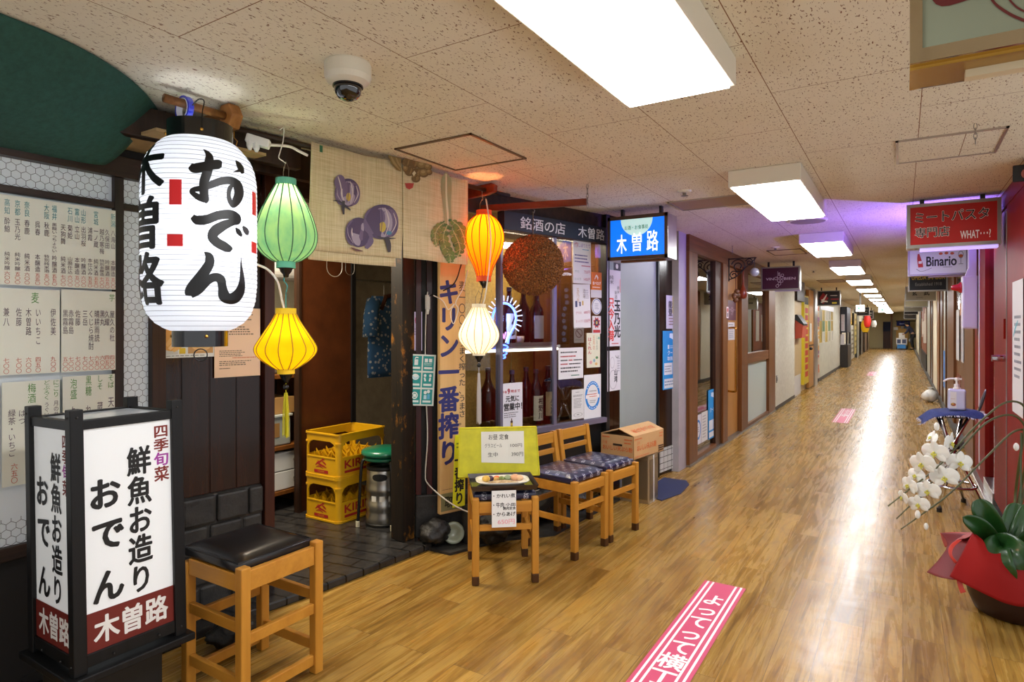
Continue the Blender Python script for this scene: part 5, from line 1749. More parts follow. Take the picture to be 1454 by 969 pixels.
# ---- beer crates
def crate(label, loc):
    o = thing('beer_crate', label, 'crate', loc=loc, group='yellow beer crates')
    wx, wy, H = 0.166, 0.222, 0.296
    M_CR = plain('crate_yellow', '#d4a010', 0.38, var=0.08, vscale=10)
    th = 0.010
    for nm, w_, d_, rz in (('end_wall', wx, wy, 0), ('end_wall', wx, wy, math.pi), ('side_wall', wy, wx, math.pi / 2), ('side_wall', wy, wx, -math.pi / 2)):
        mb = MB()
        fy = -d_
        c = 0.03
        mb.box(-w_ + c, w_ - c, fy, fy + th, 0.012, 0.138)
        mb.box(-w_ + c, w_ - c, fy - 0.004, fy + th + 0.002, 0.126, 0.138)
        mb.box(-w_ + c, w_ - c, fy, fy + th, 0.240, 0.286)
        for sgn in (-1, 1):
            mb.prism([(sgn * (w_ - c), 0.241), (sgn * (w_ - c - 0.055), 0.241), (sgn * (w_ - c - 0.022), 0.228), (sgn * (w_ - c), 0.195)], lambda x, z, d: (x, fy + d, z), 0.0, th)
        mb.box(-w_ + c, w_ - c, fy - 0.006, fy + th, 0.0, 0.014)
        mb.box(-w_ + c, w_ - c, fy - 0.007, fy + th, 0.284, H)
        mb.xform(Matrix.Rotation(rz, 4, 'Z'))
        part(nm, mb, M_CR, o, bevel=0.002)
    for sx in (-1, 1):
        for sy in (-1, 1):
            mb = MB()
            a0 = {(1, 1): 0, (-1, 1): 90, (-1, -1): 180, (1, -1): 270}[(sx, sy)]
            cx, cy, r = sx * (wx - 0.032), sy * (wy - 0.032), 0.032
            for (z0, z1, rr) in ((0.0, 0.016, r + 0.007), (0.0, H, r), (0.226, 0.236, r + 0.006), (H - 0.012, H, r + 0.007)):
                pl = [(cx + rr * math.cos(R(a0 + k * 11.25)), cy + rr * math.sin(R(a0 + k * 11.25))) for k in range(9)]
                pi = [(cx + (r - 0.01) * math.cos(R(a0 + k * 11.25)), cy + (r - 0.01) * math.sin(R(a0 + k * 11.25))) for k in range(8, -1, -1)]
                mb.prism(pl + pi, lambda x, y, z: (x, y, z), z0, z1)
            part('corner_post', mb, M_CR, o)
    part('bottom', MB().box(-wx + 0.012, wx - 0.012, -wy + 0.012, wy - 0.012, 0.004, 0.012), M_CR, o)
    gr = MB()
    for i in range(1, 5):
        y = -wy + 2 * wy * i / 5
        for k in range(8):
            x0_, x1_ = -wx + 0.012 + (2 * wx - 0.024) * k / 8, -wx + 0.012 + (2 * wx - 0.024) * (k + 1) / 8
            za, zb = (0.125, 0.165) if k % 2 else (0.165, 0.125)
            gr.add([(x0_, y, 0.012), (x1_, y, 0.012), (x1_, y, zb), (x0_, y, za)], [(0, 1, 2, 3)])
    for i in range(1, 4):
        x = -wx + 2 * wx * i / 4
        for k in range(10):
            y0_, y1_ = -wy + 0.012 + (2 * wy - 0.024) * k / 10, -wy + 0.012 + (2 * wy - 0.024) * (k + 1) / 10
            za, zb = (0.125, 0.165) if k % 2 else (0.165, 0.125)
            gr.add([(x, y0_, 0.012), (x, y1_, 0.012), (x, y1_, zb), (x, y0_, za)], [(0, 1, 2, 3)])
    part('divider_grid', gr, M_CR, o, solid=0.003)
    RD = '#a51c1a'
    draw(o, [('b', [(.16, .50, .03), (.30, .36, .10), (.46, .24, .09), (.60, .14, .05)], RD), ('b', [(.24, .30, .03), (.40, .42, .11), (.62, .50, .10), (.80, .58, .04)], RD), ('b', [(.55, .22, .04), (.68, .32, .10), (.78, .42, .04)], RD),
             ('b', [(.20, .62, .02), (.36, .54, .07), (.50, .58, .05), (.62, .66, .02)], RD), ('b', [(.30, .20, .02), (.36, .28, .05), (.42, .36, .03)], RD), ('d', .62, .12, .07, .05, RD), ('r', .10, .74, .90, .92, RD), ('t', 'HOLDER', .32, .79, .68, .87, '#d4a010')],
         face_map(-0.085, 0.016, 0.17, 0.115, -wy - 0.0012))
    side = lambda x, y, lay: Vector((wx + 0.0012 + 0.0002 * lay, -0.185 + x * 0.37, 0.016 + (1 - y) * 0.11))
    draw(o, [('t', 'KIRIN', .04, .08, .74, .58, RD, {'bold': .03}), ('r', .04, .70, .74, .86, RD)], side)
    return o
crate('lower yellow beer crate with red lettering, standing on the black tiles', (-3.157 - 0.166, 2.883 + 0.222, 0.041))
crate('upper yellow beer crate, stacked on the other crate', (-3.157 - 0.166, 2.883 + 0.222, 0.041 + 0.297))

# ---- keg and green stool
KX, KY = -2.935, 3.075
o = thing('beer_keg', 'steel beer keg with a black top under the green stool', 'keg', loc=(KX, KY, 0.041))
part('barrel', MB().lathe([(0.105, 0.0), (0.116, 0.008), (0.118, 0.06), (0.112, 0.085), (0.113, 0.10), (0.118, 0.112), (0.118, 0.15), (0.113, 0.158), (0.113, 0.215), (0.118, 0.222), (0.118, 0.245), (0.114, 0.258), (0.112, 0.29), (0.110, 0.375), (0.106, 0.38), (0.102, 0.375), (0.100, 0.33)], 40, cap1=True), M_STEEL, o, smooth=True)
part('rubber_top', MB().lathe([(0.112, 0.365), (0.116, 0.375), (0.112, 0.392), (0.10, 0.392), (0.098, 0.37)], 36, cap0=False, cap1=False), plain('keg_rubber', '#121212', 0.5), o, smooth=True)
part('rubber_foot', MB().lathe([(0.104, 0.0), (0.119, 0.0), (0.121, 0.016), (0.116, 0.022)], 36), plain('keg_rubber', '#121212', 0.5), o)
fa = math.atan2(-KY, -KX)
for k in (-0.25,):
    hm = MB()
    for a_ in range(9):
        pass
    def hole(u_, v_):
        a_ = fa + k + (u_ - 0.5) * 0.9
        e = math.sqrt(max(0, 1 - (2 * u_ - 1) ** 2)) * 0.018 + 0.006
        return Vector((0.1125 * math.cos(a_), 0.1125 * math.sin(a_), 0.325 + (v_ - 0.5) * 2 * e))
    hm.grid(hole, 12, 3)
    part('grip_hole', hm, plain('keg_hole', '#0a0a0a', 0.7), o)
lb = MB()
for k in range(4):
    a0 = fa - 0.75 + k * 0.5
    lb.grid(lambda u_, v_: Vector((0.1145 * math.cos(a0 + 0.3 * u_), 0.1145 * math.sin(a0 + 0.3 * u_), 0.168 + 0.036 * v_)), 4, 1)
part('labels', lb, plain('keg_label', '#d8d5cc', 0.5), o)
o = thing('round_stool', 'round stool with a green padded seat and black legs over the beer keg', 'stool', loc=(KX + 0.01, KY + 0.0, 0.041))
M_GV = plain('green_vinyl', '#0d6b4e', 0.3, coat=0.3)
part('seat', MB().lathe([(0.001, 0.458), (0.14, 0.458), (0.152, 0.464), (0.156, 0.476), (0.15, 0.492), (0.12, 0.502), (0.001, 0.506)], 40), M_GV, o, smooth=True)
part('seat_ring', MB().lathe([(0.001, 0.428), (0.13, 0.428), (0.142, 0.436), (0.142, 0.446), (0.13, 0.452), (0.001, 0.452)], 40), M_GV, o, smooth=True)
for k, a_ in enumerate((-122, -32, 58, 148)):
    ca, sa_ = math.cos(R(a_)), math.sin(R(a_))
    lg = part('leg', MB().tube(catmull([(0.09 * ca, 0.09 * sa_, 0.44), (0.135 * ca, 0.135 * sa_, 0.435), (0.155 * ca, 0.155 * sa_, 0.40), (0.168 * ca, 0.168 * sa_, 0.2), (0.180 * ca, 0.180 * sa_, 0.02)]), 0.010, 10), M_BLACKTR, o, smooth=True)
    part('rubber_foot', MB().lathe([(0.013, 0.0), (0.013, 0.035), (0.011, 0.037)], 12, (0.1805 * ca, 0.1805 * sa_, 0)), plain('foot_cream', '#c8c0a4', 0.5), lg)

# ---- inside the doorway
o = thing('inner_panel', 'brown wooden partition panel inside the doorway behind the yellow crates', 'panel', loc=(-3.60, 3.17, 0.04))
part('panel', MB().box(-3.63, -3.60, 2.93, 3.42, 0.04, 2.2), m_plaster('stained_panel', '#42210f', '#5b2f16', 5, 0.35, 0.03), o, world=True)
part('edge_post', MB().box(-3.64, -3.585, 2.915, 2.935, 0.04, 2.2), M_DARK, o, world=True)
part('edge_post', MB().box(-3.64, -3.585, 3.41, 3.45, 0.04, 2.2), M_BLACK, o, world=True)
o = thing('wall_shelf', 'shelf unit with white drawers inside the doorway, left of the brown panel', 'shelf', loc=(-3.95, 2.8, 0.04))
part('side', MB().box(-4.1, -3.76, 2.62, 2.64, 0.04, 1.0), M_BROWN, o, world=True)
part('side', MB().box(-4.1, -3.76, 3.12, 3.14, 0.04, 1.0), M_BROWN, o, world=True)
for z in (0.15, 0.47, 0.98):
    part('shelf_board', MB().box(-4.1, -3.75, 2.62, 3.14, z, z + 0.025), M_BROWNX, o, world=True)
part('back', MB().box(-4.12, -4.10, 2.62, 3.14, 0.04, 1.0), plain('shelf_back', '#1a1512', 0.6), o, world=True)
for z in (0.18, 0.315):
    d_ = part('drawer', MB().box(-4.08, -3.77, 2.66, 3.11, z, z + 0.13), plain('drawer_white', '#cfcdc6', 0.35), o, world=True, bevel=0.005)
    part('drawer_knob', MB().ball((-3.76, 3.02, z + 0.07), 0.014, 10, 6), M_ALU, d_, world=True)
o = thing('storage_box', 'clear plastic storage box with a brown label on the shelf', 'box', loc=(-3.9, 2.88, 0.50))
part('body', MB().box(-4.05, -3.78, 2.70, 3.0, 0.497, 0.70), plain('clear_plastic', '#8f938c', 0.2), o, world=True, bevel=0.01)
part('lid', MB().box(-4.06, -3.77, 2.69, 3.01, 0.70, 0.72), plain('lid_plastic', '#b4b8b0', 0.25), o, world=True, bevel=0.005)
part('brown_label', MB().box(-3.779, -3.777, 2.80, 2.90, 0.56, 0.66), plain('kraft', '#8a6432', 0.7), o, world=True)
o = thing('carton', 'brown cardboard carton on top of the clear storage box', 'box', loc=(-3.9, 2.88, 0.72))
part('body', MB().box(-4.05, -3.79, 2.70, 3.04, 0.722, 0.84), plain('carton_brown', '#a97f48', 0.7, var=0.08), o, world=True, bevel=0.003)
part('printed_mark', MB().box(-3.789, -3.787, 2.80, 2.86, 0.75, 0.81), plain('carton_print', '#5d3a1c', 0.7), o, world=True)
solo('plastic_bag', MB().ball((-3.92, 2.93, 1.11), 0.12, 14, 9, sx=0.8, sy=1.25, sz=0.95), plain('bag_plastic', '#b9bdb4', 0.25, var=0.2, vscale=12), 'crumpled pale plastic bag on top of the shelf unit', 'bag', loc=(-3.9, 2.9, 1.0), world=True, smooth=True)
o = thing('water_tank', 'white cylindrical water heater fixed up inside the doorway under the green lantern', 'heater', loc=(-4.0, 3.0, 1.70))
part('tank', MB().tube([(-4.0, 2.7, 1.78), (-4.0, 3.22, 1.78)], 0.085, 24), M_WHITE, o, world=True, smooth=False)
part('end_cap', MB().tube([(-4.0, 3.2, 1.78), (-4.0, 3.26, 1.78)], [0.07, 0.06], 24), M_ALU, o, world=True)
part('bracket', MB().box(-5.099, -4.05, 2.9, 2.94, 1.76, 1.80), M_ALU, o, world=True)
# charms hanging on the shelf edge
for (y, z, c_, lab) in ((3.03, 0.55, '#b02a22', 'red paper charm hanging from the shelf edge'), (3.065, 0.50, '#c43a30', 'small red charm hanging lowest on the shelf edge'), (3.095, 0.58, '#d5cdbd', 'white charm hanging at the right end of the shelf')):
    o = thing('paper_charm', lab, 'charm', loc=(-3.735, y, z), group='charms on the shelf edge')
    part('charm', MB().box(-3.738, -3.732, y - 0.016, y + 0.016, z, z + 0.06), plain('charm_' + c_.strip('#'), c_, 0.5), o, world=True, bevel=0.003)
    part('string', MB().tube([(-3.735, y, z + 0.06), (-3.74, y, 1.0)], 0.002, 5), plain('red_string', '#8a2018', 0.6), o, world=True)
# patterned work coat on a hanger
o = thing('work_coat', 'blue and white patterned work coat hanging behind the doorway post', 'coat', loc=(-3.95, 4.0, 0.9))
t = NT('coat_cloth')
vo = t.n('TexVoronoi', Scale=26.0)
t.l(t.coords(), vo.inputs['Vector'])
t.l(t.ramp(vo.outputs['Distance'], [(0.28, '#c8d0da'), (0.36, '#3f6ea4')]), t.b.inputs['Base Color'])
t.b.inputs['Roughness'].default_value = 0.85
coat = MB().grid(lambda u_, v_: Vector((-3.97 + 0.05 * math.cos(2 * math.pi * u_), 4.16 + (0.19 - 0.05 * v_ ** 3) * math.sin(2 * math.pi * u_) + 0.012 * math.sin(14 * u_), 0.90 + 0.72 * v_)), 30, 12, closed_u=True)
part('body', coat, t.m, o, world=True, smooth=True, solid=0.003)
part('sleeve', MB().tube([(-3.95, 4.01, 1.58), (-3.93, 3.96, 1.45), (-3.92, 3.95, 1.26)], [0.06, 0.065, 0.075], 14), t.m, o, world=True, smooth=True)
part('collar', MB().tube([(-3.93, 4.08, 1.5), (-3.92, 4.13, 1.62), (-3.93, 4.21, 1.63)], 0.02, 8), plain('collar_brown', '#5a3320', 0.8), o, world=True)
part('hanger', MB().tube([(-3.97, 4.16, 1.62), (-3.97, 4.16, 1.72), (-3.97, 4.19, 1.743)], 0.004, 6), M_ALU, o, world=True)
solo('coat_rail', MB().tube([(-3.97, 3.46, 1.755), (-3.97, 4.61, 1.755)], 0.011, 10), M_ALU, 'metal rail carrying the patterned work coat inside the doorway', 'rail', loc=(-3.97, 4.0, 1.755), world=True)
# wire hoops under the lintel
for (u, v, r_, lab) in ((478, 380, 0.05, 'larger white wire hoop hanging under the cloth curtain'), (500, 383, 0.03, 'smaller dark wire hoop hanging under the cloth curtain')):
    s_, z_ = W_DOOR.sz(u, v)
    q = W_DOOR.pt(s_, z_, -0.02)
    hp = [q + Vector((0.14 * r_ * math.cos(a_), 0.99 * r_ * math.cos(a_), r_ * math.sin(a_))) for a_ in [math.pi + math.pi * k / 12 for k in range(13)]]
    hp = [Vector((hp[0].x, hp[0].y, 2.035))] + hp + [Vector((hp[-1].x, hp[-1].y, 2.035))]
    solo('wire_hoop', MB().tube(hp, 0.002, 5), M_CABLE if r_ > 0.04 else M_ALU, lab, 'wire hoop', group='wire hoops under the lintel', loc=tuple(q), world=True)

# ---- in the show window: neon bulb, bottles, shelf and lamp
def wpt(u, v, off):
    s_, z_ = W_WIN.sz(u, v)
    return W_WIN.pt(s_, z_, off)
def npt(x, y, off=-0.045):
    return wpt(700 + x / 8.07, 400 + y / 8.07, off)
o = thing('neon_bulb', 'blue and white neon light shaped like a bulb behind the window glass', 'neon light', loc=tuple(npt(180, 880)))
N_BL, N_WH, N_PK = emis('neon_blue', '#0a5cff', 5.5), emis('neon_white', '#cfd8ff', 1.5), emis('neon_pink', '#ff6ad8', 1.6)
ol = [(130, 720), (110, 640), (60, 540), (45, 420), (75, 320), (130, 258), (180, 246), (235, 262), (290, 320), (315, 410), (300, 500), (262, 575), (235, 640), (222, 715)]
part('bulb_outline', MB().tube([npt(*p) for p in catmull(ol, 5)], 0.008, 8), N_BL, o, world=True, smooth=True)
for (y, rx, ry) in ((755, 58, 24), (822, 44, 22), (868, 28, 16)):
    part('base_coil', MB().tube([npt(165 + rx * math.cos(a_), y + ry * math.sin(a_)) for a_ in [2 * math.pi * k / 20 for k in range(20)]], 0.005, 6, closed=True), N_BL, o, world=True)
rays = MB()
for k in range(18):
    a_ = R(-205 + k * 14.2)
    ca, sa_ = math.cos(a_), math.sin(a_)
    rays.tube([npt(180 + 152 * ca, 415 + 195 * sa_), npt(180 + 208 * ca, 415 + 258 * sa_)], 0.004, 6)
part('rays', rays, N_WH, o, world=True)
part('filament', MB().tube([npt(*p) for p in catmull([(122, 580), (138, 655), (152, 600), (165, 600), (178, 655), (198, 580)], 4)], 0.0045, 6), N_PK, o, world=True)
part('stem', MB().tube([npt(104, 555), npt(130, 706)], 0.005, 6), N_WH, o, world=True)
part('stem', MB().tube([npt(228, 575), npt(196, 702)], 0.005, 6), N_WH, o, world=True)
lamp('neon_bulb_glow', 'POINT', tuple(npt(190, 420, -0.12)), 4.5, (0.25, 0.35, 1.0), 0.05)

shz = wpt(745, 488, -0.2).z
o = thing('window_shelf', 'shelf board inside the show window carrying the upper bottles', 'shelf', M=W_WIN.M(s0 + 0.01, shz))
SL = m_ - s0 + 0.05
part('board', MB().box(0, SL, 0.06, 0.37, -0.02, 0.0), M_DARKX, o)
part('front_strip', MB().box(0, SL, 0.055, 0.06, -0.025, 0.004), M_ALU, o)
o = thing('shelf_lamp', 'long white lamp tube glowing under the shelf in the show window', 'lamp', M=W_WIN.M(s0 + 0.01, shz - 0.05))
part('tube', MB().tube([(0.02, 0.09, 0.0), (SL + 0.08, 0.09, 0.0)], 0.010, 10), emis('shelf_tube', '#fff0d2', 3.0), o)
part('holder', MB().box(0.0, SL + 0.1, 0.082, 0.098, 0.010, 0.03), M_WHITE, o)


def bottle(label, u, off, z, glass_col, lab_col=None, txt=None, h=0.40, r=0.052, cap='#20242c', extra=None):
    s_ = W_WIN.sz(u)[0]
    # shift for the depth behind the glass
    d_ = ray(u, 464)
    n_ = W_WIN.n
    t_ = (W_WIN.p.dot(n_) + off) / d_.dot(n_)
    q_ = d_ * t_
    s_ = (Vector((q_.x, q_.y, 0)) - W_WIN.p).dot(W_WIN.d)
    o = thing('sake_bottle', label, 'bottle', M=W_WIN.M(s_, z, off), group='bottles in the show window')
    k = h / 0.40
    part('bottle_body', MB().lathe([(0.001, 0.002), (r * 0.9, 0), (r, 0.008), (r, 0.235 * k), (r * 0.92, 0.262 * k), (r * 0.55, 0.30 * k), (0.019, 0.335 * k), (0.0165, 0.375 * k), (0.0165, 0.385 * k)], 28), plain('bottle_' + glass_col.strip('#'), glass_col, 0.12, spec=0.4), o, smooth=True)
    part('cap', MB().lathe([(0.0185, 0.372 * k), (0.0195, 0.374 * k), (0.0195, 0.398 * k), (0.017, 0.402 * k), (0.001, 0.402 * k)], 18), plain('cap_' + cap.strip('#'), cap, 0.35, 0.3), o)
    if lab_col:
        zl0, zl1 = 0.03 * k, 0.21 * k
        f = lambda x, y, lay: Vector(((r + 0.0008 + 0.0004 * lay) * math.sin((x - 0.5) * 2.2), -(r + 0.0008 + 0.0004 * lay) * math.cos((x - 0.5) * 2.2), zl1 + (zl0 - zl1) * y))
        part('label', MB().grid(lambda u_, v_: f(u_, v_, 0), 14, 4), plain('blabel_' + lab_col.strip('#'), lab_col, 0.6), o, smooth=True)
        if txt:
            draw(o, [('v', txt, .30, .06, .74, .94, '#1c1a18', {'bold': .03})] + (extra or []), lambda x, y, lay: f(x, y, lay + 2))
    return o
ZS = zs
bottle('large brown bottle in the narrow left pane of the show window', 693, -0.12, ZS, '#2a1606', None, None, 0.43, 0.055, '#3a2a1c')
bottle('dark bottle half hidden by the opening hours poster', 727, -0.16, ZS, '#08080b', None, None, 0.40, 0.05, '#3a4462')
bottle('dark bottle without a label, right of the opening hours poster', 747, -0.22, ZS, '#08080b', None, None, 0.41, 0.05, '#2c3040')
bottle('bottle with a cream label standing at the front of the lower row', 761, -0.11, ZS, '#08080b', '#d8d2b4', '相野川', 0.40, 0.052, '#23283a')
bottle('bottle with a kraft label at the right end of the lower row', 778, -0.22, ZS, '#08080b', '#b49a6a', '八海', 0.41, 0.052, '#20242e')
bottle('bottle with a white label inside the neon bulb shape', 723, -0.17, shz, '#08080b', '#cfcac6', '金', 0.40, 0.05, '#25262e')
bottle('dark bottle with a pictured label on the upper shelf, right of the neon', 762, -0.15, shz, '#08080b', '#8f8a86', None, 0.38, 0.052, '#d8c24a')
bottle('dark bottle at the back of the upper shelf between the labelled ones', 743, -0.27, shz, '#08080b', None, None, 0.40, 0.05, '#4a4a5a')
solo('sake_cup', MB().lathe([(0.02, 0.0), (0.026, 0.02), (0.028, 0.05), (0.024, 0.05), (0.02, 0.012)], 18), plain('cup_clay', '#a58a70', 0.5), 'small clay cup in front of the bottles on the upper shelf', 'cup', M=W_WIN.M(W_WIN.sz(750)[0] + 0.02, shz, -0.10), smooth=True)

# papers on the glass and posts
P1, P2, P3 = '#4a3a8a', '#b02a52', '#2f6a5c'
paper(W_WIN, 'price_sheet', 'white handwritten drink list at the top right of the show window', 'menu', (813, 838, 341, 403), '#dedbe2',
      [('t', '作', .05, .06, .28, .19, P2), ('t', 'しぼりたて', .30, .08, .95, .17, '#7a3aa8'), ('l', 1, .5, .2, .95, .25, '#4a8ac0'), ('l', 3, .08, .33, .92, .55, P1), ('l', 1, .45, .57, .95, .63, P2), ('t', 'グラス', .08, .70, .32, .76, P3), ('t', '750円', .6, .69, .95, .77, P2), ('t', 'とっくり', .08, .87, .42, .93, P3), ('t', '1450円', .58, .86, .95, .94, P2)], off=0.006)
paper(W_WIN, 'price_sheet', 'white drink list with small bottle drawings, below the upper drink list', 'menu', (814, 838, 404, 466), '#dcd9e0',
      [('v', '玉乃光', .18, .08, .36, .42, '#b8863a'), ('v', '酒楽', .55, .10, .72, .32, '#8a7a6a'), ('l', 5, .62, .12, .95, .34, '#9a94a8'), ('r', .10, .38, .22, .52, '#3c3f6c'), ('r', .34, .40, .42, .50, '#3c3f6c'), ('r', .50, .38, .58, .48, '#c2a050'), ('t', 'グラス', .12, .62, .45, .68, P2), ('t', '680円', .6, .61, .95, .68, P2), ('t', 'とっくり', .12, .81, .5, .87, P2), ('t', '1350円', .58, .80, .95, .88, P2)], off=0.006, tilt=-2)
paper(W_WIN, 'sticker', 'square orange sticker on the right edge of the show window', 'sticker', (839, 853, 387, 412), '#d9741c', [('b', [(.30, .40, .05), (.48, .18, .10), (.66, .34, .06)], '#f2e6d6'), ('b', [(.48, .18, .05), (.62, .42, .05)], '#f2e6d6'), ('t', '食べログ', .08, .52, .92, .72, '#f6ece0', {'bold': .03}), ('l', 1, .08, .8, .92, .93, '#f6ece0')], off=0.007)
paper(W_WIN, 'sticker', 'blank white sticker under the orange one', 'sticker', (838, 853, 412, 423), '#c8c4cc', [], off=0.007)
paper(W_WIN, 'sticker', 'oval white sticker with a blue ring on the show window', 'sticker', (839, 853, 424, 447), '#d4d2da', [('o', .5, .5, .45, .46, .1, '#5a6aa0'), ('l', 4, .3, .3, .72, .7, '#8a8aa0')], off=0.007, round_=True)
paper(W_WIN, 'sticker', 'white sticker with a red and navy star emblem, below the oval sticker', 'sticker', (840, 852, 449, 474), '#cfccd2',
      [('p', [(.5 + (.44 if k % 2 else .30) * math.cos(k * math.pi / 8), .38 + (.34 if k % 2 else .23) * math.sin(k * math.pi / 8)) for k in range(16)], '#b0302c'), ('d', .5, .38, .25, .19, '#26304e'), ('d', .5, .38, .12, .10, '#b8a05a'), ('r', .08, .78, .92, .95, '#b83a3c')], off=0.007)
paper(W_WIN, 'sticker', 'dim grey no smoking sticker below the drink lists', 'sticker', (814, 828, 465, 487), '#6f665e', [('o', .5, .38, .36, .30, .2, '#4a2a20'), ('b', [(.28, .22, .08), (.72, .56, .08)], '#4a2a20'), ('l', 1, .15, .78, .85, .86, '#4a4640')], off=0.006)
paper(W_WIN, 'flyer', 'pale floral flyer with red vertical characters on the show window', 'flyer', (832, 851, 473, 522), '#d8d6c2',
      [('v', 'はくれん', .08, .12, .36, .62, '#b8323c', {'bold': .02}), ('v', '五月の', .44, .06, .62, .5, '#c87038'), ('v', 'こころよき', .68, .08, .84, .5, '#3a6a5a'), ('d', .3, .85, .10, .05, '#d898a0'), ('d', .55, .80, .08, .05, '#8ab0c0'), ('d', .75, .72, .10, .04, '#5a8a5a'), ('d', .7, .9, .1, .04, '#d8b070'), ('d', .9, .15, .07, .04, '#7ab0a0')], off=0.006)
paper(W_WIN, 'notice', 'white printed notice with black and red lines in the middle of the glass', 'notice', (792, 827, 494, 538), '#dddce0',
      [('l', 1, .08, .10, .9, .21, '#3a3a40'), ('l', 1, .08, .23, .82, .34, '#b8363a'), ('l', 1, .08, .36, .40, .46, '#3a3a40'), ('l', 1, .40, .36, .58, .46, '#b8363a'), ('l', 1, .6, .36, .95, .46, '#3a3a40'), ('l', 1, .08, .48, .40, .58, '#b8363a'), ('l', 1, .42, .48, .95, .58, '#3a3a40'), ('l', 2, .08, .60, .92, .82, '#3a3a40'), ('l', 1, .5, .86, .9, .95, '#3a7a6a')], off=0.006)
paper(W_WIN, 'notice', 'narrow white printed sheet low on the glass', 'notice', (811, 828, 553, 595), '#dad9da', [('l', 1, .3, .08, .7, .12, '#555555'), ('l', 2, .1, .18, .9, .26, '#555555'), ('l', 7, .15, .30, .85, .64, '#777777'), ('o', .5, .86, .36, .07, .1, '#888888'), ('l', 1, .4, .83, .6, .89, '#333333')], off=0.006)
rg = [('o', .5, .48, .44, .33, .24, '#1f7fd0'), ('r', .10, .46, .9, .54, '#e8e6e6'), ('l', 1, .16, .43, .84, .48, '#c8502c'), ('l', 1, .3, .48, .8, .53, '#c8502c'), ('l', 1, .3, .36, .72, .40, '#555555'), ('l', 2, .32, .58, .72, .66, '#777777')]
for k in range(9):
    a_ = R(215 + k * 13.5)
    rg.append(('d', .5 + .39 * math.cos(a_), .48 + .293 * math.sin(a_), .022, .016, '#e8f0f8'))
rg += [('d', .5 + .39 * math.cos(R(60 + k * 15)), .48 + .293 * math.sin(R(60 + k * 15)), .022, .016, '#e8f0f8') for k in range(5)]
paper(W_WIN, 'notice', 'white sheet with a big blue ring at the lower right of the glass', 'notice', (828, 852, 532, 594), '#dddde0', rg, off=0.008)
paper(W_WIN, 'hours_poster', 'white opening hours poster in the lower left of the show window', 'poster', (709, 740, 544, 609), '#dcdbe4',
      [('t', '午後', .08, .155, .28, .215, '#a82a3a', {'bold': .03}), ('t', '9', .30, .115, .42, .235, '#a82a3a', {'bold': .06}), ('t', '時まで', .46, .145, .88, .215, '#a82a3a', {'bold': .03}), ('t', '元気に', .22, .27, .84, .41, '#1c1c22', {'bold': .04}), ('t', '営業中！', .14, .43, .98, .60, '#1c1c22', {'bold': .04}), ('l', 3, .15, .63, .85, .76, '#50505a'),
       ('r', .44, .82, .54, .97, '#4a2a14'), ('r', .47, .77, .51, .83, '#4a2a14'), ('r', .44, .87, .54, .93, '#c8a83a')], off=0.012)

# ---- cedar ball on its bar
bc = at_t(757, 377, 3.98)
o = thing('cedar_ball', 'big round brown cedar branch ball hanging from a wooden bar before the window', 'cedar ball', loc=(bc.x, bc.y, bc.z - 0.2))
bm = bmesh.new()
bmesh.ops.create_icosphere(bm, subdivisions=6, radius=0.192)
rnd = random.Random(11)
for v in bm.verts:
    v.co *= 1 + rnd.uniform(-0.035, 0.04)
    v.co.z *= 0.985
bm.verts.index_update()
mb = MB()
mb.add([v.co + bc for v in bm.verts], [[q_.index for q_ in f.verts] for f in bm.faces])
bm.free()
t = NT('dry_cedar')
n1 = t.n('TexNoise', Scale=120.0, Detail=3.0)
t.l(t.coords(), n1.inputs['Vector'])
t.l(t.ramp(n1.outputs[0], [(0.35, '#4a2a14'), (0.6, '#8c5626'), (0.75, '#b8823f')]), t.b.inputs['Base Color'])
t.b.inputs['Roughness'].default_value = 0.95
part('needle_ball', mb, t.m, o, world=True)
tw = MB()
for k in range(900):
    d_ = Vector((rnd.gauss(0, 1), rnd.gauss(0, 1), rnd.gauss(0, 1))).normalized()
    e_ = (d_ + Vector((rnd.gauss(0, .35), rnd.gauss(0, .35), rnd.gauss(0, .35)))).normalized()
    p_ = bc + d_ * 0.188
    q_ = p_ + e_ * 0.020
    sd = d_.cross(Vector((0.3, 0.5, 0.8))).normalized() * 0.0012
    tw.add([p_ + sd, p_ - sd, q_], [(0, 1, 2)])
part('sprigs', tw, t.m, o, world=True)
part('rope', MB().tube([(bc.x, bc.y, bc.z + 0.185), (bc.x, bc.y, 2.085)], 0.003, 6), plain('rope_grey', '#6a5a4a', 0.8), o, world=True)
o = thing('wooden_bar', 'long reddish wooden bar under the ceiling carrying the cedar ball', 'bar', loc=(-2.0, 3.45, 2.125))
b0_, b1_ = Vector((-2.36, 3.36, 2.125)), Vector((-1.665, 3.535, 2.125))
part('bar', MB().beam(b0_, b1_, 0.03, 0.042), wood('red_bar_wood', '#7a3a22', '#5a2614', 'x', 1, 0.35), o, world=True, bevel=0.004)
part('hook', MB().tube([(bc.x, bc.y, 2.1035), (bc.x + 0.012, bc.y, 2.09), (bc.x + 0.006, bc.y, 2.075), (bc.x - 0.006, bc.y, 2.082)], 0.002, 6), M_ALU, o, world=True)


def chain(name, label, p, q, n, r=0.009):
    o = thing(name, label, 'chain', loc=tuple(p))
    for k in range(n):
        c = p.lerp(q, (k + 0.5) / n)
        L_ = (q - p).length / n * 0.72
        ang = math.pi / 2 * (k % 2)
        pts = [c + Vector((r * 0.5 * math.cos(a_) * math.cos(ang), r * 0.5 * math.cos(a_) * math.sin(ang), L_ * math.sin(a_))) for a_ in [2 * math.pi * j / 10 for j in range(10)]]
        part('link', MB().tube(pts, 0.0016, 5, closed=True), M_ALU, o, world=True)
    return o
chain('bar_chain', 'short chain from the ceiling to the end of the wooden bar', Vector((-1.662, 3.536, 2.235)), Vector((-1.662, 3.536, 2.09)), 5, 0.012)

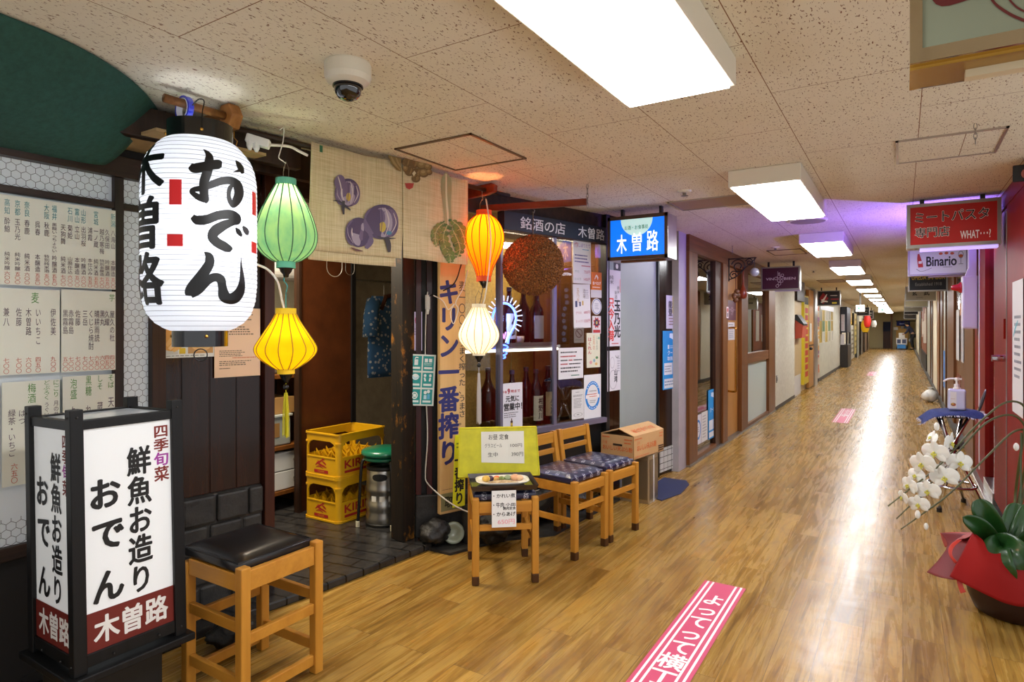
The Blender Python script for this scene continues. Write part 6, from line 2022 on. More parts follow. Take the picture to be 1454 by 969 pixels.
# ---- posters on the strips
paper(W_POST, 'brush_poster', 'long white poster with red and black brush characters left of the grey shutter', 'poster', (861.5, 880, 372, 492), '#d8d4de',
      [('r', .0, .0, .45, .10, '#8fa0a0'), ('r', .45, .0, 1., .10, '#2c2c34'), ('d', .72, .05, .10, .03, '#d0d0d0'), ('v', '純米', .14, .16, .46, .27, '#26262e'), ('v', '新酒', .52, .34, .74, .44, '#3a3a44'), ('v', '新米', .72, .28, .92, .38, '#3a3a44'), ('v', '只今入荷', .04, .42, .50, .94, '#d0382c', {'bold': .04}), ('v', '玉乃光', .48, .44, .98, .90, '#1a1a20', {'bold': .05}), ('b', [(.96, .2, .03), (.94, .3, .04), (.97, .36, .03)], '#d8545a'), ('l', 1, .3, .955, .9, .985, '#c03a3a')], off=0.006)
paper(W_POST, 'sketch_poster', 'white sheet with a pencil drawing of a bottle, under the long brush poster', 'poster', (861.5, 880, 498, 555), '#d6d4dc',
      [('o', .36, .3, .16, .14, .08, '#9a98a6'), ('o', .42, .72, .30, .24, .06, '#9a98a6'), ('v', '山湾', .48, .46, .76, .80, '#2a2a34', {'bold': .02}), ('l', 7, .74, .12, .95, .55, '#a8a6b4'), ('b', [(.60, .12, .02), (.68, .18, .03), (.85, .17, .02)], '#3a3a44')], off=0.006)
paper(W_POST, 'small_poster', 'small white poster with yellow corner and black brush characters on dark boards', 'poster', (945, 959, 420, 467), '#d4d2d8',
      [('r', .62, .03, .98, .55, '#d0c43a'), ('v', '能登', .20, .15, .62, .62, '#22222a', {'bold': .03}), ('l', 3, .25, .66, .75, .92, '#8a6a5a')], off=0.006)
paper(W_POST, 'coupon_poster', 'light blue coupon poster with two white boxes, right of the grey shutter', 'poster', (940, 966, 470, 552), '#1f93d8',
      [('b', [(.36, .08, .1), (.55, .10, .14), (.62, .15, .1)], '#d8eefa'), ('t', 'クーポン', .26, .33, .80, .42, '#e4f2fa', {'bold': .03}), ('r', .26, .24, .34, .31, '#e4f2fa'), ('l', 2, .38, .25, .78, .31, '#e4f2fa'), ('t', '取扱店舗', .24, .44, .82, .51, '#e4f2fa', {'bold': .03}), ('r', .07, .55, .50, .75, '#e2e6ea'), ('r', .53, .55, .95, .75, '#e2e6ea'), ('l', 3, .10, .59, .46, .72, '#7a8a9a'), ('l', 3, .56, .59, .92, .72, '#7a8a9a'), ('r', .07, .82, .95, .98, '#dfe6ec'), ('l', 2, .1, .85, .9, .95, '#6a8aa8')], off=0.006)

# ---- lit blue shop sign
o = thing('shop_sign', 'lit blue hanging box sign with white brush characters and a pale half circle', 'sign', loc=(-1.887, 4.376, 1.845))
sw, shh, sd = 0.461, 0.325, 0.21
part('housing', MB().box(0, sw, 0.004, sd, 0, shh), M_STEEL, o, bevel=0.003)
fr = MB()
for b_ in ((0, sw, 0, 0.026), (0, sw, shh - 0.026, shh), (0, 0.022, 0, shh), (sw - 0.022, sw, 0, shh)):
    fr.box(b_[0], b_[1], -0.008, 0.004, b_[2], b_[3])
part('face_frame', fr, plain('bronze_frame', '#5c4a3c', 0.35, 0.7), o)
BLU = '#0a72ec'
part('face_panel', MB().box(0.02, sw - 0.02, -0.002, 0.005, 0.022, shh - 0.022), plain('sign_blue', BLU, 0.3, emit=0.75), o)
fw_, fh_ = sw - 0.044, shh - 0.052
hc = [(.494 + .294 * math.cos(math.pi * k / 24), .0 + .46 * math.sin(math.pi * k / 24)) for k in range(25)]
draw(o, [('p', hc, '#c9f0ea', {'emit': 0.45}), ('t', 'お酒・お食事処', .27, .17, .71, .29, '#12886a', {'emit': 0.12, 'bold': .012}), ('t', '木', .12, .40, .31, .92, '#ffffff', {'emit': 0.7, 'bold': .02}), ('t', '曽', .41, .38, .59, .88, '#ffffff', {'emit': 0.7, 'bold': .012}), ('t', '路', .68, .34, .89, .90, '#ffffff', {'emit': 0.7, 'bold': .012})],
     face_map(0.022, 0.026, fw_, fh_, -0.0032))
part('hanger', MB().box(0.07, 0.09, 0.08, 0.12, shh, CEIL - 1.845), M_BLACK, o)
part('hanger', MB().box(0.37, 0.39, 0.08, 0.12, shh, CEIL - 1.845), M_BLACK, o)
part('bottom_lamp', MB().box(0.08, sw - 0.05, 0.06, 0.11, -0.012, 0.0), M_BROWNX, o)

# ---- carton and tins
o = thing('oil_can', 'left square tin can under the cardboard box', 'can', loc=(-1.797, 4.66, 0), group='square tin cans')
M_TIN = plain('tin_can', '#b8ab92', 0.3, 0.85, var=0.12, vscale=4)
def tin(o, w_, d_, h_):
    part('can_body', MB().box(-w_, w_, -d_, d_, 0.004, h_ - 0.004), M_TIN, o, bevel=0.008)
    part('seam', MB().box(-w_ - 0.002, w_ + 0.002, -d_ - 0.002, d_ + 0.002, 0, 0.008).box(-w_ - 0.002, w_ + 0.002, -d_ - 0.002, d_ + 0.002, h_ - 0.008, h_), M_TIN, o, bevel=0.002)
    pm = MB()
    pm.box(-w_ + 0.015, w_ - 0.015, -d_ - 0.0022, -d_, 0.03, h_ - 0.03).box(w_, w_ + 0.0022, -d_ + 0.015, d_ - 0.015, 0.03, h_ - 0.03)
    part('pressed_panel', pm, plain('tin_panel', '#8f8470', 0.35, 0.8), o, bevel=0.002)
tin(o, 0.054, 0.105, 0.362)
o2 = thing('oil_can', 'right square tin can with a white strap under the cardboard box', 'can', loc=(-1.684, 4.665, 0), group='square tin cans')
tin(o2, 0.054, 0.105, 0.362)
part('strap', MB().box(0.0545, 0.0575, -0.015, 0.005, 0.0, 0.364), plain('white_strap', '#d5d2cc', 0.5), o2)
o = thing('cardboard_box', 'brown cardboard box with orange lettering and open flaps on two tin cans', 'box', M=Matrix.Translation((-1.678, 4.37, 0.366)) @ Matrix.Rotation(R(-8), 4, 'Z'))
M_KR = plain('kraft_card', '#c9a06c', 0.7, var=0.05)
M_KRD = plain('kraft_inside', '#8a6a44', 0.8)
bw_, bd_, bh_ = 0.284, 0.477, 0.168
mb = MB()
th = 0.005
mb.box(-bw_, 0, 0, th, 0, bh_).box(-bw_, 0, bd_ - th, bd_, 0, bh_).box(-th, 0, 0, bd_, 0, bh_).box(-bw_, -bw_ + th, 0, bd_, 0, bh_).box(-bw_, 0, 0, bd_, 0, th)
part('carton_body', mb, M_KR, o)
rise = 0.048
part('flap', MB().prism([(0.0, bh_), (-bw_ / 2 + 0.01, bh_ + rise), (-bw_ / 2 + 0.01, bh_ + rise + 0.005), (0.0, bh_ + 0.005)], lambda x, z, d: (x, d, z), 0.0, bd_), M_KR, o)
part('flap', MB().prism([(-bw_, bh_), (-bw_ / 2 - 0.0, bh_ + rise - 0.008), (-bw_ / 2, bh_ + rise - 0.003), (-bw_, bh_ + 0.005)], lambda x, z, d: (x, d, z), 0.0, bd_), M_KR, o)
part('inner_flap', MB().box(-bw_ + 0.01, -0.01, 0.01, 0.14, bh_ - 0.012, bh_ - 0.007), M_KRD, o)
ORG = '#d4642c'
T8 = 'おいしい天ぷら粉'
draw(o, [('t', T8, .06, .48, .96, .70, ORG, {'bold': .03}), ('t', '日清', .06, .30, .2, .44, ORG), ('l', 1, .05, .06, .32, .2, ORG), ('l', 2, .72, .1, .96, .4, ORG), ('r', .38, .38, .66, .47, '#33261c'), ('l', 1, .6, .88, .95, .95, ORG)], lambda x, y, lay: Vector((-bw_ + x * bw_, -0.0012 - 0.0003 * lay, (1 - y) * bh_)))
draw(o, [('t', T8, .10, .40, .74, .68, ORG, {'bold': .03}), ('t', '日清', .10, .24, .18, .38, ORG), ('l', 1, .02, .08, .3, .2, ORG), ('l', 2, .84, .06, .97, .34, ORG), ('r', .80, .68, .98, .74, '#33261c'), ('r', .80, .78, .98, .84, '#33261c'), ('r', .80, .88, .98, .93, '#33261c'), ('l', 1, .05, .86, .6, .94, ORG)], lambda x, y, lay: Vector((0.0012 + 0.0003 * lay, x * bd_, (1 - y) * bh_)))
fl_ = lambda x, y, lay: Vector((-(bw_ / 2 - 0.01) * (1 - y), x * bd_, bh_ + 0.0062 + 0.0003 * lay + rise * (1 - y)))
draw(o, [('t', T8, .86, .80, .16, .40, ORG, {'bold': .03})], fl_)
o = solo('floor_mat', MB().prism([(-1.80, 4.80), (-1.58, 4.70), (-1.515, 4.98), (-1.54, 5.30), (-1.60, 5.42), (-1.80, 5.42)], lambda x, y, z: (x, y, z), 0.001, 0.008), plain('navy_mat', '#22284e', 0.85, var=0.15, vscale=40), 'dark blue floor mat behind the cardboard box and cans', 'mat')

# ---- pink floor strip
pa, pb = 0.208, 1.75
o = thing('floor_sign', 'pink floor strip with white stripes and white lettering, nearest to the camera lens', 'floor sign', M=TR(-0.787, 3.355, 0.001, R(0)), group='pink floor strips')
part('strip', MB().box(-pa / 2, pa / 2, -pb, 0, 0, 0.0012), plain('pink_vinyl', '#c9476c', 0.45), o)
PWH = '#ece8e8'
its = [('r', .075, .002, .125, 1, PWH), ('r', .20, .002, .25, 1, PWH), ('r', .75, .002, .80, 1, PWH), ('r', .875, .002, .925, 1, PWH)]
its += [('v', 'よってって横丁', .24, .09, .76, .62, PWH, {'bold': .03})]
draw(o, its, lambda x, y, lay: Vector((-pa / 2 + x * pa, -y * pb, 0.0016 + 0.0001 * lay)))
for (y, lab) in ((11.6, 'second pink floor strip, farther down the corridor'), (21.5, 'farthest pink floor strip on the corridor floor')):
    dup(o, TR(-0.75, y, 0.001), lab)

# ================================================================== wooden shop and the shops beyond it on the left
Yu = lambda u, wall=W_SHOP: wall.sz(u)[0]
Zv = lambda u, v, wall=W_SHOP: wall.sz(u, v)[1]
struct('wall_pier', MB().box(-2.0, -1.762, Yu(966.5) - 0.02, Yu(976), 0, CEIL), m_plaster('lilac_white_paint', '#a29ca0', '#b4aeb0', 5, 0.5, 0.05))
yA, yB, yC, yD, yE, yF, yG, yH = (Yu(u) for u in (976, 988, 1016, 1031, 1051, 1060, 1090, 1099))
zT = Zv(988, 361)
zS = Zv(1000, 640)
o = thing('wooden_shopfront', 'brown wooden shop front with tall glass pane and frosted window, left of the corridor', 'shop front', M=W_SHOP.M(0, 0))
part('top_beam', MB().box(yA, yH, -0.02, 0.10, zT, CEIL - 0.001), M_BROWNX, o, bevel=0.003)
part('jamb', MB().box(yA, yB, -0.02, 0.10, 0.02, zT), M_BROWN, o, bevel=0.003)
part('bottom_rail', MB().box(yB, yC, -0.01, 0.10, 0.02, zS), M_BROWNX, o, bevel=0.003)
part('stile', MB().box(yC, yC + (yD - yC) * 0.55, 0.0, 0.10, 0.02, zT), wood('dark_stile', '#4a2a14', '#321a0a', 'z', 1, 0.4), o, bevel=0.003)
part('stile', MB().box(yC + (yD - yC) * 0.55, yD, -0.02, 0.10, 0.02, zT), M_BROWN, o, bevel=0.003)
part('stile', MB().box(yE, yF, -0.02, 0.10, 0.02, zT), M_BROWN, o, bevel=0.003)
part('jamb', MB().box(yG, yH, -0.02, 0.10, 0.02, zT), M_BROWN, o, bevel=0.003)
zm0, zm1 = Zv(1075, 513), Zv(1075, 500)
zb0 = Zv(1075, 597)
part('middle_rail', MB().box(yF, yG, -0.015, 0.10, zm0, zm1), M_BROWNX, o, bevel=0.003)
part('bottom_rail', MB().box(yF, yG, -0.015, 0.10, 0.02, max(zb0, 0.06)), M_BROWNX, o, bevel=0.003)
part('glass_pane', MB().box(yB, yC, 0.03, 0.036, zS, zT), glass('shop_glass', '#cfd0c4', 1.5), o)
part('glass_pane', MB().box(yF, yG, 0.03, 0.036, zm1, zT), glass('shop_glass', '#cfd0c4', 1.5), o)
part('frosted_pane', MB().box(yF, yG, 0.02, 0.03, max(zb0, 0.06), zm0), plain('frosted_glass', '#b4c4bf', 0.3), o)
part('sill_plate', MB().box(yA, yH, -0.03, 0.10, 0.0, 0.02), M_ALU, o)
o = thing('shop_door', 'tan wooden shop door with long brass handle and purple plate', 'door', M=W_SHOP.M(yD, 0))
dW = yE - yD
part('leaf', MB().box(0.01, dW - 0.01, 0.03, 0.08, 0.022, zT - 0.004), M_DOORW, o, bevel=0.003)
part('glass_edge', MB().box(0.005, 0.06, 0.015, 0.03, 0.022, zT - 0.004), plain('steel_edge', '#9a9488', 0.3, 0.6), o)
hy_ = Yu(1037.5) - yD
hz0, hz1 = Zv(1037, 556), Zv(1037, 466)
part('brass_handle', MB().tube(catmull([(hy_, 0.03, hz1), (hy_, -0.05, hz1), (hy_, -0.06, hz1 - 0.05), (hy_, -0.06, (hz0 + hz1) / 2), (hy_, -0.06, hz0 + 0.05), (hy_, -0.05, hz0), (hy_, 0.03, hz0)], 4), 0.013, 10), M_BRASS, o, smooth=True)
pl_ = part('purple_plate', MB().box(Yu(1036.5) - yD, Yu(1048) - yD, 0.024, 0.03, Zv(1042, 455), Zv(1042, 427)), plain('plate_purple', '#5c1f3c', 0.35), o)
draw(o, [('t', 'VIN', .1, .42, .38, .50, '#c9a8b4'), ('t', 'BIEN', .62, .42, .95, .50, '#c9a8b4'), ('o', .5, .38, .10, .05, .3, '#c9a8b4'), ('o', .44, .52, .09, .05, .3, '#c9a8b4'), ('o', .56, .55, .09, .05, .3, '#c9a8b4'), ('o', .48, .68, .09, .05, .3, '#c9a8b4')],
     face_map(Yu(1036.5) - yD, Zv(1042, 455), Yu(1048) - Yu(1036.5), Zv(1042, 427) - Zv(1042, 455), 0.0235))
paper(W_SHOP, 'notice', 'white printed notice on the tan wooden door beside the brass handle', 'notice', (1037, 1046, 458, 483), '#d8d5d0', [('l', 1, .1, .1, .9, .2, '#444444'), ('l', 6, .15, .28, .85, .9, '#8888a0')], off=-0.026)
# inside of the shop: dim back wall, floor stays
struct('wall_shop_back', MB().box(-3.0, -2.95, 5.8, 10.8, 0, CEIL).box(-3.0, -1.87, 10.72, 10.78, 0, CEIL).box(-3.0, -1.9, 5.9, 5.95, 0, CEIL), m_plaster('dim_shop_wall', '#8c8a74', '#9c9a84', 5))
paper(W_SHOP, 'flyer', 'green flyer at the lower left corner of the tall shop pane', 'flyer', (981.5, 990, 593, 636), '#2e8a4a', [('r', .1, .05, .9, .3, '#e0e6da'), ('l', 4, .15, .4, .85, .9, '#d6e6d2')], off=-0.025)
paper(W_SHOP, 'flyer', 'white flyer with a blue ring low on the tall shop pane', 'flyer', (990.5, 999, 590, 632), '#d8d8da', [('o', .5, .5, .40, .34, .25, '#2a78c0'), ('l', 3, .3, .4, .7, .6, '#777777')], off=-0.025)
paper(W_SHOP, 'flyer', 'plain white flyer low on the tall shop pane beside the blue coupon', 'flyer', (999.5, 1008, 585, 627), '#dcdcd8', [('l', 8, .15, .1, .85, .9, '#a0a0a4')], off=-0.025)
paper(W_SHOP, 'flyer', 'light blue coupon flyer at the right edge of the tall shop pane', 'flyer', (1008.5, 1021, 553, 622), '#2093d6', [('b', [(.3, .1, .1), (.55, .12, .14), (.7, .17, .08)], '#dceefa'), ('t', 'クーポン', .2, .36, .85, .46, '#e6f2fa', {'bold': .03}), ('r', .08, .62, .50, .82, '#e0e6ea'), ('r', .54, .62, .94, .82, '#e0e6ea'), ('r', .08, .86, .94, .97, '#e0e6ea')], off=-0.022)
paper(W_SHOP, 'sticker', 'small red and white sticker on the stile beside the wooden door', 'sticker', (1028.6, 1031.6, 436, 452), '#d8c8c4', [('d', .5, .28, .35, .18, '#b83a34'), ('r', .3, .55, .7, .9, '#3a3a3a')], off=0.023)

# iron scroll bracket, with gourds and a glass ball
yb_ = Yu(1031.8)
o = thing('iron_bracket', 'black wrought iron scroll bracket over the tan wooden door', 'bracket', loc=(-1.73, yb_, 2.08))
zt_b = CAM_Z + (CV - 368) * (yb_ / ray(1040, 464).y) / F_PX
IR = plain('wrought_iron', '#131212', 0.5)
x0b, x1b = -1.73, -1.42
part('top_bar', MB().beam((x0b, yb_, zt_b), (x1b, yb_, zt_b), 0.012, 0.012), IR, o, world=True)
part('back_bar', MB().beam((x0b + 0.006, yb_, zt_b + 0.01), (x0b + 0.006, yb_, zt_b - 0.26), 0.012, 0.012), IR, o, world=True)
def scroll(cx, cz, r, turns, a0, sgn=1):
    n = int(26 * turns)
    return [(cx + r * (1 - 0.72 * k / n) * math.cos(a0 + sgn * 2 * math.pi * turns * k / n), yb_, cz + r * (1 - 0.72 * k / n) * math.sin(a0 + sgn * 2 * math.pi * turns * k / n)) for k in range(n + 1)]
for pts in (scroll(x0b + 0.115, zt_b - 0.09, 0.085, 1.6, math.pi * 0.9, -1), scroll(x0b + 0.06, zt_b - 0.19, 0.05, 1.4, math.pi * 0.2, 1), scroll(x0b + 0.235, zt_b - 0.05, 0.045, 1.4, math.pi * 0.9, -1),
            [(x0b + 0.01, yb_, zt_b - 0.24), (x0b + 0.10, yb_, zt_b - 0.20), (x0b + 0.19, yb_, zt_b - 0.11), (x0b + 0.30, yb_, zt_b - 0.01)]):
    part('scroll', MB().tube(catmull(pts, 2), 0.0065, 6), IR, o, world=True, smooth=True)
gx = -1.44
o = thing('glass_ball', 'small clear glass ball lamp hanging from the end of the iron bracket', 'glass ball', loc=(gx, yb_, zt_b - 0.22))
part('ball', MB().ball((gx, yb_, zt_b - 0.165), 0.052, 18, 12), plain('clear_ball', '#9aa0a2', 0.05, coat=1.0), o, world=True, smooth=True)
part('hook', MB().tube([(gx, yb_, zt_b - 0.005), (gx, yb_, zt_b - 0.115)], 0.003, 6), IR, o, world=True)
q = W_SHOP.pt(Yu(1050), Zv(1050, 425), 0.045)
o = thing('gourd_ladle', 'long red brown gourd ladle hanging beside the tan wooden door', 'ladle', loc=tuple(q))
part('ladle', MB().lathe([(0.001, 0.0), (0.03, 0.008), (0.047, 0.04), (0.046, 0.085), (0.03, 0.13), (0.014, 0.17), (0.010, 0.30), (0.009, 0.40), (0.001, 0.405)], 20), plain('gourd_red', '#84361c', 0.3, var=0.15), o, smooth=True)
part('hook', MB().tube([(0, 0.0, 0.40), (0, 0, 0.43), (0.0, 0.015, 0.44)], 0.003, 6), IR, o)
q = W_SHOP.pt(Yu(1039), Zv(1039, 430), 0.045)
o = thing('gourd_bunch', 'bunch of small brown dried gourds hanging above the purple door plate', 'gourds', loc=tuple(q))
for (x, y, z, r) in ((0, 0, 0.03, 0.032), (0.01, 0.05, 0.09, 0.036), (-0.005, -0.045, 0.085, 0.034), (0.015, 0.0, 0.13, 0.034), (0.0, 0.075, 0.12, 0.024), (0.0, -0.075, 0.06, 0.022)):
    part('gourd', MB().ball((x, y, z), r, 12, 8), plain('gourd_brown', '#6a4426', 0.4, var=0.3, vscale=20), o, smooth=True)
part('string', MB().tube([(0, 0, 0.15), (0.0, 0, 0.36), (0.0, -0.0, 0.40)], 0.003, 6), plain('string_red', '#6a2a18', 0.7), o)
chain('ceiling_chain', 'short chain hanging from the ceiling before the wooden shop', at_z(1040, 348, CEIL - 0.002), at_z(1040, 348, CEIL - 0.002) - Vector((0, 0, 0.10)), 5, 0.012)

# hanging box signs are built alike
def box_sign(label, x0, x1, y, z0, z1, face, items, thick=0.14, frame=None, emit=0.0, fw=0.018, group=None, arm=None, bottom=None):
    o = thing('hanging_sign', label, 'sign', loc=(x0, y, z0), group=group)
    w_, h_ = x1 - x0, z1 - z0
    fr = frame or M_STEEL
    part('housing', MB().box(0, w_, 0.004, thick, 0, h_), fr, o, bevel=0.002)
    mb = MB()
    for b_ in ((0, w_, 0, fw), (0, w_, h_ - fw, h_), (0, fw, fw, h_ - fw), (w_ - fw, w_, fw, h_ - fw)):
        mb.box(b_[0], b_[1], -0.006, 0.004, b_[2], b_[3])
    part('face_frame', mb, fr, o)
    part('face_panel', MB().box(fw, w_ - fw, -0.002, 0.004, fw, h_ - fw), plain('face_%s_%s' % (face.strip('#'), emit), face, 0.3, emit=emit), o)
    draw(o, items, face_map(fw, fw, w_ - 2 * fw, h_ - 2 * fw, -0.0032), emit=emit)
    part('hanger', MB().box(w_ * 0.15, w_ * 0.2, thick * 0.4, thick * 0.6, h_, CEIL - z0).box(w_ * 0.8, w_ * 0.85, thick * 0.4, thick * 0.6, h_, CEIL - z0), M_BLACK, o)
    if bottom:
        part('bottom_tube', MB().box(w_ * bottom[0], w_ * bottom[1], thick * 0.3, thick * 0.75, -0.016, 0.0), bottom[2], o)
    return o


GR = '#e4d2dc'
box_sign('purple hanging box sign with white lettering and a grape drawing', -1.655, -1.165, 9.11, 1.845, 2.165, '#4f1836',
         [('t', 'VIN', .10, .46, .32, .58, GR, {'bold': .01}), ('t', 'BIEN', .60, .46, .92, .58, GR, {'bold': .01}), ('t', 'le', .43, .16, .50, .34, GR)] + [('o', x, y, .045, .075, .25, GR) for x, y in ((.38, .50), (.46, .42), (.54, .46), (.46, .60), (.54, .63), (.48, .76), (.42, .86), (.56, .36))], bottom=(0.35, 1.0, plain('tube_lilac', '#cfc4de', 0.4)))
box_sign('black hanging box sign with red and white lettering on the left side', -1.66, -1.19, 15.8, 1.82, 2.165, '#1b1517',
         [('p', [(.06, .5), (.24, .08), (.5, .5), (.24, .94)], '#8e1c22'), ('b', [(.16, .62, .10), (.26, .60, .10), (.42, .20, .04)], '#e0d6d0'), ('b', [(.14, .80, .08), (.30, .72, .10), (.46, .76, .08)], '#e0d6d0'), ('l', 1, .58, .26, .94, .38, '#d6cfc8'), ('l', 1, .60, .48, .96, .72, '#8e1c22'), ('r', .66, .80, .88, .90, '#c8b028')])

# concrete wall and the shops beyond
y1, y2 = Yu(1099), Yu(1127)
struct('wall_concrete', MB().box(-2.0, -1.735, y1, y2, 0.06, CEIL), M_CONC)
struct('baseboard_left', MB().box(-2.0, -1.73, y1, y2, 0, 0.06), plain('dark_base', '#4a4640', 0.6))
o = thing('electric_outlet', 'small grey wall outlet at the left end of the concrete wall', 'outlet', loc=(-1.735, Yu(1101), 0.5))
part('plate', MB().box(0.0, 0.01, -0.05, 0.05, -0.06, 0.06), M_ALU, o, bevel=0.003)
part('socket', MB().box(0.01, 0.014, -0.02, 0.02, -0.03, 0.03), M_BLACK, o)
y3 = Yu(1138)
o = thing('panel_unit', 'beige wall panel with brown top and white bottom, beyond the concrete wall', 'panel', M=W_SHOP.M(y2, 0))
pwid = y3 - y2
zz1, zz2 = Zv(1132, 428), Zv(1132, 533)
part('main_board', MB().box(0.02, pwid, 0.0, 0.05, zz2, zz1), plain('beige_board', '#c2a878', 0.45), o, bevel=0.003)
part('top_box', MB().box(0.02, pwid, -0.06, 0.05, zz1, CEIL - 0.001), M_DARKX, o, bevel=0.003)
part('bottom_board', MB().box(0.02, pwid - 0.1, 0.0, 0.05, 0.0, zz2), plain('bottom_white', '#cfcdca', 0.5), o, bevel=0.003)
part('edge_strip', MB().box(-0.0, 0.02, -0.01, 0.05, 0.0, CEIL - 0.002), M_ALU, o)
yr0 = Yu(1127.5)
zr0, zr1 = Zv(1131, 481), Zv(1131, 452)
o = thing('mail_box', 'red box with a slanted black lid on the beige wall panel', 'box', loc=(-1.74, yr0 + 0.3, zr0))
part('box_body', MB().prism([(0, 0), (0.12, 0.02), (0.14, 0.30), (0, 0.36)], lambda x, z, d: (x, d, z), -0.26, 0.3), plain('salmon_red', '#b8482e', 0.45), o, bevel=0.004)
part('black_lid', MB().prism([(0.0, 0.36), (0.15, 0.25), (0.15, 0.29), (0.04, 0.46), (0, 0.46)], lambda x, z, d: (x, d, z), -0.27, 0.31), M_BLACK, o, bevel=0.003)
def shop_panel(name, label, cat, u0, u1, z0, z1, mat, off=0.03, parts=()):
    o = thing(name, label, cat, M=W_SHOP.M(Yu(u0), z0))
    w_ = Yu(u1) - Yu(u0)
    part('board', MB().box(0, w_, -off, 0.03, 0, z1 - z0), mat, o, bevel=0.002)
    return o, w_
struct('wall_far_left', MB().box(-2.1, -1.80, y2, 46, 0, CEIL), M_CREAM)
o, w_ = shop_panel('yellow_banner', 'tall yellow banner with red lettering beside the beige panel', 'banner', 1139.5, 1146, 0.15, 2.0, plain('banner_yellow', '#d6c01e', 0.5))
draw(o, [('r', .1, .02, .9, .10, '#3a3418'), ('v', '営業中', .12, .14, .88, .34, '#c8301e', {'bold': .04}), ('v', 'いらっしゃい', .15, .40, .85, .96, '#c8301e', {'bold': .04})][0:1] + [('r', .2, .14 + .08 * k, .85, .20 + .08 * k, '#c4321e') for k in range(10)], face_map(0, 0, w_, 1.85, -0.032))
o, w_ = shop_panel('wooden_door', 'narrow tan wooden door beyond the tall yellow banner', 'door', 1146.5, 1153, 0.02, 2.15, M_DOORW)
part('notice_board', MB().box(w_ * 0.1, w_ * 0.5, -0.04, -0.03, 1.0, 1.4), plain('notice_white', '#cfcac0', 0.5), o)
part('door_knob', MB().ball((w_ * 0.12, -0.06, 0.85), 0.035, 10, 6), M_BLACK, o)
part('lower_line', MB().box(0, w_, -0.034, -0.03, 0.9, 0.93), M_DARKX, o)
o, w_ = shop_panel('metal_pillar', 'grey metal pillar between the tan door and the food poster strip', 'pillar', 1153.3, 1157, 0.0, 2.2, M_STEEL, 0.06)
o, w_ = shop_panel('food_poster_strip', 'tall strip of colourful food posters left of the grey boarded wall', 'poster', 1157.3, 1161.5, 0.12, 1.95, plain('strip_white', '#cfc6bc', 0.5))
rnd = random.Random(21)
draw(o, [('r', x, y, x + rnd.uniform(.2, .5), y + rnd.uniform(.03, .07), rnd.choice(['#c85a28', '#d8a03a', '#b8322a', '#8a4a7a', '#d8c8a8', '#6a3a22', '#d88a5a'])) for y in [.02 + .062 * k for k in range(15)] for x in (.05, .5)], face_map(0, 0, w_, 1.83, -0.032))
yw0, yw1 = Yu(1161.8), Yu(1192.5)
struct('wall_boarded', MB().box(-1.80, -1.75, yw0, yw1, 0.08, CEIL), m_plaster('grey_boards', '#bcbaa9', '#d2cfbd', 7, 0.7, 0.1))
struct('baseboard_boarded', MB().box(-1.80, -1.74, yw0, yw1, 0.0, 0.08), plain('dark_base', '#4a4640', 0.6))
tags_ = []
k = 0
for c_ in range(5):
    for r_ in range(3):
        u_ = 1165.3 + c_ * 4.0
        zz = Zv(u_, 441 + r_ * 15)
        yy = Yu(u_)
        o = thing('bottle_tag', ['top', 'middle', 'bottom'][r_] + ' tag in the ' + ['first', 'second', 'third', 'fourth', 'fifth'][c_] + ' column of bottle tags on the grey boarded wall', 'tag', loc=(-1.75, yy, zz - 0.16), group='bottle tags on the boarded wall')
        col_ = rnd.choice(['#d8d4c8', '#c8a84a', '#6a8a5a', '#d8d4cc', '#c8c0b0'])
        part('card', MB().box(0.001, 0.006, -0.28, 0.28, -0.12, 0.16), plain('tag_' + col_.strip('#'), col_, 0.6), o)
        part('bottle_picture', MB().box(0.006, 0.010, 0.02, 0.09, -0.10, 0.13).box(0.006, 0.009, 0.035, 0.07, 0.13, 0.155), plain('tag_bottle', rnd.choice(['#2c2418', '#4a5a2c', '#5a3a1c']), 0.3), o)
solo('plastic_sheet', MB().box(-1.748, -1.735, Yu(1164), Yu(1183), Zv(1172, 441), Zv(1172, 434)), plain('sheet_lilac', '#c4c2cc', 0.3), 'pale plastic strip above the bottle tags', 'strip')
o = thing('display_cabinet', 'black display cabinet with a white poster standing out from the left wall', 'cabinet', loc=(-1.75, 23.2, 0))
part('base', MB().box(0, 0.22, 0, 1.6, 0.0, 0.75), plain('cabinet_dark', '#2b2622', 0.45), o, bevel=0.01)
part('upper', MB().box(0, 0.20, 0, 1.6, 1.15, 2.0), plain('cabinet_navy', '#2a2c38', 0.45), o, bevel=0.01)
part('post', MB().box(0.16, 0.20, 0.0, 0.05, 0.75, 1.15).box(0.0, 0.04, 0.0, 0.05, 0.75, 1.15).box(0.16, 0.20, 1.55, 1.6, 0.75, 1.15), plain('cabinet_dark', '#2b2622', 0.45), o)
part('poster', MB().box(0.03, 0.13, -0.012, 0.0, 1.2, 1.75), plain('poster_white', '#d0cdd0', 0.5), o)
part('lower_poster', MB().box(0.01, 0.12, -0.012, 0.0, 0.75, 1.1), plain('poster_white', '#d0cdd0', 0.5), o)
draw(o, [('l', 1, .1, .06 + .09 * k, .9, .12 + .09 * k, '#b0505a') for k in range(10)], lambda x, y, lay: Vector((0.03 + x * 0.10, -0.0135, 1.2 + (1 - y) * 0.55)))
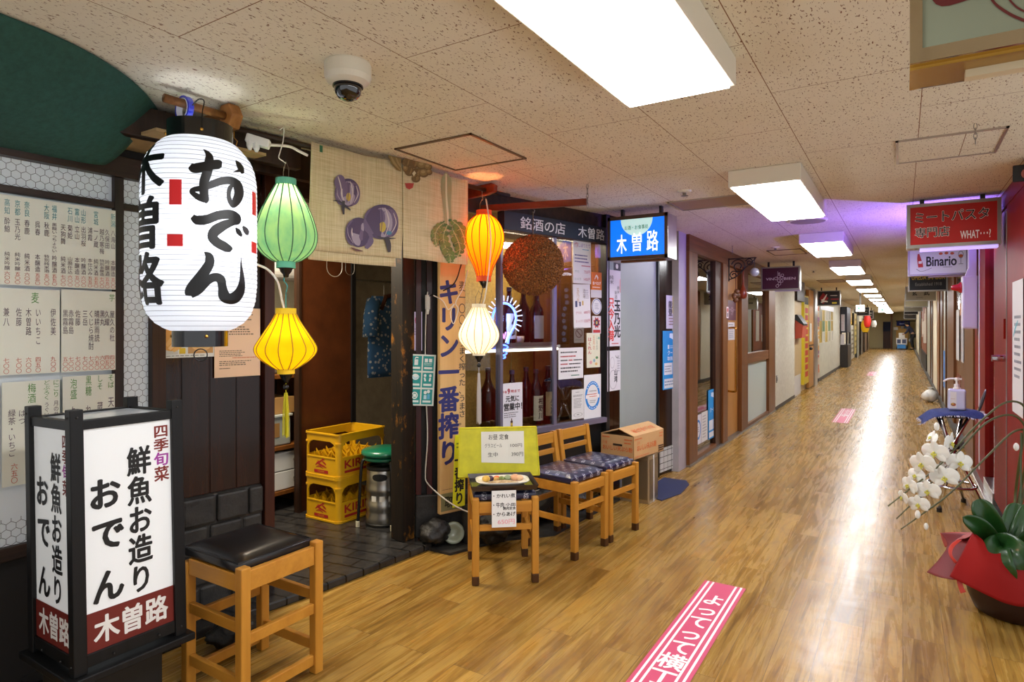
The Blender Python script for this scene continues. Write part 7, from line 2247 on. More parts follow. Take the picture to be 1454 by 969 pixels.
for u0, u1, z0, z1, col, lab, nm, ct in ((1204.5, 1207.5, 1.45, 2.05, '#c99a1c', 'yellow box banner high on the left wall beyond the black cabinet', 'wall_banner', 'banner'), (1205, 1209.5, 0.1, 1.4, '#cfcabc', 'white banner below the yellow box banner', 'wall_banner', 'banner'),
                                         (1210, 1214, 0.2, 1.9, '#c9b25a', 'pale yellow banner beyond the white banner', 'wall_banner', 'banner'), (1214.5, 1217.5, 0.0, 2.1, '#9a9c8e', 'grey metal door far down the left wall', 'metal_door', 'door'),
                                         (1221, 1224, 0.0, 1.6, '#3a2a22', 'dark brown door far left under the red lantern', 'wooden_door', 'door'), (1226, 1229.5, 0.0, 1.8, '#6a4a30', 'brown door beyond the dark brown one', 'wooden_door', 'door'),
                                         (1231, 1233, 0.0, 1.9, '#8a6a40', 'tan narrow panel far down the left wall', 'wall_panel', 'panel')):
    o, w_ = shop_panel(nm, lab, ct, u0, u1, z0, z1, plain('far_' + col.strip('#'), col, 0.5, var=0.15, vscale=2), 0.05 + 0.004 * (u0 % 3))
    part('edge', MB().box(0, 0.06, -0.07, 0.0, 0, z1 - z0), M_ALU, o)
    if ct == 'banner':
        draw(o, [('l', 6, .2, .1, .9, .9, '#7a6a3a')], face_map(0, 0, w_, z1 - z0, -0.075))


def big_lantern(label, u, vt, vb, t_, hw, col, emit):
    c = at_t(u, (vt + vb) / 2, t_)
    h_ = (vb - vt) * t_ / F_PX
    r = hw * t_ / F_PX
    o = thing('paper_lantern', label, 'lantern', loc=(c.x, c.y, c.z - h_ / 2))
    part('paper_body', MB().lathe([(r * (0.55 + 0.45 * math.sin(math.pi * k / 12) ** 0.6), h_ * k / 12) for k in range(13)], 20), plain('far_lantern_' + col.strip('#'), col, 0.6, emit=emit), o, smooth=True)
    part('cap', MB().lathe([(r * 0.5, -0.03), (r * 0.5, 0.0)], 16).lathe([(r * 0.5, h_), (r * 0.5, h_ + 0.03)], 16), M_BLACK, o)
    part('cord', MB().tube([(0, 0, h_ + 0.03), (0, 0, CEIL - c.z + h_ / 2)], 0.008, 6), M_BLACK, o)
    return o
big_lantern('red paper lantern far down the left side', 1231.5, 448, 465, 27, 4.6, '#c42820', 0.35)
big_lantern('yellow paper lantern hanging left of the red one', 1228.5, 455, 472, 28, 5.2, '#d8a81c', 0.3)
big_lantern('small white paper lantern beyond the red one', 1241, 455.5, 465, 31, 3.2, '#d2cec2', 0.2)
box_sign('dark hanging box sign above the red lantern far left', -1.62, -1.16, 29.5, 1.80, 2.15, '#1d1a1a', [('l', 2, .15, .2, .9, .8, '#b8b0a0')])
box_sign('dark hanging box sign farthest along the left side', -1.60, -1.18, 34.0, 1.72, 2.12, '#221d1c', [('l', 2, .15, .2, .9, .8, '#b8b0a0')])


def exit_sign(label, u0, u1, vt, vb, t_):
    c = at_t((u0 + u1) / 2, (vt + vb) / 2, t_)
    w_, h_ = (u1 - u0) * t_ / F_PX, (vb - vt) * t_ / F_PX
    o = thing('exit_sign', label, 'exit sign', loc=(c.x, c.y, c.z - h_ / 2), group='lit guide signs')
    part('box', MB().box(-w_ / 2, w_ / 2, 0.002, 0.08, 0, h_), M_WHITE, o)
    part('lit_face', MB().box(-w_ / 2 + 0.01, w_ / 2 - 0.01, -0.002, 0.002, 0.01, h_ - 0.01), emis('guide_face', '#f2fff8', 1.6), o)
    draw(o, [('b', [(.78, .5, .10), (.35, .5, .10)], '#3fae88', {'emit': 0.6}), ('p', [(.22, .5), (.42, .25), (.42, .75)], '#3fae88', {'emit': 0.6})], face_map(-w_ / 2, 0, w_, h_, -0.003))
    part('stem', MB().box(-0.02, 0.02, 0.03, 0.05, h_, CEIL - c.z + h_ / 2), M_ALU, o)
    return o
exit_sign('lit white guide sign with a green arrow under the ceiling, nearest of the three', 1215.7, 1227, 433, 443, 16)
exit_sign('lit white guide sign before the row of far ceiling lights', 1248, 1262, 436.5, 444, 22)
exit_sign('tiny lit guide sign at the far end of the corridor', 1281, 1286, 453.8, 458.6, 40)

# ================================================================== right side of the corridor
RW = Wall(0.60, 0.0, 180)
Yr = lambda u: -RW.sz(u)[0]
Zr = lambda u, v: RW.sz(u, v)[1]
M_SIGNR = plain('sign_red', '#c01a14', 0.35, emit=0.12)
box_sign('red hanging box sign with outlined black characters and white lettering', 0.022, 0.546, 5.15, 1.893, 2.197, '#a8120c',
         [('t', 'ミートパスタ', .055, .13, .915, .43, '#e0d0c8', {'bold': .04}), ('t', 'ミートパスタ', .06, .14, .91, .42, '#14100f', {'bold': .012}), ('t', '専門店', .055, .54, .47, .82, '#e0d0c8', {'bold': .04}), ('t', '専門店', .06, .55, .465, .81, '#14100f', {'bold': .012}), ('t', 'WHAT･･･?', .59, .70, .93, .91, '#e6dcd8', {'bold': .02})],
         thick=0.17, emit=0.04, fw=0.022, bottom=(0.15, 0.98, emis('violet_tube', '#b9a4ff', 0.8)))
box_sign('white hanging box sign with dark lettering, a red bottle and a wine glass', 0.045, 0.565, 7.86, 1.885, 2.195, '#c9c6d6',
         [('t', 'Binario', .30, .34, .84, .72, '#1d1c22', {'bold': .03}), ('b', [(.16, .22, .03), (.17, .40, .07), (.19, .60, .09), (.20, .74, .09)], '#a8302a'), ('r', .16, .50, .22, .60, '#d8d0d8'), ('l', 1, .60, .74, .78, .80, '#6a6a74'), ('b', [(.12, .80, .012), (.22, .90, .012), (.40, .78, .012)], '#55555e'),
          ('d', .56, .25, .035, .05, '#b85a3a'), ('d', .66, .24, .035, .05, '#b85a3a'), ('d', .76, .26, .035, .05, '#b85a3a'), ('o', .91, .32, .045, .14, .2, '#6a6a74'), ('d', .91, .37, .038, .06, '#a8522a'), ('r', .905, .45, .915, .66, '#6a6a74'), ('r', .87, .66, .95, .68, '#6a6a74')], thick=0.16, emit=0.12, bottom=(0.35, 0.95, plain('tube_lilac', '#cfc4de', 0.4)))
box_sign('dark hanging box sign with yellow lettering behind the white one', 0.07, 0.565, 11.3, 1.885, 2.19, '#191c22', [('t', 'UMEDA SAMBOA', .06, .16, .97, .42, '#c8b040', {'bold': .015}), ('t', 'Established 1918', .16, .58, .88, .76, '#8d8d88')], thick=0.16)
box_sign('grey hanging box sign with two black characters behind the dark one', 0.04, 0.59, 15.5, 1.885, 2.19, '#8d8a7c', [('t', '玄', .20, .22, .38, .66, '#1a1a20', {'bold': .04}), ('t', '武', .60, .22, .80, .66, '#1a1a20', {'bold': .04}), ('l', 1, .35, .78, .62, .88, '#44444a')], thick=0.16)
box_sign('beige hanging box sign behind the grey one on the right side', 0.04, 0.55, 19.2, 1.85, 2.19, '#a39b80', [('l', 1, .2, .3, .5, .65, '#2a2620'), ('b', [(.62, .4, .08), (.74, .5, .1), (.88, .42, .08)], '#2a2620')], thick=0.16)
box_sign('pale hanging box sign with an orange line behind the beige one', 0.04, 0.55, 24.5, 1.85, 2.19, '#8e8a78', [('d', .42, .45, .12, .2, '#d6d0c0'), ('l', 1, .5, .25, .95, .45, '#b8502c')], thick=0.16)
box_sign('black hanging box sign far down the right side', 0.04, 0.53, 30.0, 1.84, 2.15, '#15130f', [('l', 1, .4, .4, .8, .6, '#6a6a60')], thick=0.16)
box_sign('dark brown hanging box sign farthest down the right side', 0.04, 0.53, 34.0, 1.70, 2.05, '#241c16', [('l', 1, .3, .4, .8, .6, '#6a6050')], thick=0.16)
# big sign at the top right corner with a mirror-polished underside
o = thing('hanging_sign', 'large pale glass box sign with polished brass underside, cut by the frame edge', 'sign', loc=(0.0127, 1.56, 1.902))
sw2, sh2 = 0.62, 0.33
M_MIR = plain('polished_brass', '#cdb27c', 0.06, 1.0)
part('housing', MB().box(0, sw2, 0.004, 0.17, 0.0, sh2), M_MIR, o)
part('face_panel', MB().box(0.022, sw2, -0.002, 0.004, 0.028, sh2), plain('pale_green_glass', '#858b76', 0.2), o)
part('face_frame', MB().box(0, 0.022, -0.006, 0.004, 0, sh2).box(0.022, sw2, -0.006, 0.004, 0, 0.028), plain('polished_frame', '#b8ac94', 0.10, 1.0), o)
part('underside', MB().box(0.0, sw2, 0.02, 0.145, -0.006, 0.0), plain('brass_brown', '#b08a3c', 0.25, 0.6), o)
part('tube_lamp', MB().box(0.10, sw2, 0.075, 0.105, -0.022, -0.006), plain('tube_cream', '#e0d2b0', 0.4), o)
def sgn(u, v, lay):
    q_ = at_y(u, v, 1.5565)
    return Vector((q_.x - 0.0127, -0.0035 - 0.0002 * lay, q_.z - 1.902))
draw(o, [('p', [(1323, -24), (1324, 0), (1329, 6), (1337, 9), (1348, 8), (1378, -1), (1400, -10), (1400, -24)], '#5c0f0d'), ('b', [(1400, -26, 4), (1409, 0, 4), (1427, 16, 4.5), (1454, 29, 4.5), (1500, 44, 5)], '#5c140e'),
         ('b', [(1424, -14, 3), (1438, 5, 3), (1454, 16, 3), (1500, 36, 3)], '#5c140e')], sgn)
part('hanger', MB().box(0.3, 0.33, 0.07, 0.1, sh2 - 0.01, CEIL - 1.902), M_BLACK, o)
chain('ceiling_chain', 'short chain hanging from the ceiling inside the right aluminium hatch', at_z(1385, 176, CEIL - 0.002), at_z(1385, 176, CEIL - 0.002) - Vector((0, 0, 0.085)), 4, 0.012)

# red shop front
ya, yb2, yc, yd, ye = Yr(1390), Yr(1405), Yr(1419), Yr(1438), Yr(1454)
o = thing('red_shopfront', 'glossy red shop front with glass panes behind the orchids', 'shop front', loc=(0.60, 5.5, 0))
part('red_post', MB().box(0.57, 0.66, yb2, ya, 0.0, CEIL - 0.001), M_RED, o, world=True, bevel=0.003)
part('white_bead', MB().box(0.564, 0.57, (ya + yb2) / 2 - 0.015, (ya + yb2) / 2 + 0.015, 0.1, 2.15), M_WHITE, o, world=True)
part('glass_pane', MB().box(0.60, 0.606, yc, yb2, 0.12, 2.15), glass('red_shop_glass', '#dcdce6', 1.6), o, world=True)
part('door_leaf', MB().box(0.57, 0.63, yd, yc, 0.08, 2.12), M_RED, o, world=True, bevel=0.003)
part('steel_strip', MB().box(0.565, 0.57, yd - 0.01, yd + 0.0, 0.05, 2.1), M_STEEL, o, world=True)
hg = part('hinge', MB().box(0.555, 0.57, yd + 0.02, yd + 0.06, 1.27, 1.40), M_RED, o, world=True)
part('door_knob', MB().tube([(0.57, yd + 0.08, 1.14), (0.50, yd + 0.08, 1.14)], 0.022, 14), M_CHROME, o, world=True)
part('red_post', MB().box(0.57, 0.66, 4.2, yd - 0.012, 0.0, CEIL - 0.001), M_RED, o, world=True, bevel=0.003)
part('head_rail', MB().box(0.565, 0.66, 4.2, ya, 2.13, CEIL - 0.001), M_RED, o, world=True, bevel=0.003)
part('sill', MB().box(0.53, 0.66, 4.2, ya, 0.0, 0.03).box(0.56, 0.64, yc, yb2, 0.03, 0.12), M_STEEL, o, world=True, bevel=0.003)
struct('wall_red_shop_inside', MB().box(1.30, 1.36, 4.0, 7.9, 0, CEIL).box(0.66, 1.36, 7.3, 7.36, 0, CEIL).box(0.66, 1.36, 4.14, 4.2, 0, CEIL), plain('inner_violet_grey', '#b8b4c8', 0.6))
o = thing('neon_strip', 'vertical bluish white light strip of glowing blobs inside the red shop pane', 'neon light', loc=(0.75, 6.2, 1.1))
zz = 1.15
rnd = random.Random(4)
for k in range(9):
    part('glow_blob', MB().ball((0.72, 5.98 + rnd.uniform(-.03, .03), 1.18 + 0.08 * k), 0.028, 8, 6), emis('neon_cyan', '#a8d8ff', 0.6), o, world=True, smooth=True)
part('board', MB().box(0.75, 0.76, 5.9, 6.06, 1.12, 1.9), M_BLACK, o, world=True)
paper(RW, 'door_notice', 'white notice sheet on the red shop door at the right frame edge', 'notice', (1448, 1464, 398, 590), '#d4d0cc', [('l', 9, .2, .25, .9, .75, '#8a8a90'), ('b', [(.1, .42, .04), (.3, .36, .06), (.55, .30, .04)], '#6ab0b8')], off=0.034)
q = at_x(1438, 247, 0.5)
o = thing('round_plate_sign', 'small black rounded sign plate with a pink disc high on the red shop front', 'sign', loc=(0.5, q.y, q.z))
part('plate', MB().box(0.0, 0.12, 0.0, 0.012, -0.045, 0.045), M_BLACK, o, bevel=0.010, seg=3)
part('pink_disc', MB().tube([(0.065, -0.004, -0.005), (0.065, 0.0, -0.005)], 0.03, 18), plain('disc_pink', '#b86a5c', 0.5), o)

# wooden door frame, alarm box and duct beyond the red shop
y9, y10, y11, y12 = Yr(1387), Yr(1374), Yr(1358), Yr(1349)
o = thing('side_door', 'brown wooden door with papers on its dark panes behind the metal stool', 'door', loc=(0.6, y10, 0))
part('jamb', MB().box(0.57, 0.68, y9, y10, 0, CEIL - 0.001), M_BROWN, o, world=True, bevel=0.003)
part('jamb', MB().box(0.57, 0.68, y11, y12, 0, CEIL - 0.001), M_BROWN, o, world=True, bevel=0.003)
part('leaf', MB().box(0.60, 0.65, y10, y11, 0.02, CEIL - 0.001), M_BROWN, o, world=True)
for k in range(2):
    a_, b_ = y10 + (y11 - y10) * (0.12 + 0.45 * k), y10 + (y11 - y10) * (0.45 + 0.45 * k)
    part('dark_pane', MB().box(0.596, 0.60, a_, b_, 0.95, 2.0), plain('dark_glass', '#1a1614', 0.1), o, world=True)
    part('red_panel', MB().box(0.596, 0.60, a_, b_, 0.3, 0.75), plain('door_red', '#7a2a18', 0.4), o, world=True)
for (u0, u1, vt, vb, col, lab) in ((1359, 1363, 440, 512, '#cfccc6', 'long white paper on the side door'), (1364, 1369, 430, 448, '#b8783a', 'small orange paper under the red alarm lamp'), (1366, 1369.5, 452, 515, '#c9c6c4', 'narrow white paper on the side door beside the alarm box')):
    paper(RW, 'door_paper', lab, 'paper', (u1, u0, vt, vb) if False else (u0, u1, vt, vb), col, [], off=0.008)
o = thing('alarm_box', 'white wall box with a red alarm lamp beside the red shop front', 'alarm box', loc=(0.455, 6.9, 1.33))
part('box', MB().box(0.0, 0.11, 0.0, 0.16, 0.0, 0.474), plain('white_violet_lit', '#d4d0d6', 0.4), o, bevel=0.005)  # white box, the violet light on it tinted into the colour
part('front_lid', MB().box(0.006, 0.104, -0.006, 0.0, 0.01, 0.464), plain('white_violet_lit', '#d4d0d6', 0.4), o, bevel=0.003)
part('duct', MB().prism([(0.02, 0.474), (0.104, 0.474), (0.104, 0.90), (0.045, 0.90), (0.045, 0.55)], lambda x, z, d: (x, 0.03 + d, z), 0.0, 0.10), plain('white_violet_lit', '#d4d0d6', 0.4), o, bevel=0.003)
rl = MB().lathe([(0.05, 0.0), (0.052, 0.012), (0.034, 0.03), (0.022, 0.075), (0.016, 0.08), (0.001, 0.082)], 22).xform(Matrix.Translation((0.0, 0.08, 0.375)) @ Matrix.Rotation(R(-90), 4, 'Y'))
part('red_lamp', rl, plain('alarm_red', '#a0101c', 0.15, emit=0.15, coat=0.6), o, smooth=True)

# farther shop fronts on the right, from near to far
def rpanel(name, label, cat, u0, u1, z0, z1, col, rough=0.5, off=0.0, trims=True, glassy=False):
    """u0 > u1: u0 is the near end"""
    a_, b_ = Yr(u0), Yr(u1)
    o = thing(name, label, cat, loc=(0.60, a_, 0))
    m_ = plain('r_' + col.strip('#'), col, rough, var=0.12, vscale=3)
    part('board', MB().box(0.585 - off, 0.66, a_ + 0.02, b_, z0, z1), m_, o, world=True)
    if trims:
        part('post', MB().box(0.57 - off, 0.66, a_, a_ + 0.09, 0, CEIL - 0.001), M_BROWN if not glassy else M_ALU, o, world=True)
    return o, a_, b_
struct('wall_right', MB().box(0.66, 0.75, 7.4, 46, 0, CEIL), M_CREAM)
rpanel('glass_shop_panel', 'dark glazed shop panel beyond the brown side door', 'shop panel', 1348.8, 1346, 0.0, 2.2, '#2e2a24', 0.15, glassy=True)
o, a_, b_ = rpanel('poster_panel', 'pale shop panel with a blue poster beyond the dark glazed panel', 'shop panel', 1345.8, 1341.5, 0.0, 2.2, '#b9b5a2', 0.4)
part('blue_poster', MB().box(0.575, 0.585, a_ + 0.12, b_ - 0.1, 0.35, 0.95), plain('poster_blue', '#4a86c8', 0.5), o, world=True)
rpanel('dark_shop_panel', 'dark brown shop panel behind the white bag', 'shop panel', 1341, 1336.5, 0.0, 2.2, '#3a2718', 0.3)
rpanel('wood_shop_panel', 'orange brown wooden panel beyond the dark brown shop panel', 'shop panel', 1336, 1332, 0.0, 2.2, '#9a5e2c', 0.4)
struct('wall_pier_right', MB().box(0.58, 0.66, Yr(1331.8), Yr(1326.5), 0, CEIL), M_CREAM)
rpanel('black_shop_panel', 'black shop panel beyond the cream pier on the right', 'shop panel', 1326.3, 1323, 0.0, 2.1, '#1f1d1b', 0.3)
rpanel('grey_shop_panel', 'pale grey shop panel far down the right side', 'shop panel', 1322.8, 1317.5, 0.0, 2.15, '#a9a796', 0.4)
o, a_, b_ = rpanel('brick_shop_panel', 'reddish brown shop front with white papers and dark base far right', 'shop panel', 1317.2, 1309.5, 0.55, 2.15, '#8a4626', 0.5)
part('stone_base', MB().box(0.56, 0.66, a_, b_, 0.0, 0.55), M_STONE, o, world=True)
rnd = random.Random(8)
for k in range(5):
    y_ = a_ + 0.5 + (b_ - a_ - 1.0) * k / 5
    part('paper', MB().box(0.565, 0.583, y_, y_ + 0.5, rnd.uniform(0.8, 1.1), rnd.uniform(1.4, 1.9)), plain('paper_warm', '#d8cfbe', 0.6), o, world=True)
rpanel('dark_far_panel', 'dark shop panel farthest down the right side', 'shop panel', 1309, 1305.5, 0.0, 2.1, '#24211e', 0.4)
solo('white_bag', MB().ball((0, 0, 0.11), 0.135, 18, 12, sx=0.85, sy=1.0, sz=0.85).ball((-0.06, -0.06, 0.10), 0.085, 12, 8).lathe([(0.04, 0.2), (0.02, 0.235), (0.05, 0.265)], 10, cap0=False, cap1=False), plain('bag_white', '#ece9e0', 0.4, var=0.08, vscale=18), 'white plastic bag on the floor against the right wall', 'bag', loc=(0.42, 13.45, 0.0), smooth=True)
struct('baseboard_right', MB().box(0.54, 0.60, 8.5, 46, 0, 0.07), plain('dark_base', '#4a4640', 0.6))

# ---- far end of the corridor
struct('wall_far_end', MB().box(-2.2, 1.0, 45.5, 45.6, 0, CEIL), plain('far_wall', '#c2b48a', 0.7))
def farx(u, y=44.0):
    return at_y(u, 464, y).x
def farz(v, u=1275, y=44.0):
    return at_y(u, v, y).z
o = thing('dark_doorway', 'dark brown entrance with a navy curtain at the far end of the corridor', 'door', loc=(farx(1258), 45.4, 0))
part('door_leaf', MB().box(farx(1253), farx(1264), 45.3, 45.45, 0, farz(471)), wood('far_door', '#4a2a14', '#2a160a', 'z', 1, 0.4), o, world=True)
part('navy_curtain', MB().box(farx(1253), farx(1264), 45.28, 45.42, farz(471), farz(457)), plain('navy_cloth', '#20243c', 0.8), o, world=True)
part('frame_post', MB().box(farx(1264), farx(1267), 45.2, 45.5, 0, 2.1), M_BROWN, o, world=True)
o = thing('notice_board', 'tan notice board wall behind the white boxes at the far end', 'board', loc=(farx(1280), 45.3, 0.8))
part('board', MB().box(farx(1272), farx(1290), 45.3, 45.45, 0.2, farz(462)), plain('far_tan', '#dcae5c', 0.6), o, world=True)
part('paper', MB().box(farx(1268.5), farx(1275), 45.2, 45.3, farz(469), farz(465)).box(farx(1279), farx(1283), 45.2, 45.3, farz(467), farz(463)), M_WHITE, o, world=True)
part('blue_paper', MB().box(farx(1284), farx(1288), 45.2, 45.3, farz(467), farz(463)), plain('paper_blue', '#5a88c8', 0.6), o, world=True)
o = thing('blue_curtain', 'blue shop curtain with white lettering at the far end of the corridor', 'curtain', loc=(farx(1282), 44.6, 1.5))
part('cloth', MB().grid(lambda u_, v_: Vector((farx(1273) + (farx(1292) - farx(1273)) * u_, 44.6 + 0.05 * math.sin(u_ * 20), farz(463) + (farz(456) - farz(463)) * v_)), 20, 3), plain('curtain_blue', '#1f2a6a', 0.8), o, world=True, solid=0.01)
part('printed_mark', MB().box(farx(1277), farx(1288), 44.52, 44.54, farz(460.6), farz(459.2)), plain('mark_pale', '#8a94c0', 0.7), o, world=True)
part('rail', MB().tube([(farx(1272), 44.6, farz(456)), (0.66, 44.6, farz(456))], 0.03, 8), M_BLACK, o, world=True)
for (u0, u1, vb, vt, y_, lab, blue) in ((1272.5, 1288, 489.5, 480.5, 43.5, 'wide white foam box standing on the blue tray at the far end', True), (1276, 1285, 480.3, 473, 43.6, 'smaller white foam box stacked on the wide one', False)):
    o = thing('foam_box', lab, 'box', loc=(farx(u0, y_), y_, farz(vb, 1280, y_)), group='foam boxes at the far end')
    part('box_body', MB().box(farx(u0, y_), farx(u1, y_), y_, y_ + 0.5, farz(vb, 1280, y_) + 0.002, farz(vt, 1280, y_) - 0.03), M_WHITE, o, world=True, bevel=0.01)
    part('lid', MB().box(farx(u0, y_) - 0.01, farx(u1, y_) + 0.01, y_ - 0.01, y_ + 0.51, farz(vt, 1280, y_) - 0.028, farz(vt, 1280, y_)), M_WHITE, o, world=True, bevel=0.008)
    if blue:
        part('printed_mark', MB().box(farx(1274), farx(1279), y_ - 0.012, y_, farz(487.5), farz(482)).box(farx(1281), farx(1286.5), y_ - 0.012, y_, farz(487.5), farz(482)), plain('mark_slate', '#4a4e68', 0.6), o, world=True)
o = thing('hand_cart', 'blue hand cart with black wheels under the white foam boxes', 'cart', loc=(farx(1280, 43.5), 43.4, 0))
part('tray', MB().box(farx(1274, 43.3), farx(1286, 43.3), 43.3, 44.1, 0.06, farz(489.8, 1280, 43.5)), plain('cart_blue', '#3a86c8', 0.5), o, world=True)
for (u, y_) in ((1273.5, 43.4), (1287, 43.4), (1273.5, 44.0), (1287, 44.0)):
    x_ = farx(u, 43.4)
    part('wheel', MB().tube([(x_ - 0.03, y_, 0.075), (x_ + 0.03, y_, 0.075)], 0.075, 14), M_BLACK, o, world=True)
o = thing('yellow_carton', 'yellow brown carton on the floor right of the hand cart', 'box', loc=(farx(1292, 43.8), 43.8, 0))
part('box_body', MB().box(farx(1289.5, 43.8), farx(1297, 43.8), 43.8, 44.3, 0, 0.36), plain('carton_far', '#b08c3a', 0.6), o, world=True, bevel=0.01)
part('flap', MB().box(farx(1289.5, 43.8), farx(1293, 43.8), 43.75, 43.8, 0.30, 0.38), plain('carton_far', '#b08c3a', 0.6), o, world=True)
solo('plastic_bag', MB().ball((farx(1293.5, 43.9), 44.05, 0.53), 0.13, 12, 8), plain('bag_white', '#d6d2c6', 0.4), 'white plastic bag on the yellow brown carton at the far end', 'bag', loc=(farx(1293.5, 43.9), 44.0, 0.37), world=True, smooth=True)


def person(label, x, y, cat='person'):
    """standing figure bent forward over the boxes, facing -x"""
    o = thing('person', label, cat, loc=(x, y, 0))
    def skin(name, joints, edges, radii, mat, root=0):
        me = bpy.data.meshes.new(name)
        me.from_pydata(joints, edges, [])
        me.materials.append(mat)
        ob = bpy.data.objects.new(name, me)
        COL.objects.link(ob)
        ob.parent = o
        WM[ob.name] = WM[o.name]
        md = ob.modifiers.new('skin', 'SKIN')
        for i, r in enumerate(radii):
            me.skin_vertices[0].data[i].radius = (r, r)
        me.skin_vertices[0].data[root].use_root = True
        sb = ob.modifiers.new('smooth', 'SUBSURF')
        sb.levels = sb.render_levels = 2
        return ob
    sk = plain('skin_tone', '#b88a68', 0.6)
    jk = plain('navy_jacket', '#20263f', 0.8)
    tr = plain('dark_trousers', '#17171c', 0.8)
    # body: pelvis, spine, neck, head, arms with hands, legs
    J = [(0.05, 0, 0.90), (-0.02, 0, 1.10), (-0.14, 0, 1.28), (-0.20, 0, 1.38), (-0.26, 0, 1.45), (-0.31, 0, 1.55),
         (-0.15, 0.17, 1.30), (-0.24, 0.20, 1.05), (-0.40, 0.16, 0.90), (-0.48, 0.15, 0.87), (-0.15, -0.17, 1.30), (-0.24, -0.20, 1.05), (-0.40, -0.16, 0.90), (-0.48, -0.15, 0.87),
         (0.05, 0.10, 0.85), (0.0, 0.11, 0.48), (0.06, 0.11, 0.09), (-0.06, 0.11, 0.05), (0.05, -0.10, 0.85), (-0.04, -0.11, 0.48), (0.04, -0.11, 0.09), (-0.08, -0.11, 0.05)]
    E = [(0, 1), (1, 2), (2, 3), (3, 4), (4, 5), (2, 6), (6, 7), (7, 8), (8, 9), (2, 10), (10, 11), (11, 12), (12, 13), (0, 14), (14, 15), (15, 16), (16, 17), (0, 18), (18, 19), (19, 20), (20, 21)]
    r_ = [0.125, 0.12, 0.13, 0.055, 0.09, 0.085, 0.055, 0.045, 0.035, 0.035, 0.055, 0.045, 0.035, 0.035, 0.085, 0.06, 0.045, 0.04, 0.085, 0.06, 0.045, 0.04]
    skin('body', J, E, r_, sk)
    cj = [(0.05, 0, 0.86), (-0.02, 0, 1.10), (-0.14, 0, 1.28), (-0.19, 0, 1.36), (-0.15, 0.17, 1.30), (-0.24, 0.20, 1.05), (-0.38, 0.16, 0.915), (-0.15, -0.17, 1.30), (-0.24, -0.20, 1.05), (-0.38, -0.16, 0.915)]
    skin('jacket', cj, [(0, 1), (1, 2), (2, 3), (2, 4), (4, 5), (5, 6), (2, 7), (7, 8), (8, 9)], [0.16, 0.15, 0.16, 0.085, 0.075, 0.062, 0.052, 0.075, 0.062, 0.052], jk)
    tj = [(0.05, 0, 0.90), (0.05, 0.10, 0.82), (0.0, 0.11, 0.48), (0.06, 0.11, 0.10), (0.05, -0.10, 0.82), (-0.04, -0.11, 0.48), (0.04, -0.11, 0.10)]
    skin('trousers', tj, [(0, 1), (1, 2), (2, 3), (0, 4), (4, 5), (5, 6)], [0.14, 0.10, 0.075, 0.06, 0.10, 0.075, 0.06], tr)
    part('shoe', MB().ball((0.0, 0.11, 0.045), 0.055, 10, 6, sx=2.0, sy=0.9, sz=0.8), M_BLACK, o, smooth=True)
    part('shoe', MB().ball((-0.02, -0.11, 0.045), 0.055, 10, 6, sx=2.0, sy=0.9, sz=0.8), M_BLACK, o, smooth=True)
    part('hair', MB().ball((-0.275, 0, 1.53), 0.105, 14, 10), plain('dark_hair', '#121014', 0.6), o, smooth=True)
    return o
person('person in a navy jacket bending over the foam boxes at the far end', farx(1295, 43.2), 43.3)

# ================================================================== metal stool with denim and sanitizer
SX, SY, SZ = 0.31, 5.70, 0.72
o = thing('metal_stool', 'chrome folding stool with crossed legs by the red shop front', 'stool', loc=(SX, SY, 0))
part('seat', MB().lathe([(0.001, 0.0), (0.13, 0.0), (0.14, 0.01), (0.14, 0.025), (0.13, 0.035), (0.001, 0.037)], 32, (0, 0, SZ - 0.04)), M_BLACKTR, o, smooth=True)
for k in range(4):
    a_ = R(62 + 90 * k)
    p_, q_ = (-0.12 * math.cos(a_), -0.12 * math.sin(a_), SZ - 0.035), (0.215 * math.cos(a_), 0.215 * math.sin(a_), 0.0)
    off_ = Vector((-math.sin(a_), math.cos(a_), 0)) * 0.018
    lg = part('leg', MB().tube([Vector(p_) + off_, Vector(q_) + off_ + Vector((0, 0, 0.012))], 0.0125, 12), M_CHROME, o, smooth=True)
    part('rubber_foot', MB().lathe([(0.017, 0), (0.017, 0.03)], 12, tuple(Vector(q_) + off_)), M_BLACK, lg)
part('foot_ring', MB().tube([(0.15 * math.cos(2 * math.pi * k / 28), 0.15 * math.sin(2 * math.pi * k / 28), 0.17) for k in range(28)], 0.011, 10, closed=True), M_CHROME, o, smooth=True)
part('hub', MB().lathe([(0.05, 0.44), (0.05, 0.47)], 20), M_BLACK, o)
part('backrest', MB().ball((0.0, 0, 0), 0.09, 16, 10, sx=0.12, sy=0.5, sz=1.0).xform(Matrix.Translation((0.185, 0.02, SZ + 0.085)) @ Matrix.Rotation(R(14), 4, 'Y')), plain('grey_backrest', '#55545c', 0.3, 0.5), o, smooth=True)
part('back_stay', MB().tube([(0.15, 0.02, SZ - 0.01), (0.178, 0.02, SZ + 0.05)], 0.008, 8), M_CHROME, o)
t = NT('denim')
nz = t.n('TexNoise', Scale=140.0, Detail=2.0)
t.l(t.coords(), nz.inputs['Vector'])
t.l(t.ramp(nz.outputs[0], [(0.35, '#222d56'), (0.7, '#384a82')]), t.b.inputs['Base Color'])
t.b.inputs['Roughness'].default_value = 0.9
def denim(u_, v_):
    x, y = -0.20 + 0.375 * u_, -0.17 + 0.33 * v_
    r_ = math.hypot(x, y)
    z = 0.004 - 0.55 * max(0, r_ - 0.14) + 0.006 * math.sin(14 * x + 3 * y)
    if x < -0.12:
        z -= 0.45 * (-0.12 - x)
    if x > 0.12:
        z += 0.35 * (x - 0.12)
    return Vector((x + 0.01 * math.sin(9 * v_), y, max(z, -0.09)))
o = thing('denim_cloth', 'dark blue denim cloth with frayed white edges lying on the metal stool', 'cloth', loc=(SX, SY, SZ))
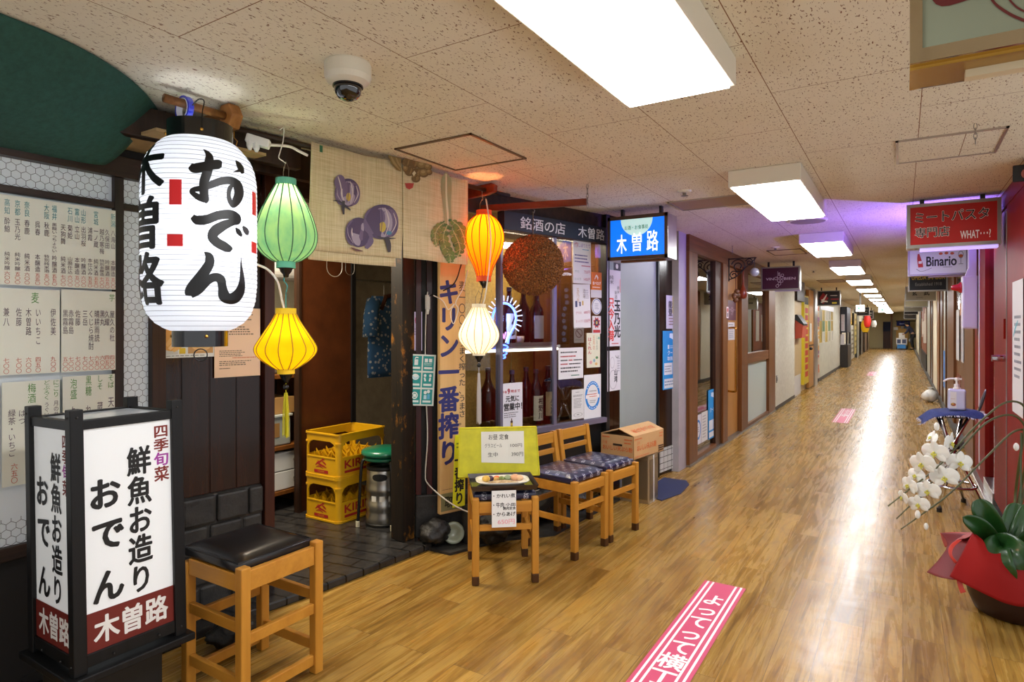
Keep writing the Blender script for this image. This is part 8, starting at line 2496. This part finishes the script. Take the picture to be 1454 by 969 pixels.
part('cloth', MB().grid(denim, 26, 20), t.m, o, smooth=True, solid=0.004)
fr = MB()
rnd = random.Random(2)
for k in range(220):
    e_ = rnd.random()
    sd = rnd.randint(0, 3)
    u_, v_ = ((e_, 0), (e_, 1), (0, e_), (1, e_))[sd]
    p_ = denim(u_, v_)
    d_ = Vector(((0, -1, -.5), (0, 1, -.5), (-1, 0, -.7), (1, 0, .1))[sd]) * rnd.uniform(0.008, 0.022) + Vector((rnd.uniform(-1, 1), rnd.uniform(-1, 1), 0)) * 0.006
    fr.tube([p_, p_ + d_], 0.0016, 4)
part('frayed_edge', fr, plain('fray_white', '#c8c8d2', 0.9), o)
o = thing('sanitizer_bottle', 'white pump bottle of hand sanitizer on the denim cloth', 'bottle', loc=(SX + 0.03, SY - 0.02, SZ + 0.012))
part('body', MB().box(-0.055, 0.055, -0.032, 0.032, 0, 0.155), plain('sanitizer_plastic', '#c6c6e0', 0.25), o, bevel=0.016, seg=4)
part('neck', MB().lathe([(0.024, 0.155), (0.024, 0.165), (0.018, 0.166), (0.018, 0.19), (0.008, 0.192), (0.008, 0.22)], 18), M_WHITE, o)
part('pump_head', MB().lathe([(0.014, 0.218), (0.015, 0.232), (0.012, 0.238)], 14).tube(catmull([(0.03, 0, 0.228), (0, 0, 0.230), (-0.045, 0, 0.228), (-0.072, 0, 0.215), (-0.08, 0, 0.205)]), 0.0065, 8), M_WHITE, o)
part('front_label', MB().box(-0.042, -0.004, -0.0328, -0.032, 0.015, 0.135), plain('label_cream', '#dcd8d8', 0.5), o)
draw(o, [('l', 1, .05, .42, .9, .46, '#a8523a'), ('d', .5, .78, .42, .10, '#8a5428'), ('d', .4, .74, .2, .06, '#d0a04a'), ('d', .7, .82, .15, .05, '#b04a2a')], face_map(-0.042, 0.015, 0.038, 0.12, -0.0332))

# ================================================================== potted white orchid
PX, PY = 0.44, 3.74
o = thing('potted_orchid', 'white moth orchid in a brown pot with red paper wrap by the right frame edge', 'potted orchid', loc=(PX, PY, 0))
part('pot', MB().lathe([(0.001, 0.0), (0.135, 0.0), (0.150, 0.01), (0.175, 0.07), (0.193, 0.16), (0.198, 0.22), (0.188, 0.22), (0.180, 0.15), (0.001, 0.12)], 40), plain('pot_brown', '#2f1410', 0.45, var=0.15, vscale=5), o, smooth=True)
part('moss', MB().lathe([(0.001, 0.235), (0.12, 0.228), (0.185, 0.21)], 30, cap0=False, cap1=False), m_plaster('moss', '#3a3018', '#5a4c28', 40), o)
M_WRAP = plain('red_wrap', '#8c100d', 0.7, spec=0.2, var=0.1, vscale=7)
M_WRAP.use_backface_culling = False
camdir = math.atan2(-PY, -PX)      # towards the camera


def loft(curves, n=16, bulge=0.0):
    """sheet of paper through rows of measured points (pixel u, v, distance)"""
    rows = [catmull([tuple(at_t(*p)) for p in c], 6) for c in curves]
    m = min(len(r) for r in rows)
    cols = [catmull([r[i] for r in rows], max(2, n // len(rows))) for i in range(m)]
    k = len(cols[0])
    return MB().grid(lambda u_, v_: Vector(cols[min(m - 1, int(round(u_ * (m - 1))))][min(k - 1, int(round(v_ * (k - 1))))]), m - 1, k - 1)


M_WRAPI = plain('red_wrap_inside', '#a03c30', 0.6, var=0.08, vscale=7)
part('wrapping_paper', loft([[(1337, 757, 2.99), (1345, 775, 2.93), (1333, 795, 2.88), (1316, 813, 2.86)], [(1362, 758, 2.97), (1365, 780, 2.88), (1356, 800, 2.82), (1334, 820, 2.79)], [(1386, 762, 2.9), (1384, 790, 2.82), (1375, 812, 2.76), (1356, 824, 2.74)]]), plain('red_wrap_dark', '#6e1212', 0.65, var=0.1, vscale=7), o, world=True, smooth=True, solid=0.002)
part('wrapping_paper', loft([[(1335, 757, 3.0), (1358, 756, 2.99), (1384, 757, 2.93)], [(1338, 768, 2.985), (1358, 764, 2.96), (1378, 762, 2.91)], [(1342, 778, 2.97), (1356, 768, 2.94), (1371, 765, 2.9)]]), M_WRAPI, o, world=True, smooth=True, solid=0.002)
part('wrapping_paper', loft([[(1381, 756, 2.86), (1396, 768, 2.80), (1404, 784, 2.76), (1420, 786, 2.75), (1445, 774, 2.78), (1485, 760, 2.86)],
                             [(1365, 788, 2.80), (1388, 806, 2.74), (1407, 812, 2.715), (1428, 818, 2.70), (1455, 815, 2.72), (1495, 806, 2.80)],
                             [(1348, 819, 2.75), (1376, 833, 2.72), (1402, 846, 2.70), (1430, 858, 2.69), (1462, 862, 2.70), (1505, 850, 2.78)]]), M_WRAP, o, world=True, smooth=True, solid=0.002)
part('wrapping_paper', loft([[(1438, 772, 3.06), (1456, 756, 3.09), (1486, 742, 3.1)], [(1440, 795, 3.04), (1458, 790, 3.06), (1490, 790, 3.06)]]), M_WRAPI, o, world=True, smooth=True, solid=0.002)
part('wrapping_paper', loft([[(1384, 766, 2.98), (1400, 772, 3.04), (1425, 776, 3.08), (1445, 778, 3.08)], [(1392, 800, 2.96), (1404, 800, 3.0), (1425, 800, 3.04), (1445, 800, 3.04)]]), M_WRAP, o, world=True, smooth=True, solid=0.002)
part('ribbon', loft([[(1360, 766, 2.86), (1349, 775, 2.82), (1347, 787, 2.80), (1356, 801, 2.79)], [(1366, 767, 2.855), (1355, 777, 2.815), (1352, 788, 2.795), (1360, 799, 2.785)]]), plain('ribbon_red', '#c43a2c', 0.35), o, world=True, smooth=True, solid=0.0015)
part('ribbon', loft([[(1358, 822, 2.76), (1360, 832, 2.755), (1364, 843, 2.75)], [(1366, 825, 2.755), (1368, 834, 2.75), (1372, 841, 2.745)]]), plain('ribbon_red', '#c43a2c', 0.35), o, world=True, smooth=True, solid=0.0015)
M_LEAF = plain('orchid_leaf', '#1b4518', 0.36, var=0.15, vscale=8, coat=0.2)


def leaf(spine, wpx):
    c = [Vector(p) for p in catmull([tuple(at_t(*p)) for p in spine], 8)]
    n_ = len(c) - 1
    def f(u_, v_):
        i = min(n_, int(round(v_ * n_)))
        a_, b_ = c[max(0, i - 1)], c[min(n_, i + 1)]
        d_ = (b_ - a_).normalized()
        view = (c[i] - Vector((0, 0, CAM_Z))).normalized()
        s_ = d_.cross(view).normalized()
        up_ = s_.cross(d_).normalized()
        w_ = 0.88 * wpx * 2.85 / F_PX * (0.45 + 0.55 * math.sin(math.pi * min(1, 0.15 + 0.7 * v_))) * math.sqrt(max(0.0, 1 - max(0, v_ - 0.72) ** 2 / 0.0784))
        k = u_ - 0.5
        return c[i] + s_ * w_ * k + up_ * (-abs(k) * w_ * 0.35)
    return MB().grid(f, 6, n_)
for sp_, w_ in (([(1428, 792, 2.95), (1412, 757, 2.92), (1399, 730, 2.9), (1388, 709, 2.92)], 36), ([(1425, 795, 2.93), (1405, 766, 2.89), (1390, 748, 2.85), (1367, 735, 2.82)], 30),
                ([(1424, 772, 2.86), (1415, 778, 2.79), (1418, 797, 2.74), (1425, 814, 2.725), (1433, 829, 2.735)], 36), ([(1418, 776, 2.86), (1428, 774, 2.80), (1441, 784, 2.74), (1449, 798, 2.715), (1452, 810, 2.71)], 38),
                ([(1432, 795, 2.97), (1436, 762, 2.98), (1441, 737, 3.0), (1444, 715, 3.03)], 34), ([(1438, 795, 2.97), (1453, 760, 2.96), (1463, 736, 2.98), (1471, 715, 3.0)], 38), ([(1426, 790, 3.02), (1417, 752, 3.05), (1412, 724, 3.08)], 15),
                ([(1440, 792, 2.95), (1470, 765, 2.9), (1495, 760, 2.86), (1515, 775, 2.84)], 36)):
    part('leaf', leaf(sp_, w_), M_LEAF, o, world=True, smooth=True, solid=0.004)
M_STEM = plain('orchid_stem', '#4a4a22', 0.5, var=0.2, vscale=15)
base = Vector((PX, PY, 0.24))
stems = [[(1441, 715, 3.24), (1447, 660, 3.20), (1456, 600, 3.17), (1452, 575, 3.15), (1425, 573, 3.13), (1385, 606, 3.10), (1335, 660, 3.05), (1298, 690, 3.02), (1261, 719, 3.0)],
         [(1446, 715, 3.24), (1458, 650, 3.2), (1458, 612, 3.18), (1438, 590, 3.16), (1400, 601, 3.13), (1352, 652, 3.09), (1310, 700, 3.05), (1273, 737, 3.03)],
         [(1450, 715, 3.24), (1464, 660, 3.22), (1462, 618, 3.2), (1440, 613, 3.18), (1400, 650, 3.12), (1350, 700, 3.06), (1310, 730, 3.02), (1279, 752, 3.0)]]
for st in stems:
    pts = [base] + [at_t(u, v, t_) for u, v, t_ in st]
    c_ = catmull(pts, 5)
    n_ = len(c_)
    part('stem', MB().tube(c_, [0.0075 - 0.0045 * k / n_ for k in range(n_)], 8), M_STEM, o, world=True, smooth=True)
part('support_stake', MB().tube([base + Vector((0.03, 0.03, 0)), at_t(1450, 615, 3.19)], 0.004, 6), plain('stake_green', '#3a4a2a', 0.5), o, world=True)
t = NT('orchid_petal')
t.b.inputs['Base Color'].default_value = lin('#e9e8e2')
t.b.inputs['Roughness'].default_value = 0.55
t.b.inputs['Subsurface Weight'].default_value = 0.15
t.b.inputs['Subsurface Radius'].default_value = (0.01, 0.01, 0.008)
M_PET = t.m
M_LIP = plain('orchid_lip', '#c9c34a', 0.5)


def petal_shape(L_, W_, cup, pw=0.75):
    def f(u_, v_):
        w_ = W_ * math.sin(math.pi * min(0.985, 0.06 + 0.92 * v_)) ** pw
        k = u_ - 0.5
        return Vector((k * w_, -cup * (v_ * (1 - v_)) * 1.2 + 0.35 * abs(k) * w_ * 0.5 - 0.004 * math.sin(9 * k), 0.006 + L_ * v_))
    return MB().grid(f, 8, 8)


def flower(c, face, size, roll=0.0, openness=1.0):
    """orchid bloom: local -y is the face; returns nothing"""
    rot = face.to_track_quat('-Y', 'Z').to_matrix().to_4x4()
    Mf = Matrix.Translation(c) @ rot @ Matrix.Rotation(roll, 4, 'Y') @ Matrix.Scale(size, 4)
    mb = MB()
    for ang, L_, W_, y_ in ((0, 0.95, 0.62, 0.03), (R(125), 0.90, 0.55, 0.03), (R(-125), 0.90, 0.55, 0.03)):
        p_ = petal_shape(L_, W_, 0.10).xform(Matrix.Translation((0, y_, 0)) @ Matrix.Rotation(ang, 4, 'Y'))
        mb.add(p_.v, p_.f)
    for ang in (R(78), R(-78)):
        p_ = petal_shape(0.98, 1.18, 0.16 * openness, 0.5).xform(Matrix.Rotation(ang, 4, 'Y') @ Matrix.Rotation(R(-8), 4, 'X'))
        mb.add(p_.v, p_.f)
    mb.xform(Mf)
    fl = part('flower', mb, M_PET, o, world=True, smooth=True, solid=0.0012)
    lp = MB()
    lp.ball((0, -0.14, -0.10), 0.12, 10, 7, sx=1.1, sy=1.0, sz=0.8)
    lp.tube([(0, -0.06, 0.06), (0, -0.16, 0.10), (0, -0.22, 0.04)], [0.07, 0.075, 0.04], 8)
    for s_ in (-1, 1):
        lp.ball((s_ * 0.14, -0.16, -0.05), 0.09, 8, 6, sx=0.7, sy=1.0, sz=1.1)
    lp.tube([(0, -0.16, -0.14), (0, -0.24, -0.26), (0.02, -0.20, -0.34)], [0.07, 0.05, 0.01], 8)
    lp.xform(Mf)
    part('lip', lp, M_LIP, fl, world=True, smooth=True)
rnd = random.Random(12)
for (u, v, t_, r_px, yaw_, pit) in ((1327, 644, 3.02, 19, -25, -12), (1350, 630, 3.06, 17, 70, -10), (1363, 658, 3.03, 18, 25, -5), (1309, 660, 3.0, 19, -30, -15), (1341, 679, 2.98, 19, -5, -10), (1317, 698, 2.97, 17, -15, -15), (1304, 717, 2.97, 15, -20, -12),
                                    (1290, 690, 3.02, 15, -50, -10), (1281, 707, 3.0, 12, -60, -15), (1300, 676, 3.06, 14, -40, 0), (1322, 622, 3.09, 12, -60, 20), (1335, 668, 3.08, 13, 40, -30)):
    c = at_t(u, v, t_)
    to_cam = (Vector((0, 0, CAM_Z)) - c)
    to_cam.z *= 0.25
    f_ = Matrix.Rotation(R(yaw_), 4, 'Z') @ (Matrix.Rotation(0, 4, 'X') @ to_cam.normalized())
    f_ = (f_ + Vector((0, 0, math.sin(R(pit))))).normalized()
    flower(c, f_, r_px * t_ / F_PX, rnd.uniform(-0.25, 0.25))
for (u, v, t_, r_) in ((1330, 606, 3.08, 0.012), (1315, 748, 2.98, 0.010), (1303, 731, 3.0, 0.012), (1443, 635, 3.15, 0.012)):
    part('bud', MB().ball(tuple(at_t(u, v, t_)), r_, 10, 8, sz=1.7), M_PET, o, world=True, smooth=True)
